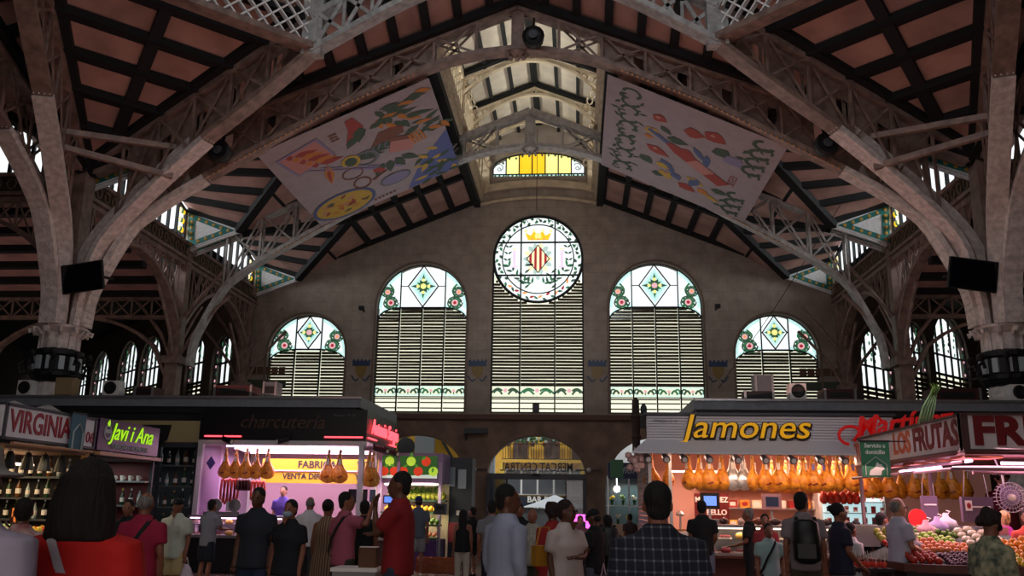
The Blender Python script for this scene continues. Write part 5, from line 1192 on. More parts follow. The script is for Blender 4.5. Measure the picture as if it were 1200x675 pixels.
for k in range(7):
    tt = thing('potted_plant', 'leafy plant along the balcony across the street', 'plant', (-1.9+.62*k, FY-.55, 4.6), 0, 'plants along the balcony across the street'); mb = MB(); rnd = random.Random(k)
    for q in range(9): mb.ball((rnd.uniform(-.22, .22), rnd.uniform(-.08, .08), .1+rnd.uniform(0, .3)), .09, n=6, k=3, mi=q % 2)
    mb.build('foliage', PLN, tt); MB().lathe([(.1, -.12), (.14, .08), (.02, .08)], 8).build('pot', mat('clay', '8a5038'), tt)
t = thing('street_building', 'yellow shop front with a silver pillar, seen through the left arch', 'building', (0, 0, 0)); bx = at(500, 530, Y=41).x
MB().box(bx-.2, 41.5, 2.75, 4.2, .6, 5.5).build('wall', YEL, t); MB().box(bx-.1, 41.05, 2.75, .9, .3, 5.5).build('silver_pillar', mat('silver_panel', '9aa4ac', .35), t); MB().box(bx+2.5, 41.5, 2.75, 1.2, .6, 5.5).build('pale_wall', mat('pale_blue_facade', 'b8ccdc'), t)
MB().lathe([(.01, 0), (.42, 0), (.42, .04), (.01, .05)], 14).xf(Matrix.Translation((bx-1.0, 41.15, 4.15)) @ Matrix.Rotation(R(90), 4, 'X')).build('round_logo', DGREY, t); MB().bar((bx+.6, 41.1, 4.6), (bx+1.2, 41.1, 3.6), .12, .12).build('diagonal_bar', DGREY, t)
text('jamones', .3, (bx+.1, 40.88, 3.75), 0, DGREY, t, .004)
t = thing('parasol', 'big white parasol outside the middle door', 'parasol', (at(650, 600, Y=41.5).x, 41.5, 0)); MB().tube([(0, 0, 0), (0, 0, 2.05)], .04, 6).build('pole', STEEL, t); mb = MB(); mb.lathe([(1.5, 1.5), (.8, 1.74), (.05, 2.05)], 8); mb.build('canopy', WHF, t); MB().lathe([(.4, 0), (.4, .08), (.05, .12)], 10).build('base', DGREY, t)
# mirrored lettering on the fan light of the middle door
W = thing('door_1', kind='structure', loc=(0, 0, 0)); MB().prism([(-1.86, 2.78), (1.86, 2.78)]+arc(0, 2.78, 1.86, 0, 180, 18, 1.42), D+.2, D+.21, 'y').build('fanlight_glass', glass('door_glass', (.9, .93, .93), .03), W)
text('MERCAT CENTRAL', .43, (0, D+.19, 3.02), 0, mat('door_letter', '3a3c42'), W, .004, 0, .004, flip=True, sx=.78, sz=1.1)
for s in (-1, 1): MB().box(s*1.5, D+.22, 1.3, .7, .04, 2.55).build('door_leaf', glass('dark_door_glass', (.22, .24, .26), .05), W); MB().box(s*1.14, D+.2, 1.3, .05, .08, 2.6).build('door_frame', DGREY, W)
MB().box(0, D-.2, 2.72, .3, .08, .1).build('sensor', BLACK, W)
# lamps, camera and notices on the lower wall
for px, py, lab in ((628, 478, 'small black loudspeaker above the middle door'), ):
    p = at(px, py, Y=34.72); p.y = 34.74; t = thing('loudspeaker', lab, 'loudspeaker', p); MB().box(0, 0, 0, .26, .2, .34).build('case', DGREY, t); MB().box(0, .2, 0, .06, .3, .06).build('bracket', BLACK, t)
p = at(558, 505, Y=34.72); t = thing('air_curtain', 'dark horizontal unit on a bracket between the left and middle doors', 'wall unit', p); MB().box(0, 0, 0, .9, .3, .22).build('case', DGREY, t); MB().box(-.4, .15, -.2, .06, .3, .3).build('bracket', BLACK, t)
for px, py, k in ((556, 550, 'left'), (690, 551, 'right')): p = at(px, py, Y=34.75); t = thing('wall_camera', 'small round camera on the wall %s of the middle door' % k, 'camera', p); MB().ball((0, 0, 0), .09, n=8).build('dome', WHITE, t); MB().bar((-.5, .1, 0), (.5, .1, 0), .03, .05).build('conduit', DGREY, t)
for px, py, k in ((425, 363, 'left'), (840, 361, 'right')): p = at(px, py, Y=34.6); t = thing('wall_lamp', 'tiny dark lamp on an arm, %s side of the end wall' % k, 'lamp', p); MB().bar((0, .35, 0), (0, -.1, 0), .05, .05).build('arm', BLACK, t); MB().box(0, -.2, .03, .2, .22, .14).build('lamp_head', BLACK, t)
t = thing('hanging_cable', 'thin cable hanging from the lantern ledge to the round window', 'cable'); MB().tube([(-.05, 34.8, 17), (-.05, 34.75, 13.4)], .012, 4).build('cable_line', BLACK, t)
t = thing('hanging_cable', 'thin cable stretched from the right truss down to the right small window', 'cable'); a_, b_ = at(985, 240, Y=27.5), at(842, 455, Y=34.4); MB().tube([a_, (a_+b_)/2+Vector((0, 0, -.15)), b_], .014, 4).build('cable_line', BLACK, t)
# flower kiosk behind, right of the middle door
q0, q1 = at(713, 542, Y=28), at(750, 561, Y=28)
t = thing('flower_kiosk', 'flower kiosk with navy header right of the middle door', 'kiosk', (0, 0, 0)); MB().box((q0.x+q1.x)/2+.4, 28.3, (q0.z+q1.z)/2, 1.8, .6, q0.z-q1.z).build('navy_header', mat('navy_board2', '1c2044', .5), t)
text('flores', .3, (q0.x+.75, 27.98, (q0.z+q1.z)/2), 0, mat('pale_print', 'b0b0b0'), t, .004, .2); MB().box(q0.x+.25, 27.97, (q0.z+q1.z)/2+.05, .4, .02, .55).build('green_picture', mat('kiosk_green', '3a6a48', .5), t)
for x in (q0.x-.02, q0.x+.62, q1.x+.3): MB().box(x, 28.1, 1.25, .05, .05, 2.5).build('post', STEEL, t)
MB().box((q0.x+q1.x)/2+.3, 28.9, 1.3, 1.7, .05, 2.3).build('back_panel', mat('kiosk_glass_back', '3a4a50', .3), t); MB().box((q0.x+q1.x)/2+.3, 28.2, 1.6, 1.7, .2, .03).build('shelf', WHITE, t); MB().box((q0.x+q1.x)/2+.3, 28.2, .6, 1.7, .5, .9).build('counter', mat('kiosk_cream', 'a88a70', .6), t)
o = MB().tube([(q0.x+.25, 28.05, 2.1), (q0.x+.25, 28.05, q1.z+.02)], .01, 4).ball((q0.x+.25, 28.05, 2.1), .1, n=10).build('kiosk_lamp', emat('bulb_glow', (1, .93, .8), 9)); tag(o, 'bright round bulb at the flower kiosk corner', 'lamp')
plight('flower_kiosk_light', (q0.x+.8, 28.4, 2.3), (q0.x+.8, 28.4, 0), 1, .5, 16, (.95, 1, .9))
for k in range(9):
    tt = thing('flower_bunch', 'flower bunch on the kiosk counter right of the middle door', 'flowers', (q0.x+.1+.17*k, 28.15, 1.05 if k % 2 else 1.62), 0, 'flower bunches on the kiosk'); rnd = random.Random(k+9); mb = MB()
    for q in range(7): mb.ball((rnd.uniform(-.07, .07), rnd.uniform(-.06, .06), .18+rnd.uniform(0, .1)), .04, n=6, k=3)
    mb.build('blossoms', (FRM['lemon'], FRM['white'], FRM['green'])[k % 3], tt); MB().lathe([(.03, 0), (.06, .15), (.01, .15)], 7).build('wrapping', FRM['darkgreen'], tt)
# ================================================================== HAM STALL ON THE RIGHT
X0, X1, YF, YB = 2.93, 7.6, 17.6, 20.6
t = thing('market_stall', 'ham stall with grey slatted header and big yellow letters', 'market stall', (0, 0, 0)); JS = t
mb = MB(); HG = mat('slatted_header', 'bab6bc', .5)
for k in range(9): mb.box((X0+X1)/2, YF+.05+.0*k, 2.86+.052*k, X1-X0, .1, .042)
mb.box((X0+X1)/2, YF+.12, 3.06, X1-X0, .06, .5); hd = mb.build('slatted_header', HG, t)
mb = MB(); mb.add([(X0-.03, YF, 2.84), (X1, YF, 2.84), (X1, YF-.45, 2.58), (X0-.32, YF-.45, 2.58), (X0-.32, YF-.45, 2.55), (X1, YF-.45, 2.55), (X1, YF, 2.8), (X0-.03, YF, 2.8), (X0-.32, YB, 2.58), (X0-.03, YB, 2.84)], [(0, 1, 2, 3), (3, 2, 5, 4), (4, 5, 6, 7), (3, 8, 9, 0)]); mb.build('sloping_valance', HG, t)
MB().box((X0+X1)/2, (YF+YB)/2, 3.34, X1-X0+.1, YB-YF+.1, .05).build('roof_panel', DGREY, t); MB().box((X0+X1)/2, (YF+YB)/2+.2, 2.75, X1-X0-.1, YB-YF-.3, .04).build('inner_ceiling', mat('warm_panel', 'c09080', .6), t)
WP = mat('salmon_panel', 'c8988c', .6)
MB().box((X0+X1)/2+1.5, YB, 1.4, X1-X0+3, .06, 2.8).build('back_panel', WP, t)
mb = MB()
for k in range(30): mb.box(X0+.02, (YF+YB)/2, .12+.088*k, .05, YB-YF, .07)
mb.build('louvred_side', mat('louvre_grey', '8a8688', .5), t)
for x in (X0+.03, X0+.42): MB().box(x, YF, 1.3, .06, .08, 2.6).build('post', WALUM, t)
YLET = emat('yellow_letters', lin('e8a800'), .35); OUTL = mat('letter_outline', '1c1408', .6)  # second material is the dark outline of the yellow letters
cj = at(874, 501, Y=17.5)
o1 = text('Jamones', .64, (cj.x, YF-.05, cj.z+.0), 0, YLET, hd, .03, .24, .0, 'lettering', sx=1.12); text('Jamones', .64, (cj.x+.01, YF-.01, cj.z-.015), 0, OUTL, hd, .02, .24, .03, 'letter_edge', sx=1.12)
cm = at(1056, 496, Y=17.1); text('Martínez', .52, (cm.x, YF-.5, cm.z), 0, NEON2, hd, .03, .38, .008, 'red_lettering', sx=.95, roll=-.12)
mb = MB(); q = at(1012, 510, Y=17.0); mb.tube([(q.x-.2+.22*math.cos(a), YF-.5, q.z+.0+.17*math.sin(a)) for a in [i*.5 for i in range(10)]], .03, 6); mb.tube([(q.x-.15, YF-.5, q.z-.1), (q.x+.1, YF-.5, q.z+.25), (q.x+.3, YF-.5, q.z+.36), (q.x+.45, YF-.5, q.z+.2)], .03, 6); mb.build('letter_flourish', NEON2, hd, smooth=True)
text('PARADA 12-14', .07, (X0+.35, YF-.02, 3.2), 0, mat('grey_small_letters', '4a4a50'), t, .003)
tubes(t, [((X0+.2, YF+.3, 2.6), (X1-.1, YF+.3, 2.6)), ((X0+.3, YF+1.2, 2.66), (X1-.1, YF+1.2, 2.66))], STEEL, .018, 'hanging_rail')
tubes(t, [((X0+.6, YF+1.6, 2.3), (X0+1.6, YF+1.6, 2.3)), ((X0+2.2, YF+1.4, 2.68), (X1, YF+1.4, 2.68))], TUBEW)
for k in range(3): MB().box(5.9, YB-.2, 1.15+.42*k, 3.3, .34, .03).build('wall_shelf', STEEL, t)
plight('ham_stall_light', ((X0+X1)/2, 18.9, 2.68), ((X0+X1)/2, 18.6, 0), 4.2, 1.6, 250, (1, .58, .42)); plight('ham_front_light', ((X0+X1)/2, 17.3, 2.5), ((X0+X1)/2, 17.9, 1.4), 4.2, .12, 42, (1, .62, .42))
px_h = [807, 820, 831, 846, 882, 897, 913, 928, 942, 953, 967, 982, 998]
for k, px in enumerate(px_h):
    p = at(px, 550, Y=17.95); hang(HAMV if k > 8 else HAM, (p.x, 17.95+.05*(k % 2), 2.58), 'cured ham with violet label in the front row of the ham stall' if k > 8 else 'cured ham in the front row under the yellow letters', 'violet labelled hams of the ham stall' if k > 8 else 'front row hams of the ham stall', .35*((k*5) % 7-3), 1.06)
for k, px in enumerate((858, 871)): p = at(px, 550, Y=17.95); hang(HAMFOIL, (p.x, 17.95, 2.58), 'silver wrapped ham under the yellow letters', 'pair of silver wrapped hams', .5*k, 1.06)
for k, px in enumerate((763, 783)): p = at(px, 550, Y=18.4); hang(HAM, (p.x, 18.4, 2.56), 'cured ham at the left post of the ham stall', 'hams at the left post of the ham stall', k, .95)
for k, px in enumerate((1015, 1027, 1041, 1056, 1072, 1086, 1102, 1116, 1131)): p = at(px, 560, Y=18.3); hang(HAM, (p.x, 18.3+.05*(k % 2), 2.45), 'cured ham in the row seen behind the greengrocer corner', 'hams behind the greengrocer corner', .4*((k*3) % 5-2), 1.02)
for k in range(16): p = at(905+k*8, 560, Y=19.3); hang(HAM, (p.x, 19.3, 2.5), 'cured ham in the back row of the ham stall', 'back row hams of the ham stall', .4*((k*3) % 5-2), .95)
REDS = mat('soft_red_sausage', 'a02c18', .4, noise=.2)
for k in range(6):
    p = at(965+k*7.5, 574, Y=18.2); tt = thing('soft_sausage', 'round red sausage hanging under the hams', 'sausage', (p.x, 18.2, 1.92), .4*k, 'round red sausages under the hams'); MB().lathe([(.01, .02), (.05, -.03), (.085, -.12), (.08, -.2), (.03, -.25)], 9).build('casing', REDS, tt, smooth=True); MB().tube([(0, 0, 0), (0, 0, .3)], .006, 4).build('string', TAGW, tt)
for k, px in enumerate((757, 778, 799, 828, 861, 893, 925, 957, 985)):
    p = at(px, 538, Y=17.45); spot(Vector((p.x, 17.4, 2.52)), 'grey spot lamp under the valance of the ham stall', .2, mat('spot_grey', '5c5860', .4), 'spotlight', .16)['group'] = 'spot lamps of the ham stall'
# red name board, scale screens
p = at(834, 596, Y=19.6); tt = thing('name_board', 'dark red board with white letters behind the ham counter', 'sign', (p.x, 19.6, p.z)); MB().box(0, 0, 0, .72, .03, .62).build('board', mat('board_red', '5a1014', .5), tt)
wl = mat('white_letters', 'e8e8e8'); text('MARTINEZ', .15, (0, -.02, .18), 0, wl, tt, .003, 0, .004, sx=.95); text('BELLO', .15, (.1, -.02, -.08), 0, wl, tt, .003, 0, .004)
def scale_(px, py, Y, z, lab, scr, cs):
    p = at(px, py, Y=Y); tt = thing('weighing_scale', lab, 'scale', (p.x, Y, z)); MB().box(0, 0, .04, .3, .28, .08).build('scale_base', STEEL, tt); MB().box(0, .1, .2, .04, .04, .3).build('stem', STEEL, tt); MB().box(0, .05, .42, .36, .08, .3).build('display_case', cs, tt); MB().box(0, .005, .42, .24, .01, .18).build('lit_screen', scr, tt)
scale_(833, 605, 17.9, 1.28, 'black till with blue lit screen on the ham counter', MATS['blue_screen'], BLACK); scale_(906, 607, 17.9, 1.28, 'pale scale with dark screen on the ham counter', mat('dim_blue', '1c2a4a'), mat('case_pink', '9a7078', .5))
counter('display_counter', 'ham stall glass counter with steel top', 3.9, 6.6, 16.9, 17.55, 1.27, mat('wood_brown', '5a2c20', .5), TUBEW, 18, 2, (.78, 1.0), 'meat in the ham counter', 3)
plight('ham_counter_glow', (5.2, 17.1, 1.2), (5.2, 17.0, 0), 2.4, .2, 9, (1, .8, .6))
MB().box(5.25, 16.95, .72, 2.7, .5, .05).build('low_shelf', mat('wood_brown', '5a2c20'), JS)
# joints and cheeses on top of the counter
for k in range(9):
    tt = thing('cured_joint', 'small cured joint lying on top of the ham counter', 'meat', (3.98+.31*k, 17.3, 1.27), k*.8, 'joints on top of the ham counter'); mb = MB(); mb.ball((0, 0, .06), .12, .07, .06, 8, k=5); mb.build('meat_piece', (HAMR, SAUD, MEAT[2])[k % 3], tt, smooth=True); MB().tube([(-.1, 0, .08), (0, 0, .13), (.1, 0, .08)], .007, 4).build('string', TAGW, tt)
# packs on the wall shelves
for r_ in range(3):
    for k in range(12):
        tt = thing('food_pack', 'packet on the %s wall shelf of the ham stall' % ('lowest', 'middle', 'upper')[r_], 'packet', (4.45+.26*k, YB-.22, 1.165+.42*r_), 0, 'packets on the %s wall shelf' % ('lowest', 'middle', 'upper')[r_]); MB().box(0, 0, .08, .2, .12, .16).build('packet', (HAMO, MEAT[3], SAUR, FRM['white'], TAGW)[(k*3+r_) % 5], tt); MB().box(0, -.062, .08, .12, .004, .08).build('label', (TAGW, SIGNR)[k % 2], tt)
# cold lit wall refrigerator
q0, q1 = at(962, 578, Y=19.9), at(1038, 618, Y=19.9)
t = thing('wall_refrigerator', 'cold bluish lit open refrigerator behind the ham counter', 'refrigerator', ((q0.x+q1.x)/2, 20.0, 0)); w_ = q1.x-q0.x; zc = (q0.z+q1.z)/2; h = q0.z-q1.z
MB().box(0, .2, zc-.1, w_+.1, .5, h+.35).build('cabinet', WHITE, t); MB().box(0, -.07, zc-.02, w_-.05, .02, h).build('lit_back', emat('cold_back', (.52, .80, .84), .75), t)
for k in range(3): MB().box(0, -.18, q1.z+.05+k*h/3, w_-.05, .22, .02).build('shelf', STEEL, t)
for r_ in range(3):
    for k in range(7):
        tt = thing('vacuum_pack', 'vacuum packed sausage hanging in the cold refrigerator', 'packet', ((q0.x+q1.x)/2-w_/2+.12+k*w_/7, 19.82, q1.z+.07+r_*h/3), 0, 'packs in the cold refrigerator'); MB().box(0, 0, .06, .09, .03, .1+.02*(k % 3)).build('pack', (MEAT[2], MATS['grey_pane'], SAUR, TAGW)[(k+r_) % 4], tt); MB().box(0, -.017, .07, .05, .003, .03).build('label', SIGNR, tt)
plight('fridge_light', ((q0.x+q1.x)/2, 19.6, q0.z+.05), ((q0.x+q1.x)/2, 19.9, 1), w_, .1, 6, (.8, .97, 1))
# tall figurine like column of lights left of the counter
p = at(797, 600, Y=18.4); t = thing('ham_holder', 'shiny steel ham holder on the ham stall side table', 'ham holder', (p.x, 18.4, 0)); MB().box(0, 0, .55, .6, .4, 1.1).build('side_table', WALUM, t); MB().tube([(0, 0, 1.1), (0, 0, 1.5)], .02, 6).build('stem', STEEL, t); MB().lathe([(.06, 1.4), (.09, 1.44), (.03, 1.5)], 10).build('ring_clamp', STEEL, t); MB().box(0, 0, 1.13, .4, .16, .04).build('base_board', mat('wood_light', '8a5a38'), t)
# stuffed pig like ornament at the valance corner: a bunch of pale paper flowers
p = at(744, 540, Y=17.3); t = thing('paper_bunch', 'bunch of pale pink paper hanging at the left end of the valance', 'decoration', p); mb = MB(); rnd = random.Random(5)
for k in range(14): mb.ball((rnd.uniform(-.13, .13), rnd.uniform(-.1, .1), rnd.uniform(-.16, .12)), .07, n=6, k=3)
mb.build('paper', mat('pale_pink_paper', 'c8a09a', .7), t); MB().tube([(0, 0, .1), (0, 0, .25)], .008, 4).build('string', TAGW, t)
# brown totem like trunk left of the header
p = at(748, 500, Y=18); t = thing('carved_post', 'dark carved wooden post at the left end of the ham stall header', 'post', (p.x-.02, 18.4, 0)); MB().lathe([(.05, 2.6), (.08, 2.66), (.08, 2.9), (.1, 2.95), (.08, 3.0), (.09, 3.3), (.11, 3.36), (.08, 3.42), (.07, 3.7), (.02, 3.75)], 8).build('trunk', mat('dark_carved_wood', '2c1c14', .7, noise=.4), t); MB().ball((.16, -.05, 3.5), .07, .07, .12, 8).build('lamp_cap', DGREY, t)
# ================================================================== GREENGROCER ON THE RIGHT
XG, YG_ = 6.76, 12.5
t = thing('market_stall', 'greengrocer stall with white sign boards and dark red letters on the right', 'market stall', (0, 0, 0)); GS = t
SW = mat('greengrocer_board', 'c4bcbe', .5); SR = mat('greengrocer_letters', '6a1018', .5)
sa = MB().box(XG+.05, YG_+2.4, 2.6, .1, 4.9, .46).build('sign_board', SW, t); sf = MB().box(XG+2.0, YG_-.02, 2.6, 4.1, .1, .46).build('sign_board', SW, t)
mb = MB()
for z in (2.36, 2.84): mb.box(XG+.04, YG_+2.4, z, .14, 4.9, .03); mb.box(XG+2.0, YG_-.03, z, 4.1, .14, .03)
mb.box(XG+.0, YG_-.03, 2.6, .1, .1, .5); mb.build('sign_frame', mat('frame_brown', '4a3030', .5), t)
text('FRUTAS', .48, (XG-.005, YG_+.98, 2.6), R(-90), SR, sa, .006, 0, .014, sx=1.0); text('LOS', .46, (XG-.005, YG_+2.32, 2.6), R(-90), emat('backlit_letters', lin('8a3a20'), .25), sa, .006, 0, .014, sx=.95); text('TU', .46, (XG-.005, YG_+4.55, 2.58), R(-90), MATS['backlit_letters'], sa, .006, 0, .01, sx=.7)
text('FRUTAS', .52, (XG+1.17, YG_-.08, 2.6), 0, SR, sf, .006, 0, .022, sx=1.18)
mb = MB()
for x, y in ((.18, 0), (.72, 0), (1.22, 0)): pass
WAR = mat('warm_awning', '6a3c34', .6)
MB().box(XG+2.0, YG_+2.4, 2.33, 4.0, 4.8, .04).build('roof_panel', WAR, t)
for k in range(5): MB().box(XG+.35, YG_+.5+.95*k, 2.29, .5, .5, .03).build('ceiling_tile', mat('orange_tile', 'a05a3a', .6), t)
tubes(t, [((XG+.05, YG_+.2, 2.22), (XG+.05, YG_+4.6, 2.22)), ((XG-.3, YG_-.3, 2.1), (XG-.25, YG_+4.2, 2.12)), ((XG-.3, YG_-.3, 2.1), (XG+3.6, YG_-.3, 2.1)), ((XG+.2, YG_+.3, 2.08), (XG+3.4, YG_+.3, 2.08))], mat('pink_rail', 'a07a84', .4), .025, 'rail')
tubes(t, [((XG+.2, YG_+.3+1.3*k, 2.24), (XG+.2, YG_+1.3+1.3*k, 2.24)) for k in range(3)]+[((XG+.5, YG_+.1, 2.2), (XG+1.7, YG_+.1, 2.2)), ((XG+2.0, YG_+.1, 2.2), (XG+3.0, YG_+.1, 2.2)), ((XG-.1, YG_+.6, 2.16), (XG-.1, YG_+2.2, 2.16))], TUBEP)
mb = MB(); mb.lathe([(.01, .06), (1.0, .05), (1.05, 0), (.01, -.02)], 20, (0, 0, 0), 0, 1, .32).xf(Matrix.Translation((XG+1.1, YG_+.7, 2.13))); mb.build('light_diffuser', emat('pink_diffuser', (.8, .5, .72), .6), t, smooth=True)
for x, y in ((XG-.2, YG_+3.9), (XG+1.55, YG_+.9), (XG+3.7, YG_+.3), (XG+.5, YG_+2.6)): MB().tube([(x, y, 0), (x, y, 2.3)], .035, 6).build('pole', mat('pink_pole', 'a88488', .4), t)
plight('greengrocer_pink', (XG+.4, YG_+.8, 2.15), (XG+.3, YG_+.2, 0), 2.6, 1.8, 105, (1, .52, .62)); plight('greengrocer_warm', (XG+2.4, YG_+.2, 2.15), (XG+2.2, YG_-.6, 0), 2, .8, 62, (1, .66, .42)); plight('greengrocer_left', (XG-.3, YG_+2.5, 2.15), (XG-.5, YG_+2.2, 0), .4, 3.5, 26, (1, .5, .5))
# display table
t = thing('display_table', 'sloping fruit table with dark skirt in front of the right greengrocer', 'display table', (0, 0, 0))
sk = mat('dark_skirt', '1a1216', .7)
MB().add([(5.5, 13.6, .86), (5.62, 11.7, .86), (9.8, 11.2, .86), (9.8, 13.6, 1.3), (6.3, 13.6, 1.2)], [(0, 1, 2, 3, 4)]).build('table_top', mat('table_green', '2a3a30', .7), t)
MB().prism([(5.5, 13.6), (5.6, 11.72), (5.9, 11.55), (9.8, 11.2), (9.8, 13.6)], .0, .84, 'z').build('skirt', sk, t); MB().path([(5.48, 13.6, .88), (5.6, 11.75, .88), (5.88, 11.56, .88), (9.8, 11.18, .88)], .04, .1).build('front_edge', mat('edge_wood', '5a3028', .5), t)
MB().box(6.6, 13.9, 1.2, 2.3, .4, .3).build('back_counter', STEEL, t)
spec = [('orange', .06, 'orange', 1), ('lemon', .055, 'lemon', 1.1), ('mango', .055, 'mango', 1.2), ('tomato', .045, 'tomato', .85), ('peach', .048, 'peach', .95), ('apple', .045, 'apple', .9), ('plum', .036, 'plum', 1), ('red', .045, 'red_pepper', 1.1), ('white', .06, 'garlic_head', .8), ('green', .04, 'fig', 1.1)]
FT = {nm: (make_fruit(k, r_, nm, z), r_) for k, r_, nm, z in spec}
def pile(nm, x0, x1, y0, y1, lab, n, seed, zb=None, heap=.1):
    rnd = random.Random(seed); f_, r_ = FT[nm]; nx = max(2, int((x1-x0)/(r_*1.9))); ny = max(1, int((y1-y0)/(r_*1.9))); c = 0
    pts = []
    for j in range(ny):
        for i in range(nx): pts.append((x0+(i+.5)*(x1-x0)/nx+rnd.uniform(-.006, .006), y0+(j+.5)*(y1-y0)/ny, i, j))
    for x, y, i, j in pts[:n]:
        base = .86+max(0, (x-6.0))*0+max(0, y-11.7)*.19 if zb is None else zb
        u_ = 1-abs((x-(x0+x1)/2)/((x1-x0)/2)); v_ = (y-y0)/(y1-y0)
        dup(f_, (x, y, base+r_*.95+heap*u_*.6+heap*v_+rnd.uniform(0, .012)), rnd.uniform(0, 6), lab, lab.replace('on the', 'pile,').strip(), rnd.uniform(.9, 1.08))
pile('orange', 7.05, 7.75, 11.5, 12.5, 'orange in the bright pile at the right edge of the picture', 46, 1, heap=.1)
pile('lemon', 6.78, 7.04, 11.6, 12.6, 'pale lemon in the pile behind the woman in the patterned blouse', 14, 2); pile('lemon', 7.8, 8.4, 11.5, 12.4, 'pale lemon in the pile right of the oranges', 20, 3)
pile('plum', 6.15, 6.72, 11.75, 12.25, 'dark plum on the right fruit table', 48, 4, heap=.04); pile('red_pepper', 5.7, 6.1, 11.85, 12.3, 'red pepper on the near left corner of the fruit table', 16, 5, heap=.04)
pile('peach', 5.95, 6.7, 12.3, 12.75, 'peach in the middle of the right fruit table', 28, 6, heap=.06); pile('tomato', 5.65, 5.92, 12.35, 12.9, 'tomato on the left edge of the right fruit table', 14, 7, heap=.04)
pile('mango', 5.7, 6.2, 12.95, 13.3, 'green mango on the right fruit table', 16, 8, heap=.05); pile('apple', 6.22, 6.7, 12.8, 13.2, 'apple behind the peaches on the right fruit table', 18, 9, heap=.05)
pile('garlic_head', 6.75, 7.3, 12.7, 13.2, 'pale garlic head behind the lemons', 14, 10); pile('fig', 6.3, 6.9, 13.25, 13.6, 'green fig at the back of the right fruit table', 16, 11)
def slab_cut(px, py, Y, z, lab, col): 
    p = at(px, py, Y=Y); tt = thing('vegetable_bag', lab, 'bag of vegetables', (p.x, Y, z)); mb = MB(); mb.lathe([(.12, 0), (.17, .05), (.14, .13), (.05, .18), (.03, .24)], 9); mb.build('bag_film', col, tt, smooth=True); MB().tube([(.03, 0, .22), (.07, 0, .26), (.02, 0, .27)], .01, 4).build('knot', TAGW, tt)
slab_cut(1098, 610, 13.5, 1.25, 'pale violet bag at the top of the fruit table', mat('violet_bag', '8a78a0', .4)); slab_cut(1108, 606, 13.7, 1.3, 'white bag beside the pale violet bag', mat('white_bag', 'b0a8b0', .4)); slab_cut(1085, 614, 13.4, 1.2, 'pink tinted bag left of the violet bag', mat('pink_bag', 'a87880', .4))
slab_cut(1070, 628, 12.6, 1.0, 'grey bag lying among the fruit', mat('grey_bag', '8a8488', .4))
# leeks on top of the sign corner
t = thing('leek_bunch', 'bunch of pale green leeks stuck up behind the red script sign', 'leeks', Vector((6.83, 13.9, 2.84))); mb = MB()
for k in range(5): mb.tube([(-.12+.05*k, .02*k, 0), (-.03+.05*k, .02*k, .25), (.1+.03*k, .02*k, .46)], [.022, .015, .008], 6)
mb.build('stalks', mat('leek_green', '8aa878', .5, noise=.3), t, smooth=True); mb = MB()
for k in range(4): mb.tube([(.1+.03*k, .02*k, .44), (.15+.04*k, .02*k, .56), (.1+.05*k, 0, .62)], [.012, .02, .004], 5)
mb.build('leaf_tips', FRM['green'], t)
# green home delivery banner
q = at(1026, 538, Y=14.6); t = thing('hanging_banner', 'green home delivery banner with white house outline under the red script', 'banner', (q.x, 14.6, q.z)); t.scale = (.82, .82, .9); MB().bar((0, 0, .31), (.75, 0, .31), .02, .02).build('bracket', BLACK, t); MB().box(0, 0, 0, .54, .012, .62).build('cloth', mat('banner_green', '1c5a3c', .6), t); MB().box(0, 0, .31, .58, .03, .03).build('rod', BLACK, t)
pp = mat('banner_print', 'a8b0a4', .6); text('Servicio a', .1, (0, -.01, .23), 0, pp, t, .002, 0, .003); text('domicilio', .1, (0, -.01, .12), 0, pp, t, .002, 0, .003)
mb = MB(); mb.path([(-.2, -.01, -.28), (-.2, -.01, -.1), (0, -.01, .04), (.2, -.01, -.1), (.2, -.01, -.28)], .006, .03, (0, 1, 0)); mb.prism([(-.14, -.28), (-.12, -.2), (-.02, -.14), (.02, -.05), (.06, -.09), (.1, -.09), (.15, -.17), (.1, -.2), (.08, -.28)], -.012, -.008, 'y'); mb.build('printed_emblem', pp, t)
# hanging panels, labels and fan
def hang_panel(px, py, w_, h, lab, red=False, Y=13.6):
    p = at(px, py, Y=Y); tt = thing('hanging_scale', lab, 'scale', p); MB().box(0, 0, 0, w_, .08, h).build('scale_case', mat('scale_mauve', '5a4a5c', .5), tt); MB().box(0, -.045, .1*h, w_*.8, .01, .02).build('dial', TAGW, tt)
    for s in (-1, 1): MB().tube([(s*w_*.4, 0, h/2), (s*w_*.3, 0, 2.1-p.z)], .006, 4).build('chain', STEEL, tt)
    MB().lathe([(.005, -h/2-.2), (.16, -h/2-.18), (.17, -h/2-.15), (.01, -h/2-.17)], 12).build('pan', STEEL, tt)
    for s in (-1, 1): MB().tube([(s*.14, 0, -h/2-.16), (0, 0, -h/2)], .005, 4).build('pan_wire', STEEL, tt)
    if red: MB().box(-w_*.3, -.046, .05, .09, .012, .14).build('label', TAGW, tt); MB().ball((-w_*.3, -.055, .05), .03, .008, .04, 8).build('red_mark', SIGNR, tt)
hang_panel(1089, 594, .22, .32, 'hanging mauve scale over the fruit, left one', False, 14); hang_panel(1145, 597, .42, .34, 'wide hanging mauve scale with a red label', True, 13.2)
p = at(1183, 583, Y=13.0); t = thing('electric_fan', 'round wire fan hanging over the right greengrocer counter', 'fan', p); mb = MB(); r_ = .2
for rr in (.2, .15, .1): mb.tube([(rr*math.cos(a), -.05-.02*(1-rr/.2), rr*math.sin(a)) for a in [i*math.pi/10 for i in range(20)]], .006, 4, closed=True)
for k in range(24): a = k*math.pi/12; mb.tube([(.04*math.cos(a), -.08, .04*math.sin(a)), (.2*math.cos(a), -.05, .2*math.sin(a)), (.2*math.cos(a), .04, .2*math.sin(a))], .004, 4)
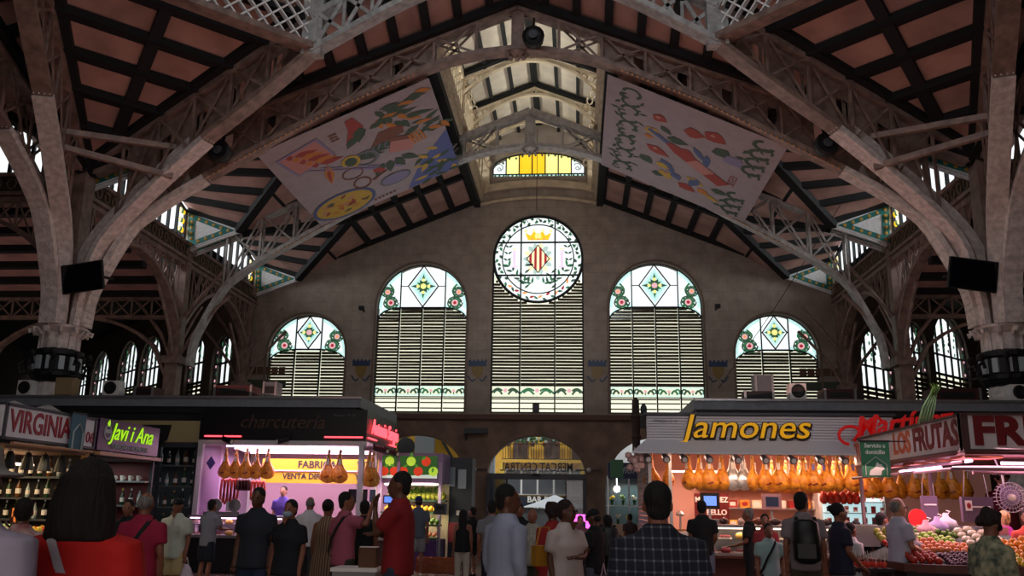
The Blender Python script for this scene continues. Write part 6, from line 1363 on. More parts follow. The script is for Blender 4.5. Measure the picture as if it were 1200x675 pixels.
mb.build('wire_guard', mat('fan_white', 'b8a8b8', .4), t); mb = MB()
for k in range(3): mb.prism(leaf(0, 0, .18, .2, k*2.09), -.01, .0, 'y')
mb.build('fan_blades', mat('fan_mauve', '7a6a90', .4), t); MB().lathe([(.01, 0), (.05, .01), (.045, .06), (.01, .07)], 12).xf(Matrix.Translation((0, -.03, 0)) @ Matrix.Rotation(R(90), 4, 'X')).build('hub', TAGW, t); MB().tube([(0, .1, 0), (-.02, .1, .3), (-.1, .1, 2.3-p.z)], .012, 5).build('hanging_arm', STEEL, t)
p = at(1075, 607, Y=13.9); t = thing('price_sign', 'bright red round price sign above the fruit', 'price sign', p); MB().lathe([(.01, 0), (.13, 0), (.13, .015), (.01, .02)], 16).xf(Matrix.Rotation(R(90), 4, 'X')).build('disc', emat('red_disc', (.8, .01, .01), .5), t); MB().tube([(0, 0, 0), (0, 0, -.3)], .008, 4).build('stick', STEEL, t)
# cut fruit and cups
p = at(1008, 652, Y=12.2); t = thing('side_table', 'dark side table carrying plastic cups at the end of the fruit stand', 'table', (p.x, 12.2, 0)); MB().box(0, 0, .83, .66, .6, .04).build('table_top', sk, t)
for sx_ in (-1, 1):
    for sy_ in (-1, 1): MB().box(sx_*.3, sy_*.27, .4, .04, .04, .81).build('leg', sk, t)
cp = thing('plastic_cup', 'x', 'cup', (0, 0, -50)); MB().lathe([(.025, 0), (.038, .1), (.034, .1), (.022, .01)], 9).build('cup_body', glass('clear_cup', (.8, .7, .7), .15), cp); MB().lathe([(.02, .008), (.032, .07), (.005, .08)], 9).build('red_juice', emat('juice_red', (.7, .06, .03), .12), cp); MB().tube([(0, 0, .03), (.025, 0, .2)], .004, 4).build('straw', TAGW, cp); TEMPL.append(cp)
for k in range(18): dup(cp, (p.x-.26+.1*(k % 6), 12.02+.13*(k//6), .85), k, 'plastic cup of red fruit with a straw on the side table', 'cups of red fruit')
# ================================================================== PEOPLE
DG = None
def remesh_obj(name, mb, m, vox, parent, sm=5, extra=None):
    """closed tubes fused into one continuous smooth surface"""
    me = bpy.data.meshes.new('tmp'); me.from_pydata(mb.v, [], mb.f); o = bpy.data.objects.new('tmp', me); COL.objects.link(o)
    r = o.modifiers.new('r', 'REMESH'); r.mode = 'VOXEL'; r.voxel_size = vox
    s = o.modifiers.new('s', 'SMOOTH'); s.iterations = sm; s.factor = .6
    bpy.context.view_layer.update(); m2 = bpy.data.meshes.new_from_object(o.evaluated_get(bpy.context.evaluated_depsgraph_get()))
    bpy.data.objects.remove(o); bpy.data.meshes.remove(me)
    vs = [tuple(v.co) for v in m2.vertices]; fs = [tuple(p.vertices) for p in m2.polygons]; bpy.data.meshes.remove(m2)
    q = MB(); q.add(vs, fs)
    if extra: q.add(extra.v, extra.f)
    return q.build(name, m, parent, smooth=True)
SKINM = [mat('skin_light', 'a87860', .5), mat('skin_tan', '7c4e3a', .5), mat('skin_brown', '583626', .5)]
def cloth(name, col, **k): return mat('cloth_'+name, col, .85, **k)
def hairmat(n_, c_, r_): return mat(n_, c_, r_, noise=.55, scale=22, bump=.9, stretch=(3, 3, .35))
HAIRM = dict(black=hairmat('hair_black', '0a0808', .8), brown=hairmat('hair_brown', '100806', .85), grey=hairmat('hair_grey', '6c6864', .6), white=hairmat('hair_white', 'a8a49e', .6), blond=hairmat('hair_blond', 'a88458', .5), curly=hairmat('hair_curly_brown', '20120e', .8))
def check_mat():
    m = mat('cloth_checked', '10131c', .85); n = m.node_tree; b = n.nodes['Principled BSDF']; tc = n.nodes.new('ShaderNodeTexCoord'); sp = n.nodes.new('ShaderNodeSeparateXYZ'); n.links.new(tc.outputs['Object'], sp.inputs[0])
    outs = []
    for ax, per in ((0, .05), (2, .06)):
        mu = n.nodes.new('ShaderNodeMath'); mu.operation = 'MULTIPLY'; mu.inputs[1].default_value = 1/per; n.links.new(sp.outputs[ax], mu.inputs[0])
        fr = n.nodes.new('ShaderNodeMath'); fr.operation = 'FRACT'; n.links.new(mu.outputs[0], fr.inputs[0]); lt = n.nodes.new('ShaderNodeMath'); lt.operation = 'LESS_THAN'; lt.inputs[1].default_value = .2; n.links.new(fr.outputs[0], lt.inputs[0]); outs.append(lt)
    ad = n.nodes.new('ShaderNodeMath'); ad.operation = 'ADD'; n.links.new(outs[0].outputs[0], ad.inputs[0]); n.links.new(outs[1].outputs[0], ad.inputs[1])
    rp = n.nodes.new('ShaderNodeValToRGB'); rp.color_ramp.interpolation = 'CONSTANT'; e = rp.color_ramp.elements; e[0].color = (.006, .008, .018, 1); e[1].position = .25; e[1].color = (.035, .04, .055, 1); q = e.new(.75); q.color = (.14, .15, .15, 1)
    dv = n.nodes.new('ShaderNodeMath'); dv.operation = 'MULTIPLY'; dv.inputs[1].default_value = .5; n.links.new(ad.outputs[0], dv.inputs[0]); n.links.new(dv.outputs[0], rp.inputs[0]); n.links.new(rp.outputs[0], b.inputs['Base Color']); return m
def stripe_mat(name, c1, c2, ax, per, frac=.5):
    m = mat(name, c1, .85); n = m.node_tree; b = n.nodes['Principled BSDF']; tc = n.nodes.new('ShaderNodeTexCoord'); sp = n.nodes.new('ShaderNodeSeparateXYZ'); n.links.new(tc.outputs['Object'], sp.inputs[0])
    mu = n.nodes.new('ShaderNodeMath'); mu.operation = 'MULTIPLY'; mu.inputs[1].default_value = 1/per; n.links.new(sp.outputs[ax], mu.inputs[0]); fr = n.nodes.new('ShaderNodeMath'); fr.operation = 'FRACT'; n.links.new(mu.outputs[0], fr.inputs[0])
    rp = n.nodes.new('ShaderNodeValToRGB'); rp.color_ramp.interpolation = 'CONSTANT'; e = rp.color_ramp.elements; e[0].color = (*lin(c1), 1); e[1].position = frac; e[1].color = (*lin(c2), 1); n.links.new(fr.outputs[0], rp.inputs[0]); n.links.new(rp.outputs[0], b.inputs['Base Color']); return m
def V(*a): return Vector(a)
def person(label, px, crown, Y, face=0, H=None, skin=1, top='tee', topm=None, bottom='trousers', botm=None, hair='short', hairc='black', arms=('down', 'down'), girth=1.0, step=0, near=False, lean=0, head=0, look=0, extras=(), long_top=.0, shoe='black', sleeve=None, female=False, floor=0, nod=0):
    """px,crown: where the top of the head is seen; face: turn in degrees, 0 walks away from the viewer, 180 toward"""
    P = at(px, crown, Y=Y); h = P.z-floor if H is None else H; z0 = floor
    t = thing('person', label, 'person', (P.x, Y, z0), R(face))
    k = h; g = girth; sw = (.088 if female else .098)*k*(.5+.5*g)      # shoulder half width
    J = dict(neck=V(0, 0, .845*k), hipL=V(-.05*k, 0, .52*k), hipR=V(.05*k, 0, .52*k))
    hc = V(0, .012*k+head, .93*k)
    vox = .0085*k if near else .0125*k
    def limb(mb, pts, rr, n=8): mb.tube(pts, rr, n)
    def ring(mb, rows, n=12):   # (z, rx, ry, y)
        R_ = [[(rx*math.cos(2*math.pi*j/n), yy+ry*math.sin(2*math.pi*j/n)+lean*(z/k)**2*.5, z) for j in range(n)] for z, rx, ry, yy in rows]; mb.rings(R_)
    Ln = lambda v: V(v.x, v.y+lean*(v.z/k)**2*.5, v.z)
    # arms: elbow and wrist positions
    AR = {}
    for s, a in ((-1, arms[0]), (1, arms[1])):
        sh = V(s*sw*.98, 0, .788*k)
        if a == 'down': el = V(s*(sw+.024*k), -.012*k, .635*k); wr = V(s*(sw+.028*k), .03*k, .49*k); fd = V(0, .12, -1)
        elif a == 'fwd': el = V(s*(sw+.02*k), .02*k, .645*k); wr = V(s*(sw*.75), .15*k, .60*k); fd = V(-s*.1, 1, -.1)
        elif a == 'fwdlow': el = V(s*(sw+.025*k), .01*k, .64*k); wr = V(s*(sw*.85), .12*k, .535*k); fd = V(0, .8, -.6)
        elif a == 'cross': el = V(s*(sw+.015*k), .05*k, .655*k); wr = V(-s*.02*k, .125*k, .665*k+s*.012*k); fd = V(-s, .05, .05)
        elif a == 'chin': el = V(s*(sw*.95), .09*k, .67*k); wr = V(s*.05*k, .12*k, .80*k); fd = V(-s*.2, .0, 1)
        elif a == 'up': el = V(s*(sw+.085*k), .06*k, .765*k); wr = V(s*(sw+.10*k), .09*k, .90*k); fd = V(-s*.15, .1, 1)
        elif a == 'phone': el = V(s*(sw+.01*k), .09*k, .70*k); wr = V(s*.05*k, .17*k, .82*k); fd = V(0, .3, 1)
        elif a == 'hip': el = V(s*(sw+.09*k), -.02*k, .66*k); wr = V(s*(sw-.02*k), .03*k, .565*k); fd = V(-s*.6, .5, -.3)
        elif a == 'counter': el = V(s*(sw+.03*k), .06*k, .66*k); wr = V(s*sw, .2*k, .66*k); fd = V(0, 1, 0)
        else: el, wr, fd = V(*a[0])*k, V(*a[1])*k, V(*a[2])
        fd.normalize(); AR[s] = (Ln(sh), Ln(el), Ln(wr), fd)
    # legs
    LG = {}
    for s in (-1, 1):
        st = step*s*.09*k; hp = V(s*.05*k, 0, .50*k); kn = V(s*.055*k, st*.7+.012*k, .285*k); an = V(s*.055*k, st*1.35-.012*k, .05*k); LG[s] = (hp, kn, an)
    # ---- body
    b = MB()
    ring(b, [(.47*k, .03*k, .03*k, 0), (.49*k, .075*k*g, .055*k*g, 0), (.55*k, .088*k*g, .062*k*g, 0), (.62*k, .075*k*g, .054*k*g, 0), (.72*k, .09*k*g, .062*k*g, 0), (.785*k, sw*.9, .055*k, 0), (.825*k, sw*.55, .044*k, 0), (.85*k, .035*k, .035*k, .0)])
    limb(b, [Ln(V(0, 0, .80*k)), Ln(V(0, .0, .85*k)), Ln(hc)+V(0, -.008*k, -.03*k)], [.046*k, .036*k, .036*k])
    # head: cranium, face wedge, jaw, nose, ears
    Rm = Matrix.Translation(Ln(hc)+V(0, 0, -.004*k)) @ Matrix.Scale(1.06, 4) @ Matrix.Rotation(R(look), 4, 'Z') @ Matrix.Rotation(R(-nod), 4, 'X'); hs = len(b.v)
    b.ball((0, -.008*k, .012*k), .043*k, .053*k, .057*k, 12, k=8); b.ball((0, .02*k, -.022*k), .034*k, .036*k, .045*k, 10, k=6)
    b.ball((0, .035*k, -.05*k), .017*k, .016*k, .014*k, 8, k=5); b.tube([(0, .05*k, .004*k), (0, .062*k, -.014*k), (0, .048*k, -.02*k)], [.005*k, .0085*k, .006*k], 6)
    b.tube([(-.022*k, .044*k, .012*k), (.022*k, .044*k, .012*k)], .007*k, 6)
    for s in (-1, 1): b.ball((s*.045*k, -.004*k, -.008*k), .0075*k, .012*k, .019*k, 7, k=5)
    b.v = b.v[:hs]+[tuple(Rm @ V(*v)) for v in b.v[hs:]]
    hands = MB()
    for s in (-1, 1):
        sh, el, wr, fd = AR[s]; limb(b, [sh+V(-s*.02*k, 0, 0), sh, (sh+el)/2, el, (el+wr)/2, wr], [.034*k, .033*k, .028*k*g**.5, .023*k, .0215*k, .0155*k])
        # palm, five fingers, thumb from its side
        pe = wr+fd*.052*k; b.tube([wr-fd*.01*k, wr+fd*.02*k, pe], [.0155*k, (.021*k, .014*k), (.022*k, .012*k)], 8)
        side = fd.cross(V(0, 0, 1) if abs(fd.z) < .8 else V(0, 1, 0)).normalized(); nrm = side.cross(fd).normalized()
        for i, (o_, L_) in enumerate(((-.0155, .036), (-.005, .043), (.0055, .04), (.0155, .031))):
            a0 = pe+side*o_*k-fd*.006*k; a1 = a0+fd*L_*.55*k-nrm*.003*k; a2 = a1+(fd*.8-nrm*.6).normalized()*L_*.42*k; hands.tube([a0, a1, a2], [.0056*k, .0052*k, .0042*k], 6)
        ts = side*(-s if abs(fd.z) > .5 else 1); a0 = wr+fd*.018*k+ts*.016*k; a1 = a0+(fd*.6+ts*.7).normalized()*.026*k; a2 = a1+(fd*.95+ts*.25-nrm*.1).normalized()*.022*k; hands.tube([a0, a1, a2], [.0075*k, .0062*k, .005*k], 6)
        hp, kn, an = LG[s]; limb(b, [hp+V(0, 0, .02*k), (hp+kn)/2, kn, (kn*.55+an*.45)+V(0, -.006*k, 0), an], [.052*k*g, .043*k*g, .03*k, .031*k, .019*k])
        b.tube([an+V(0, -.015*k, -.02*k), an+V(0, .05*k, -.03*k), an+V(0, .09*k, -.037*k)], [.02*k, (.022*k, .014*k), (.018*k, .009*k)], 8)
    body = remesh_obj('body', b, SKINM[skin], vox, t, 3, hands)
    # eyes and mouth
    if abs(((face+look+180) % 360)-180) > 50:
        for s in (-1, 1): MB().ball((0, 0, 0), .0065*k, .004*k, .0045*k, 8, k=5).xf(Rm @ Matrix.Translation((s*.0185*k, .0475*k, .001*k))).build('eye', BLACK, t)
        MB().ball((0, 0, 0), .014*k, .004*k, .003*k, 8, k=4).xf(Rm @ Matrix.Translation((0, .0535*k, -.034*k))).build('lips', mat('lips', '6a3430', .5), t)
    # ---- clothes
    hem = .47*k-long_top*k; e = .011*k
    def torso_rows(h0):
        flare = .012*k if long_top > .02 or female else 0
        rows = [(h0-.004*k, .04*k, .04*k, 0), (h0, .092*k*g+e+flare, .068*k*g+e+flare, 0)]
        if h0 < .53*k: rows.append((.55*k, .092*k*g+e, .068*k*g+e, 0))
        rows += [(.62*k, .083*k*g+e, .062*k*g+e, 0), (.72*k, .094*k*g+e, .066*k*g+e, .002*k), (.785*k, sw*.95+e*.6, .058*k+e, 0), (.828*k, sw*.62+e*.6, .048*k+e*.6, 0), (.862*k, .041*k+e*.4, .041*k+e*.4, 0)]
        return rows
    if top != 'none':
        c = MB()
        if top == 'dress': ring(c, [(.17*k, .05*k, .05*k, 0), (.175*k, .15*k*g, .12*k*g, 0), (.35*k, .125*k*g, .10*k*g, 0)]+torso_rows(.5*k)[1:], 14)
        elif top == 'tank': ring(c, torso_rows(hem)[:-3]+[(.775*k, sw*.62, .05*k+e, 0), (.815*k, sw*.5, .04*k+e, 0)], 14)
        else: ring(c, torso_rows(hem), 14)
        sl = sleeve if sleeve is not None else {'tee': .72, 'shirt': 1.9, 'blouse': 1.0, 'dress': .45, 'tank': 0, 'loose': .95}[top]
        if sl > 0:
            for s in (-1, 1):
                sh, el, wr, fd = AR[s]; pts = [sh+V(-s*.03*k, 0, -.008*k), sh+V(s*.002*k, 0, 0)]; w0 = .038*k+e*(1.5 if top in ('loose', 'blouse') else .9)
                rr = [w0, w0]
                if sl <= 1: pts += [sh+(el-sh)*sl]; rr += [w0*(.98 if top != 'loose' else 1.2)]
                else: pts += [el, el+(wr-el)*(sl-1)]; rr += [.031*k+e*.5, .025*k+e*.4]
                c.tube(pts, rr, 9)
        remesh_obj({'tee': 'tee_shirt', 'shirt': 'long_sleeved_shirt', 'blouse': 'blouse', 'dress': 'dress', 'tank': 'tank_top', 'loose': 'loose_tee_shirt'}[top], c, topm, vox, t, 4)
    if bottom != 'none':
        c = MB(); ring(c, [(.47*k, .085*k*g, .06*k*g, 0), (.50*k, .091*k*g+e*.6, .066*k*g+e*.6, 0), (.57*k, .086*k*g+e*.5, .06*k*g+e*.5, 0)])
        if bottom == 'skirt': c = MB(); ring(c, [(.25*k, .1*k*g, .085*k*g, 0), (.40*k, .105*k*g, .085*k*g, 0), (.50*k, .1*k*g, .075*k*g, 0), (.6*k, .085*k*g, .062*k*g, 0)])
        else:
            for s in (-1, 1):
                hp, kn, an = LG[s]
                if bottom == 'shorts': c.tube([hp+V(0, 0, .02*k), (hp+kn)/2, kn+V(0, 0, .015*k)], [.058*k*g, .056*k*g+.004*k, .053*k*g], 10)
                else: c.tube([hp+V(0, 0, .02*k), (hp+kn)/2, kn, an+V(0, 0, .01*k)], [.058*k*g, .051*k*g, .04*k*g+.002*k, .034*k], 10)
        remesh_obj(bottom, c, botm, vox*1.1, t, 3)
    if crown and Y > 7:
        for s in (-1, 1):
            hp, kn, an = LG[s]; mb = MB(); mb.tube([an+V(0, -.032*k, -.03*k), an+V(0, .03*k, -.028*k), an+V(0, .07*k, -.034*k), an+V(0, .1*k, -.04*k)], [(.02*k, .02*k), (.024*k, .02*k), (.024*k, .014*k), (.014*k, .008*k)], 8); mb.build('shoe', {'black': BLACK, 'white': TAGW}.get(shoe, BLACK), t, smooth=True)
    # ---- hair
    hm = HAIRM.get(hairc, HAIRM['black']); c = MB()
    if hair == 'short': c.ball((0, -.014*k, .02*k), .048*k, .054*k, .054*k, 12, k=8); c.ball((0, -.03*k, -.02*k), .042*k, .03*k, .036*k, 10, k=6)
    elif hair == 'thin': c.ball((0, -.02*k, .006*k), .0465*k, .048*k, .050*k, 12, k=8)
    elif hair == 'bob': c.ball((0, -.01*k, .018*k), .056*k, .06*k, .06*k, 12, k=8); c.tube([(0, -.022*k, .03*k), (0, -.03*k, -.04*k), (0, -.028*k, -.115*k)], [(.062*k, .052*k), (.076*k, .055*k), (.084*k, .045*k)], 16)
    elif hair == 'long': c.ball((0, -.01*k, .018*k), .054*k, .06*k, .058*k, 12, k=8); c.tube([(0, -.026*k, .02*k), (0, -.045*k, -.06*k), (0, -.062*k, -.22*k)], [(.052*k, .04*k), (.06*k, .032*k), (.035*k, .014*k)], 12)
    elif hair == 'bun': c.ball((0, -.014*k, .018*k), .05*k, .056*k, .056*k, 12, k=8); c.ball((0, -.068*k, .028*k), .026*k, .026*k, .026*k, 10, k=6)
    elif hair == 'curly':
        rnd = random.Random(3)
        for i in range(26):
            a = rnd.random()*6.28; zz = rnd.uniform(-.03, .06); q = math.sqrt(max(.1, 1-(zz/.075)**2)); y = math.sin(a)*.05*q-.012
            if y < .032 or zz > .035: c.ball((math.cos(a)*.045*q*k, y*k, zz*k), .023*k, n=8, k=5)
        c.ball((0, -.012*k, .02*k), .05*k, .054*k, .055*k, 10, k=6)
    elif hair == 'cap': c.ball((0, -.006*k, .026*k), .05*k, .058*k, .046*k, 12, k=8); c.tube([(0, .03*k, .022*k), (0, .085*k, .014*k)], [(.042*k, .008*k), (.03*k, .005*k)], 10)
    elif hair == 'hat': c.lathe([(.01*k, .07*k), (.04*k, .068*k), (.048*k, .03*k), (.05*k, .018*k), (.095*k, .008*k), (.094*k, .002*k), (.02*k, .004*k)], 18)
    c.xf(Rm)
    if hair != 'bald':
        o = remesh_obj({'cap': 'cap', 'hat': 'sun_hat'}.get(hair, 'hair'), c, hm if hair not in ('cap', 'hat') else cloth('hat_'+hairc, {'black': '0c0d12', 'blue': '1c2c5a', 'grey': '8a8680'}.get(hairc, '222222')), vox, t, 2)
        if hair in ('cap', 'hat'): MB().ball((0, -.03*k, -.014*k), .043*k, .03*k, .03*k, 10).xf(Rm).build('hair', HAIRM['grey' if hairc == 'grey' else 'black'], t, smooth=True)
    t['_k'] = k
    wp = {s: t.matrix_basis @ AR[s][2] for s in (-1, 1)}
    for x in extras: x(t, k, Rm, AR, Ln)
    del t['_k']
    return t, wp, AR, k
# worn extras, children of the person
def strap(col, s=1, w_=.035, back=True):
    def f(t, k, Rm, AR, Ln):
        mb = MB(); y = -.075*k if back else .08*k; pts = [(-s*.055*k, 0, .845*k), (-s*.05*k, y*.75, .81*k), (-s*.01*k, y*1.06, .74*k), (s*.04*k, y*1.13, .66*k), (s*.085*k, y*.95, .56*k), (s*.1*k, y*.3, .52*k)]
        mb.path(pts, w_, .006, (0, 1, 0) if back else (0, -1, 0)); mb.build('shoulder_strap', cloth('strap_'+col, col), t)
    return f
def glasses(t, k, Rm, AR, Ln):
    mb = MB()
    for s in (-1, 1): mb.tube([(s*.019*k+.011*k*math.cos(a), .056*k, .001*k+.008*k*math.sin(a)) for a in [i*math.pi/4 for i in range(8)]], .0015*k, 4, closed=True); mb.tube([(s*.03*k, .055*k, .003*k), (s*.045*k, .01*k, .004*k)], .0015*k, 4)
    mb.tube([(-.008*k, .058*k, .003*k), (.008*k, .058*k, .003*k)], .0015*k, 4); mb.xf(Rm).build('glasses', BLACK, t)
def shades(t, k, Rm, AR, Ln):
    mb = MB()
    for s in (-1, 1): mb.ball((s*.019*k, .055*k, .001*k), .014*k, .004*k, .01*k, 10, k=5); mb.tube([(s*.03*k, .053*k, .003*k), (s*.046*k, .01*k, .004*k)], .002*k, 4)
    mb.xf(Rm).build('sunglasses', BLACK, t)
def mask(t, k, Rm, AR, Ln):
    mb = MB(); mb.ball((0, .03*k, -.032*k), .036*k, .034*k, .026*k, 12, k=7); mb.xf(Rm).build('face_mask', mat('mask_blue', '8a9aa8', .7), t, smooth=True)
def vneck(m):
    def f(t, k, Rm, AR, Ln): MB().prism([(-.026*k, .862*k), (.026*k, .862*k), (0, .815*k)], .062*k, .078*k, 'y').build('neck_opening', m, t)
    return f
def belt(t, k, Rm, AR, Ln): MB().lathe([(.096*k, .505*k), (.1*k, .51*k), (.1*k, .53*k), (.096*k, .535*k)], 16, sy=.75).build('belt', BLACK, t)
def buttons(t, k, Rm, AR, Ln):
    mb = MB(); mb.box(0, .083*k, .66*k, .016*k, .006, .3*k); mb.build('button_strip', mat('placket', 'a8a49c', .8), t)
    for s in (-1, 1): MB().box(s*.045*k, .083*k, .72*k, .05*k, .006, .05*k).build('chest_pocket', mat('placket', 'a8a49c', .8), t)
def necklace(t, k, Rm, AR, Ln): MB().tube([(-.04*k, .04*k, .845*k), (-.03*k, .07*k, .80*k), (0, .078*k, .77*k), (.03*k, .07*k, .80*k), (.04*k, .04*k, .845*k)], .003, 4).build('necklace', GOLD, t)
def carried(kind, label, P, col='c8c4c8', sc=1.0, rz=0):
    """bags and telephones stay objects of their own"""
    t = thing(kind, label, {'plastic_bag': 'bag', 'handbag': 'bag', 'mobile_phone': 'phone', 'backpack': 'backpack', 'shoulder_bag': 'bag'}[kind], P, rz)
    m = mat('bag_'+col, col, .5, noise=.08, scale=20)
    if kind == 'plastic_bag':
        MB().tube([(0, 0, -.12*sc), (.01, 0, -.2*sc), (.02, 0, -.34*sc), (0, 0, -.46*sc), (0, 0, -.5*sc)], [.03*sc, (.08*sc, .05*sc), (.13*sc, .08*sc), (.12*sc, .09*sc), .03*sc], 9).build('bag_film', m, t, smooth=True); mb = MB()
        for s in (-1, 1): mb.tube([(0, 0, 0), (s*.02, 0, -.08*sc), (s*.05*sc, 0, -.2*sc)], .008, 5)
        mb.build('handle', m, t)
    elif kind == 'mobile_phone': MB().box(0, 0, 0, .075, .009, .15).build('case', BLACK, t); MB().box(0, -.0055, 0, .068, .002, .138).build('screen', emat('phone_screen_'+col, lin(col), .8), t)
    elif kind == 'backpack':
        MB().tube([(0, 0, -.25*sc), (0, -.01, -.22*sc), (0, -.02, 0), (0, 0, .19*sc), (0, 0, .23*sc)], [(.1, .05), (.15*sc, .09*sc), (.16*sc, .1*sc), (.14*sc, .08*sc), (.08, .04)], 12).build('pack', m, t, smooth=True)
        MB().box(0, -.1*sc, -.12*sc, .2*sc, .04, .16*sc).build('front_pocket', m, t)
        for s in (-1, 1): MB().path([(s*.1*sc, .03, .2*sc), (s*.1*sc, .12, .25*sc), (s*.11*sc, .2, .18*sc), (s*.12*sc, .2, -.05*sc), (s*.12*sc, .06, -.2*sc)], .045, .012, (0, 1, .2)).build('shoulder_strap', m, t)
    else:
        MB().box(0, 0, -.3*sc, .26*sc, .1*sc, .2*sc).build('bag_body', m, t); MB().tube([(-.1*sc, 0, -.2*sc), (-.05*sc, 0, -.02), (.05*sc, 0, -.02), (.1*sc, 0, -.2*sc)], .01, 5).build('handle', m, t)
    return t
C = cloth
# ------------------------------------------------------------------ the shoppers, left to right
navy, jean, khaki, blackc, greyc, whitec = C('navy', '141826'), C('jeans', '26303f', noise=.2), C('khaki', '7a6c54'), C('black', '0c0d10'), C('grey', '6c6c72'), C('white', 'b0acae')
person('person in a pale shirt and sun hat cut off at the left edge', -24, 520, 3.3, 10, skin=1, top='shirt', topm=C('pale_lilac', '9a92a4', noise=.1), bottom='trousers', botm=navy, hair='hat', hairc='grey', girth=1.15, near=True)
person('woman with dark bob in a loose red tee shirt seen from behind', 108, 539, 3.75, 6, skin=1, top='loose', topm=C('bright_red', 'b01410', noise=.08), bottom='trousers', botm=navy, hair='bob', hairc='brown', girth=1.2, near=True, female=True, extras=(strap('a8a4b0', 1, .035),))
t, wp, AR_, k = person('woman in a red and white patterned dress raising a phone at the far left', 30, 583, 7.6, 30, skin=2, top='dress', topm=mat('cloth_red_pattern', '7a1c28', .85, noise=.9, scale=9, col2='b09a96'), bottom='none', hair='short', hairc='brown', arms=('phone', 'down'), female=True)
carried('mobile_phone', 'phone with orange screen held up before the far left stall', wp[-1]+V(0, .02, .12), 'e87a30')
person('dark haired child or short person facing us behind the man in magenta', 152, 585, 12.2, 190, skin=1, top='tee', topm=blackc, bottom='trousers', botm=navy, hair='short', hairc='black')
t, wp, AR_, k = person('grey haired man in a magenta polo shirt with a dark crossbody strap', 172, 576, 9.2, 5, skin=1, top='tee', topm=C('magenta', '8a1434'), bottom='trousers', botm=navy, hair='thin', hairc='grey', girth=1.15, extras=(strap('141418', -1, .04),))
carried('plastic_bag', 'thin white plastic bag held by the man in magenta', wp[1]+V(0, .02, -.05), 'a8a4ac', .7)
t, wp, AR_, k = person('man in cap, open white shirt and beige shorts facing us', 210, 583, 13.4, 178, skin=1, top='shirt', topm=C('off_white', 'a8aca0', noise=.1), bottom='shorts', botm=C('beige', 'a8986c'), hair='cap', hairc='black', girth=1.1, long_top=.02, sleeve=.8, extras=(buttons, vneck(SKINM[1])), shoe='white')
carried('plastic_bag', 'white plastic bag hanging beside the beige shorts', wp[-1]+V(.03, 0, -.04), 'b8a8b4', .8)
person('man in a grey tee shirt and navy shorts leaning to the delicatessen counter', 247, 585, 16.6, -20, skin=1, top='tee', topm=C('mid_grey', '74727c'), bottom='shorts', botm=navy, hair='short', hairc='brown', arms=('counter', 'counter'), lean=.12)
person('tall man in a dark tee shirt and blue shorts facing us', 304, 571, 11.1, 176, skin=2, top='tee', topm=C('slate', '1e222c'), bottom='shorts', botm=C('dark_blue', '1c2a40'), hair='short', hairc='black', girth=1.15, arms=('down', 'down'), long_top=.03)
person('woman with face mask in a black tee shirt and khaki trousers', 342, 585, 10.8, 165, skin=1, top='tee', topm=C('black_blue', '0e1018'), bottom='trousers', botm=khaki, hair='short', hairc='black', girth=1.2, female=True, long_top=.02, extras=(mask, vneck(SKINM[1])))
person('grey haired man in a white shirt behind the masked woman', 364, 582, 16.4, 0, skin=1, top='shirt', topm=C('clean_white', 'b8b4bc'), bottom='trousers', botm=C('dark_grey', '2c2c34'), hair='thin', hairc='grey')
person('vendor in a violet shirt behind the delicatessen counter', 333, 569, 22.2, 180, skin=0, top='tee', topm=C('violet', '4a3a8a'), bottom='trousers', botm=blackc, hair='short', hairc='brown', floor=.12)
person('woman with a hair bun in a striped dress seen from behind', 385, 585, 12.3, -8, skin=1, top='dress', topm=stripe_mat('cloth_striped', '8a7256', '5a3a34', 0, .035), bottom='none', hair='bun', hairc='black', female=True, girth=1.05, sleeve=0)
person('dark haired person hidden behind the man in pink', 428, 586, 13.6, 0, skin=1, top='tee', topm=blackc, bottom='trousers', botm=blackc, hair='short', hairc='black')
t, wp, AR_, k = person('man in a pink tee shirt raising his arm to point a phone', 406, 576, 11.4, -38, skin=1, top='tee', topm=C('pink', '94485a'), bottom='shorts', botm=C('olive_dark', '2a2c22'), hair='short', hairc='black', arms=('down', 'up'), look=-40, extras=(strap('1c1418', -1, .04),))
carried('mobile_phone', 'dark phone held high by the man in pink', wp[1]+V(0, .0, .12), '202838')
person('man in a blue cap and grey shirt carrying shopping past the fruit', 491, 581, 20.4, 10, skin=1, top='tee', topm=C('blue_grey', '4c5260'), bottom='shorts', botm=C('light_grey', '7c7c80'), hair='cap', hairc='blue', shoe='white', step=.6)
person('tall man in a red tee shirt with hand on chin, facing left', 471, 552, 8.9, 82, skin=2, top='tee', topm=C('deep_red', '7a1014'), bottom='trousers', botm=jean, hair='short', hairc='black', arms=('chin', 'cross'), look=14, girth=1.08)
person('woman with long black hair and white trousers', 543, 597, 17.4, 4, skin=1, top='tank', topm=blackc, bottom='trousers', botm=C('cream', 'a8a094'), hair='long', hairc='black', female=True)
person('person in black clothes waiting behind the long haired woman', 554, 594, 20.8, 60, skin=1, top='tee', topm=blackc, bottom='shorts', botm=blackc, hair='short', hairc='black')
person('dark haired head behind the man in the light blue shirt', 577, 586, 14.6, 0, skin=1, top='tee', topm=greyc, bottom='trousers', botm=navy, hair='short', hairc='black')
t, wp, AR_, k = person('man in a light blue rolled sleeve shirt turning his head right', 594, 567, 7.7, -50, skin=2, top='shirt', topm=C('light_blue', '8a90a4', noise=.06), bottom='trousers', botm=C('mid_blue', '3c4250'), hair='short', hairc='black', look=-35, sleeve=1.45, long_top=.03, girth=1.08)
person('man in a dark shirt facing us behind the old man', 609, 590, 16.2, 185, skin=1, top='tee', topm=blackc, bottom='trousers', botm=blackc, hair='short', hairc='black')
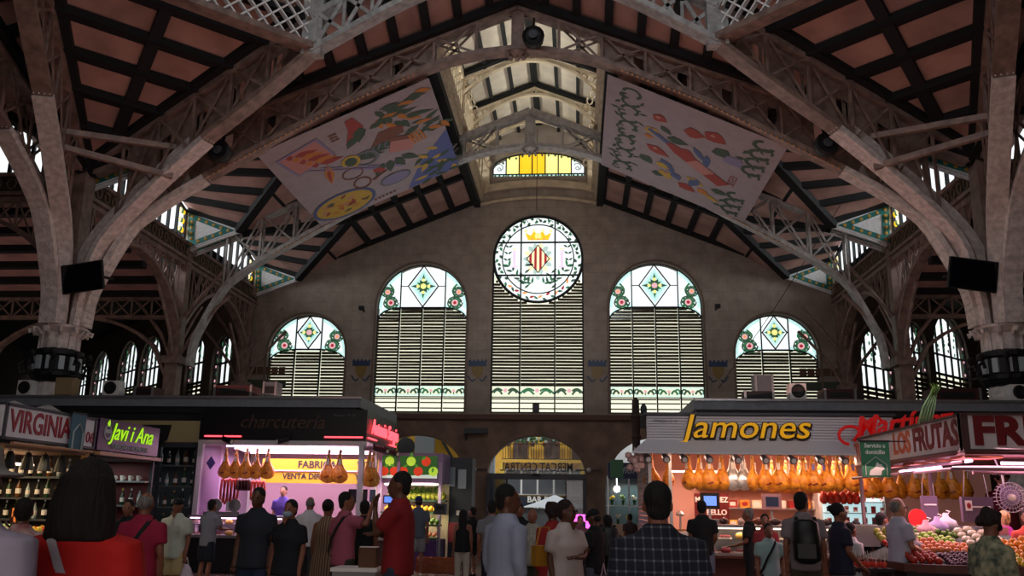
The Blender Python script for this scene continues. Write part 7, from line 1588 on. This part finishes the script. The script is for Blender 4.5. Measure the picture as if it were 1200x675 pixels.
person('white haired man in a pale buttoned shirt facing us', 624, 596, 13.9, 176, skin=1, top='shirt', topm=C('ecru', '8e8a80'), bottom='trousers', botm=C('dark_olive', '34342c'), hair='thin', hairc='white', sleeve=.85, girth=1.15, long_top=.02, extras=(buttons,))
person('person in a red and yellow jacket with curly hair behind the woman in white', 648, 588, 11.3, 20, skin=2, top='shirt', topm=C('jacket_red', '8a1c1c'), bottom='skirt', botm=C('jacket_yellow', 'a8741c'), hair='curly', hairc='curly', female=True, long_top=.04)
t, wp, AR_, k = person('woman in sunglasses and a white tee shirt walking right', 663, 585, 9.4, -135, skin=2, top='tee', topm=C('soft_white', 'b0a4a0'), bottom='skirt', botm=blackc, hair='short', hairc='curly', female=True, girth=1.3, look=25, long_top=.02, arms=('cross', 'down'), extras=(shades, vneck(SKINM[2])))
carried('shoulder_bag', 'mustard yellow shoulder bag behind the woman in white', V(t.location.x-.22, t.location.y+.1, 1.36), 'a8761c', 1.0, .6)
person('person in black with a black cap looking down at the left', 697, 596, 12.0, 60, skin=2, top='tee', topm=C('ink', '0e0e12'), bottom='trousers', botm=C('grey_blue', '4a4e5c'), hair='cap', hairc='black', arms=('fwdlow', 'fwdlow'), nod=15)
carried('plastic_bag', 'big pale pink plastic bag beside the person in the black cap', V(at(707, 640, Y=11.8).x, 11.8, .86), 'a8889a', 1.3)
t, wp, AR_, k = person('dark clothed person standing right behind the black cap', 712, 603, 13.2, 10, skin=1, top='tee', topm=blackc, bottom='trousers', botm=blackc, hair='short', hairc='black')
carried('backpack', 'black backpack on the dark clothed person right of the cap', V(t.location.x+.02, t.location.y-.2, 1.08), '101014', .9, R(10))
person('small distant person with a lit face near the pink lights', 680, 604, 19.0, 180, skin=0, top='tee', topm=C('dull_pink', '7a4a54'), bottom='trousers', botm=navy, hair='short', hairc='black')
person('person at the flower kiosk with brown hair', 738, 602, 24.5, 20, skin=1, top='tee', topm=C('brownish', '3c2c2a'), bottom='trousers', botm=navy, hair='short', hairc='brown')
person('large man in a dark checked shirt seen from behind in the centre', 770, 564, 5.3, 2, skin=1, top='blouse', topm=check_mat(), bottom='trousers', botm=navy, hair='short', hairc='black', girth=1.25, near=True, sleeve=.9, long_top=.02)
person('man in a black tee shirt and grey shorts at the ham stall', 822, 586, 15.6, -5, skin=1, top='tee', topm=C('pure_black', '08080a'), bottom='shorts', botm=C('ash', '5c6070'), hair='short', hairc='black', arms=('fwdlow', 'fwdlow'), girth=1.05)
person('man in a black polo shirt in profile before the ham counter', 877, 595, 15.9, 70, skin=1, top='tee', topm=C('polo_black', '0c0c10'), bottom='trousers', botm=blackc, hair='short', hairc='grey', arms=('fwd', 'fwd'))
person('woman in coral pink behind the boy', 896, 602, 15.2, 170, skin=1, top='tee', topm=C('coral', '8a2c30'), bottom='trousers', botm=navy, hair='short', hairc='brown', female=True)
t, wp, AR_, k = person('boy in a white tee shirt walking toward us', 900, 613, 12.9, 178, skin=1, top='tee', topm=C('boy_white', '8aa0a0'), bottom='shorts', botm=navy, hair='short', hairc='black', extras=(strap('141418', 1, .03, False),), arms=('down', 'down'))
carried('handbag', 'white and black shopping bag beside the boy', wp[-1]+V(.05, -.02, -.0), 'a8a4a8', .9)
t, wp, AR_, k = person('tall man in a grey tee shirt with a black backpack', 939, 576, 11.6, -14, skin=1, top='tee', topm=C('warm_grey', '74686c'), bottom='trousers', botm=C('olive', '3c3428'), hair='short', hairc='black', look=-30, girth=1.05)
carried('backpack', 'black backpack with a small white print worn by the tall man', V(t.location.x-.03, t.location.y-.23, 1.2), '08080a', 1.05, R(-14))
q = at(948, 643, Y=11.2); 
t, wp, AR_, k = person('woman with a low bun in a navy tee shirt reaching to the cups', 981, 589, 11.9, -80, skin=1, top='tee', topm=C('navy_tee', '14162a'), bottom='trousers', botm=C('pale_grey', '6c6070'), hair='bun', hairc='black', female=True, arms=('fwdlow', 'fwdlow'), girth=1.1)
person('person in a white top partly hidden behind the woman in navy', 996, 612, 13.0, -60, skin=1, top='tee', topm=whitec, bottom='trousers', botm=C('lilac', '7a6a94'), hair='short', hairc='black', female=True)
person('vendor in black bending behind the fruit cups', 1003, 610, 14.3, 140, skin=1, top='tee', topm=blackc, bottom='trousers', botm=blackc, hair='short', hairc='black', nod=20)
person('person in navy behind the bald man', 1032, 600, 13.8, -70, skin=1, top='tee', topm=navy, bottom='trousers', botm=navy, hair='short', hairc='brown')
t, wp, AR_, k = person('bald man with glasses in a white polo shirt facing right', 1050, 583, 12.3, -78, skin=0, top='tee', topm=C('polo_white', 'a4a0b0'), bottom='trousers', botm=navy, hair='thin', hairc='grey', arms=('fwd', 'fwd'), girth=1.12, extras=(glasses,))
person('blond woman in a magenta top at the right counter', 1176, 598, 13.9, 10, skin=0, top='tee', topm=C('hot_pink', 'a0308a'), bottom='trousers', botm=navy, hair='short', hairc='blond', female=True, girth=1.1)
person('person in salmon cut off at the right edge', 1203, 596, 13.4, 150, skin=1, top='tee', topm=C('salmon', 'c04a38'), bottom='trousers', botm=navy, hair='short', hairc='brown')
person('curly haired woman in a patterned blouse looking down at the fruit', 1150, 597, 8.3, -72, skin=1, top='blouse', topm=mat('cloth_blouse_pattern', '3c4a40', .85, noise=.9, scale=16, col2='a09a7c'), bottom='trousers', botm=blackc, hair='curly', hairc='curly', female=True, girth=1.15, arms=('fwdlow', 'fwdlow'), lean=.16, nod=28, near=False)
person('vendor with reddish hair under the round fan at the right edge', 1172, 548, 15.6, 170, skin=0, top='tee', topm=C('wine', '5a1c24'), bottom='trousers', botm=blackc, hair='curly', hairc='curly', female=True, floor=.2)
# pink lit signs far behind
for px, py, lab in ((678, 607, 'larger'), (691, 615, 'smaller')):
    p = at(px, py, Y=24); tt = thing('pink_light_sign', '%s glowing pink sign in the distance past the middle door' % lab, 'sign', (p.x, 24, 0)); MB().tube([(0, 0, 0), (0, 0, p.z)], .02, 5).build('stand', BLACK, tt); MB().box(0, 0, p.z, .35 if lab == 'larger' else .2, .04, .18).build('glowing_panel', emat('pink_glow', (1, .12, .75), 2.2), tt)
# white cool box by the man in pink
p = at(420, 662, Y=10.6); tt = thing('white_box', 'white box with brown parcel at the feet of the man in pink', 'box', (p.x, 10.6, 0)); MB().box(0, 0, .4, .5, .4, .8).build('box_body', mat('dull_white', '8a8888', .6), tt); MB().box(0, 0, .82, .54, .44, .04).build('lid', TAGW, tt)
pp_ = thing('brown_parcel', 'brown paper parcel lying on the white box', 'parcel', (p.x+.12, 10.6, .84)); MB().box(0, 0, .11, .2, .2, .22).build('paper', mat('kraft', '5a3a28', .8), pp_); MB().box(0, 0, .225, .22, .04, .01).build('tape', TAGW, pp_)
def wipe(o):
    for c_ in [x for x in bpy.data.objects if x.parent == o]: wipe(c_)
    bpy.data.objects.remove(o)
for o in TEMPL: wipe(o)
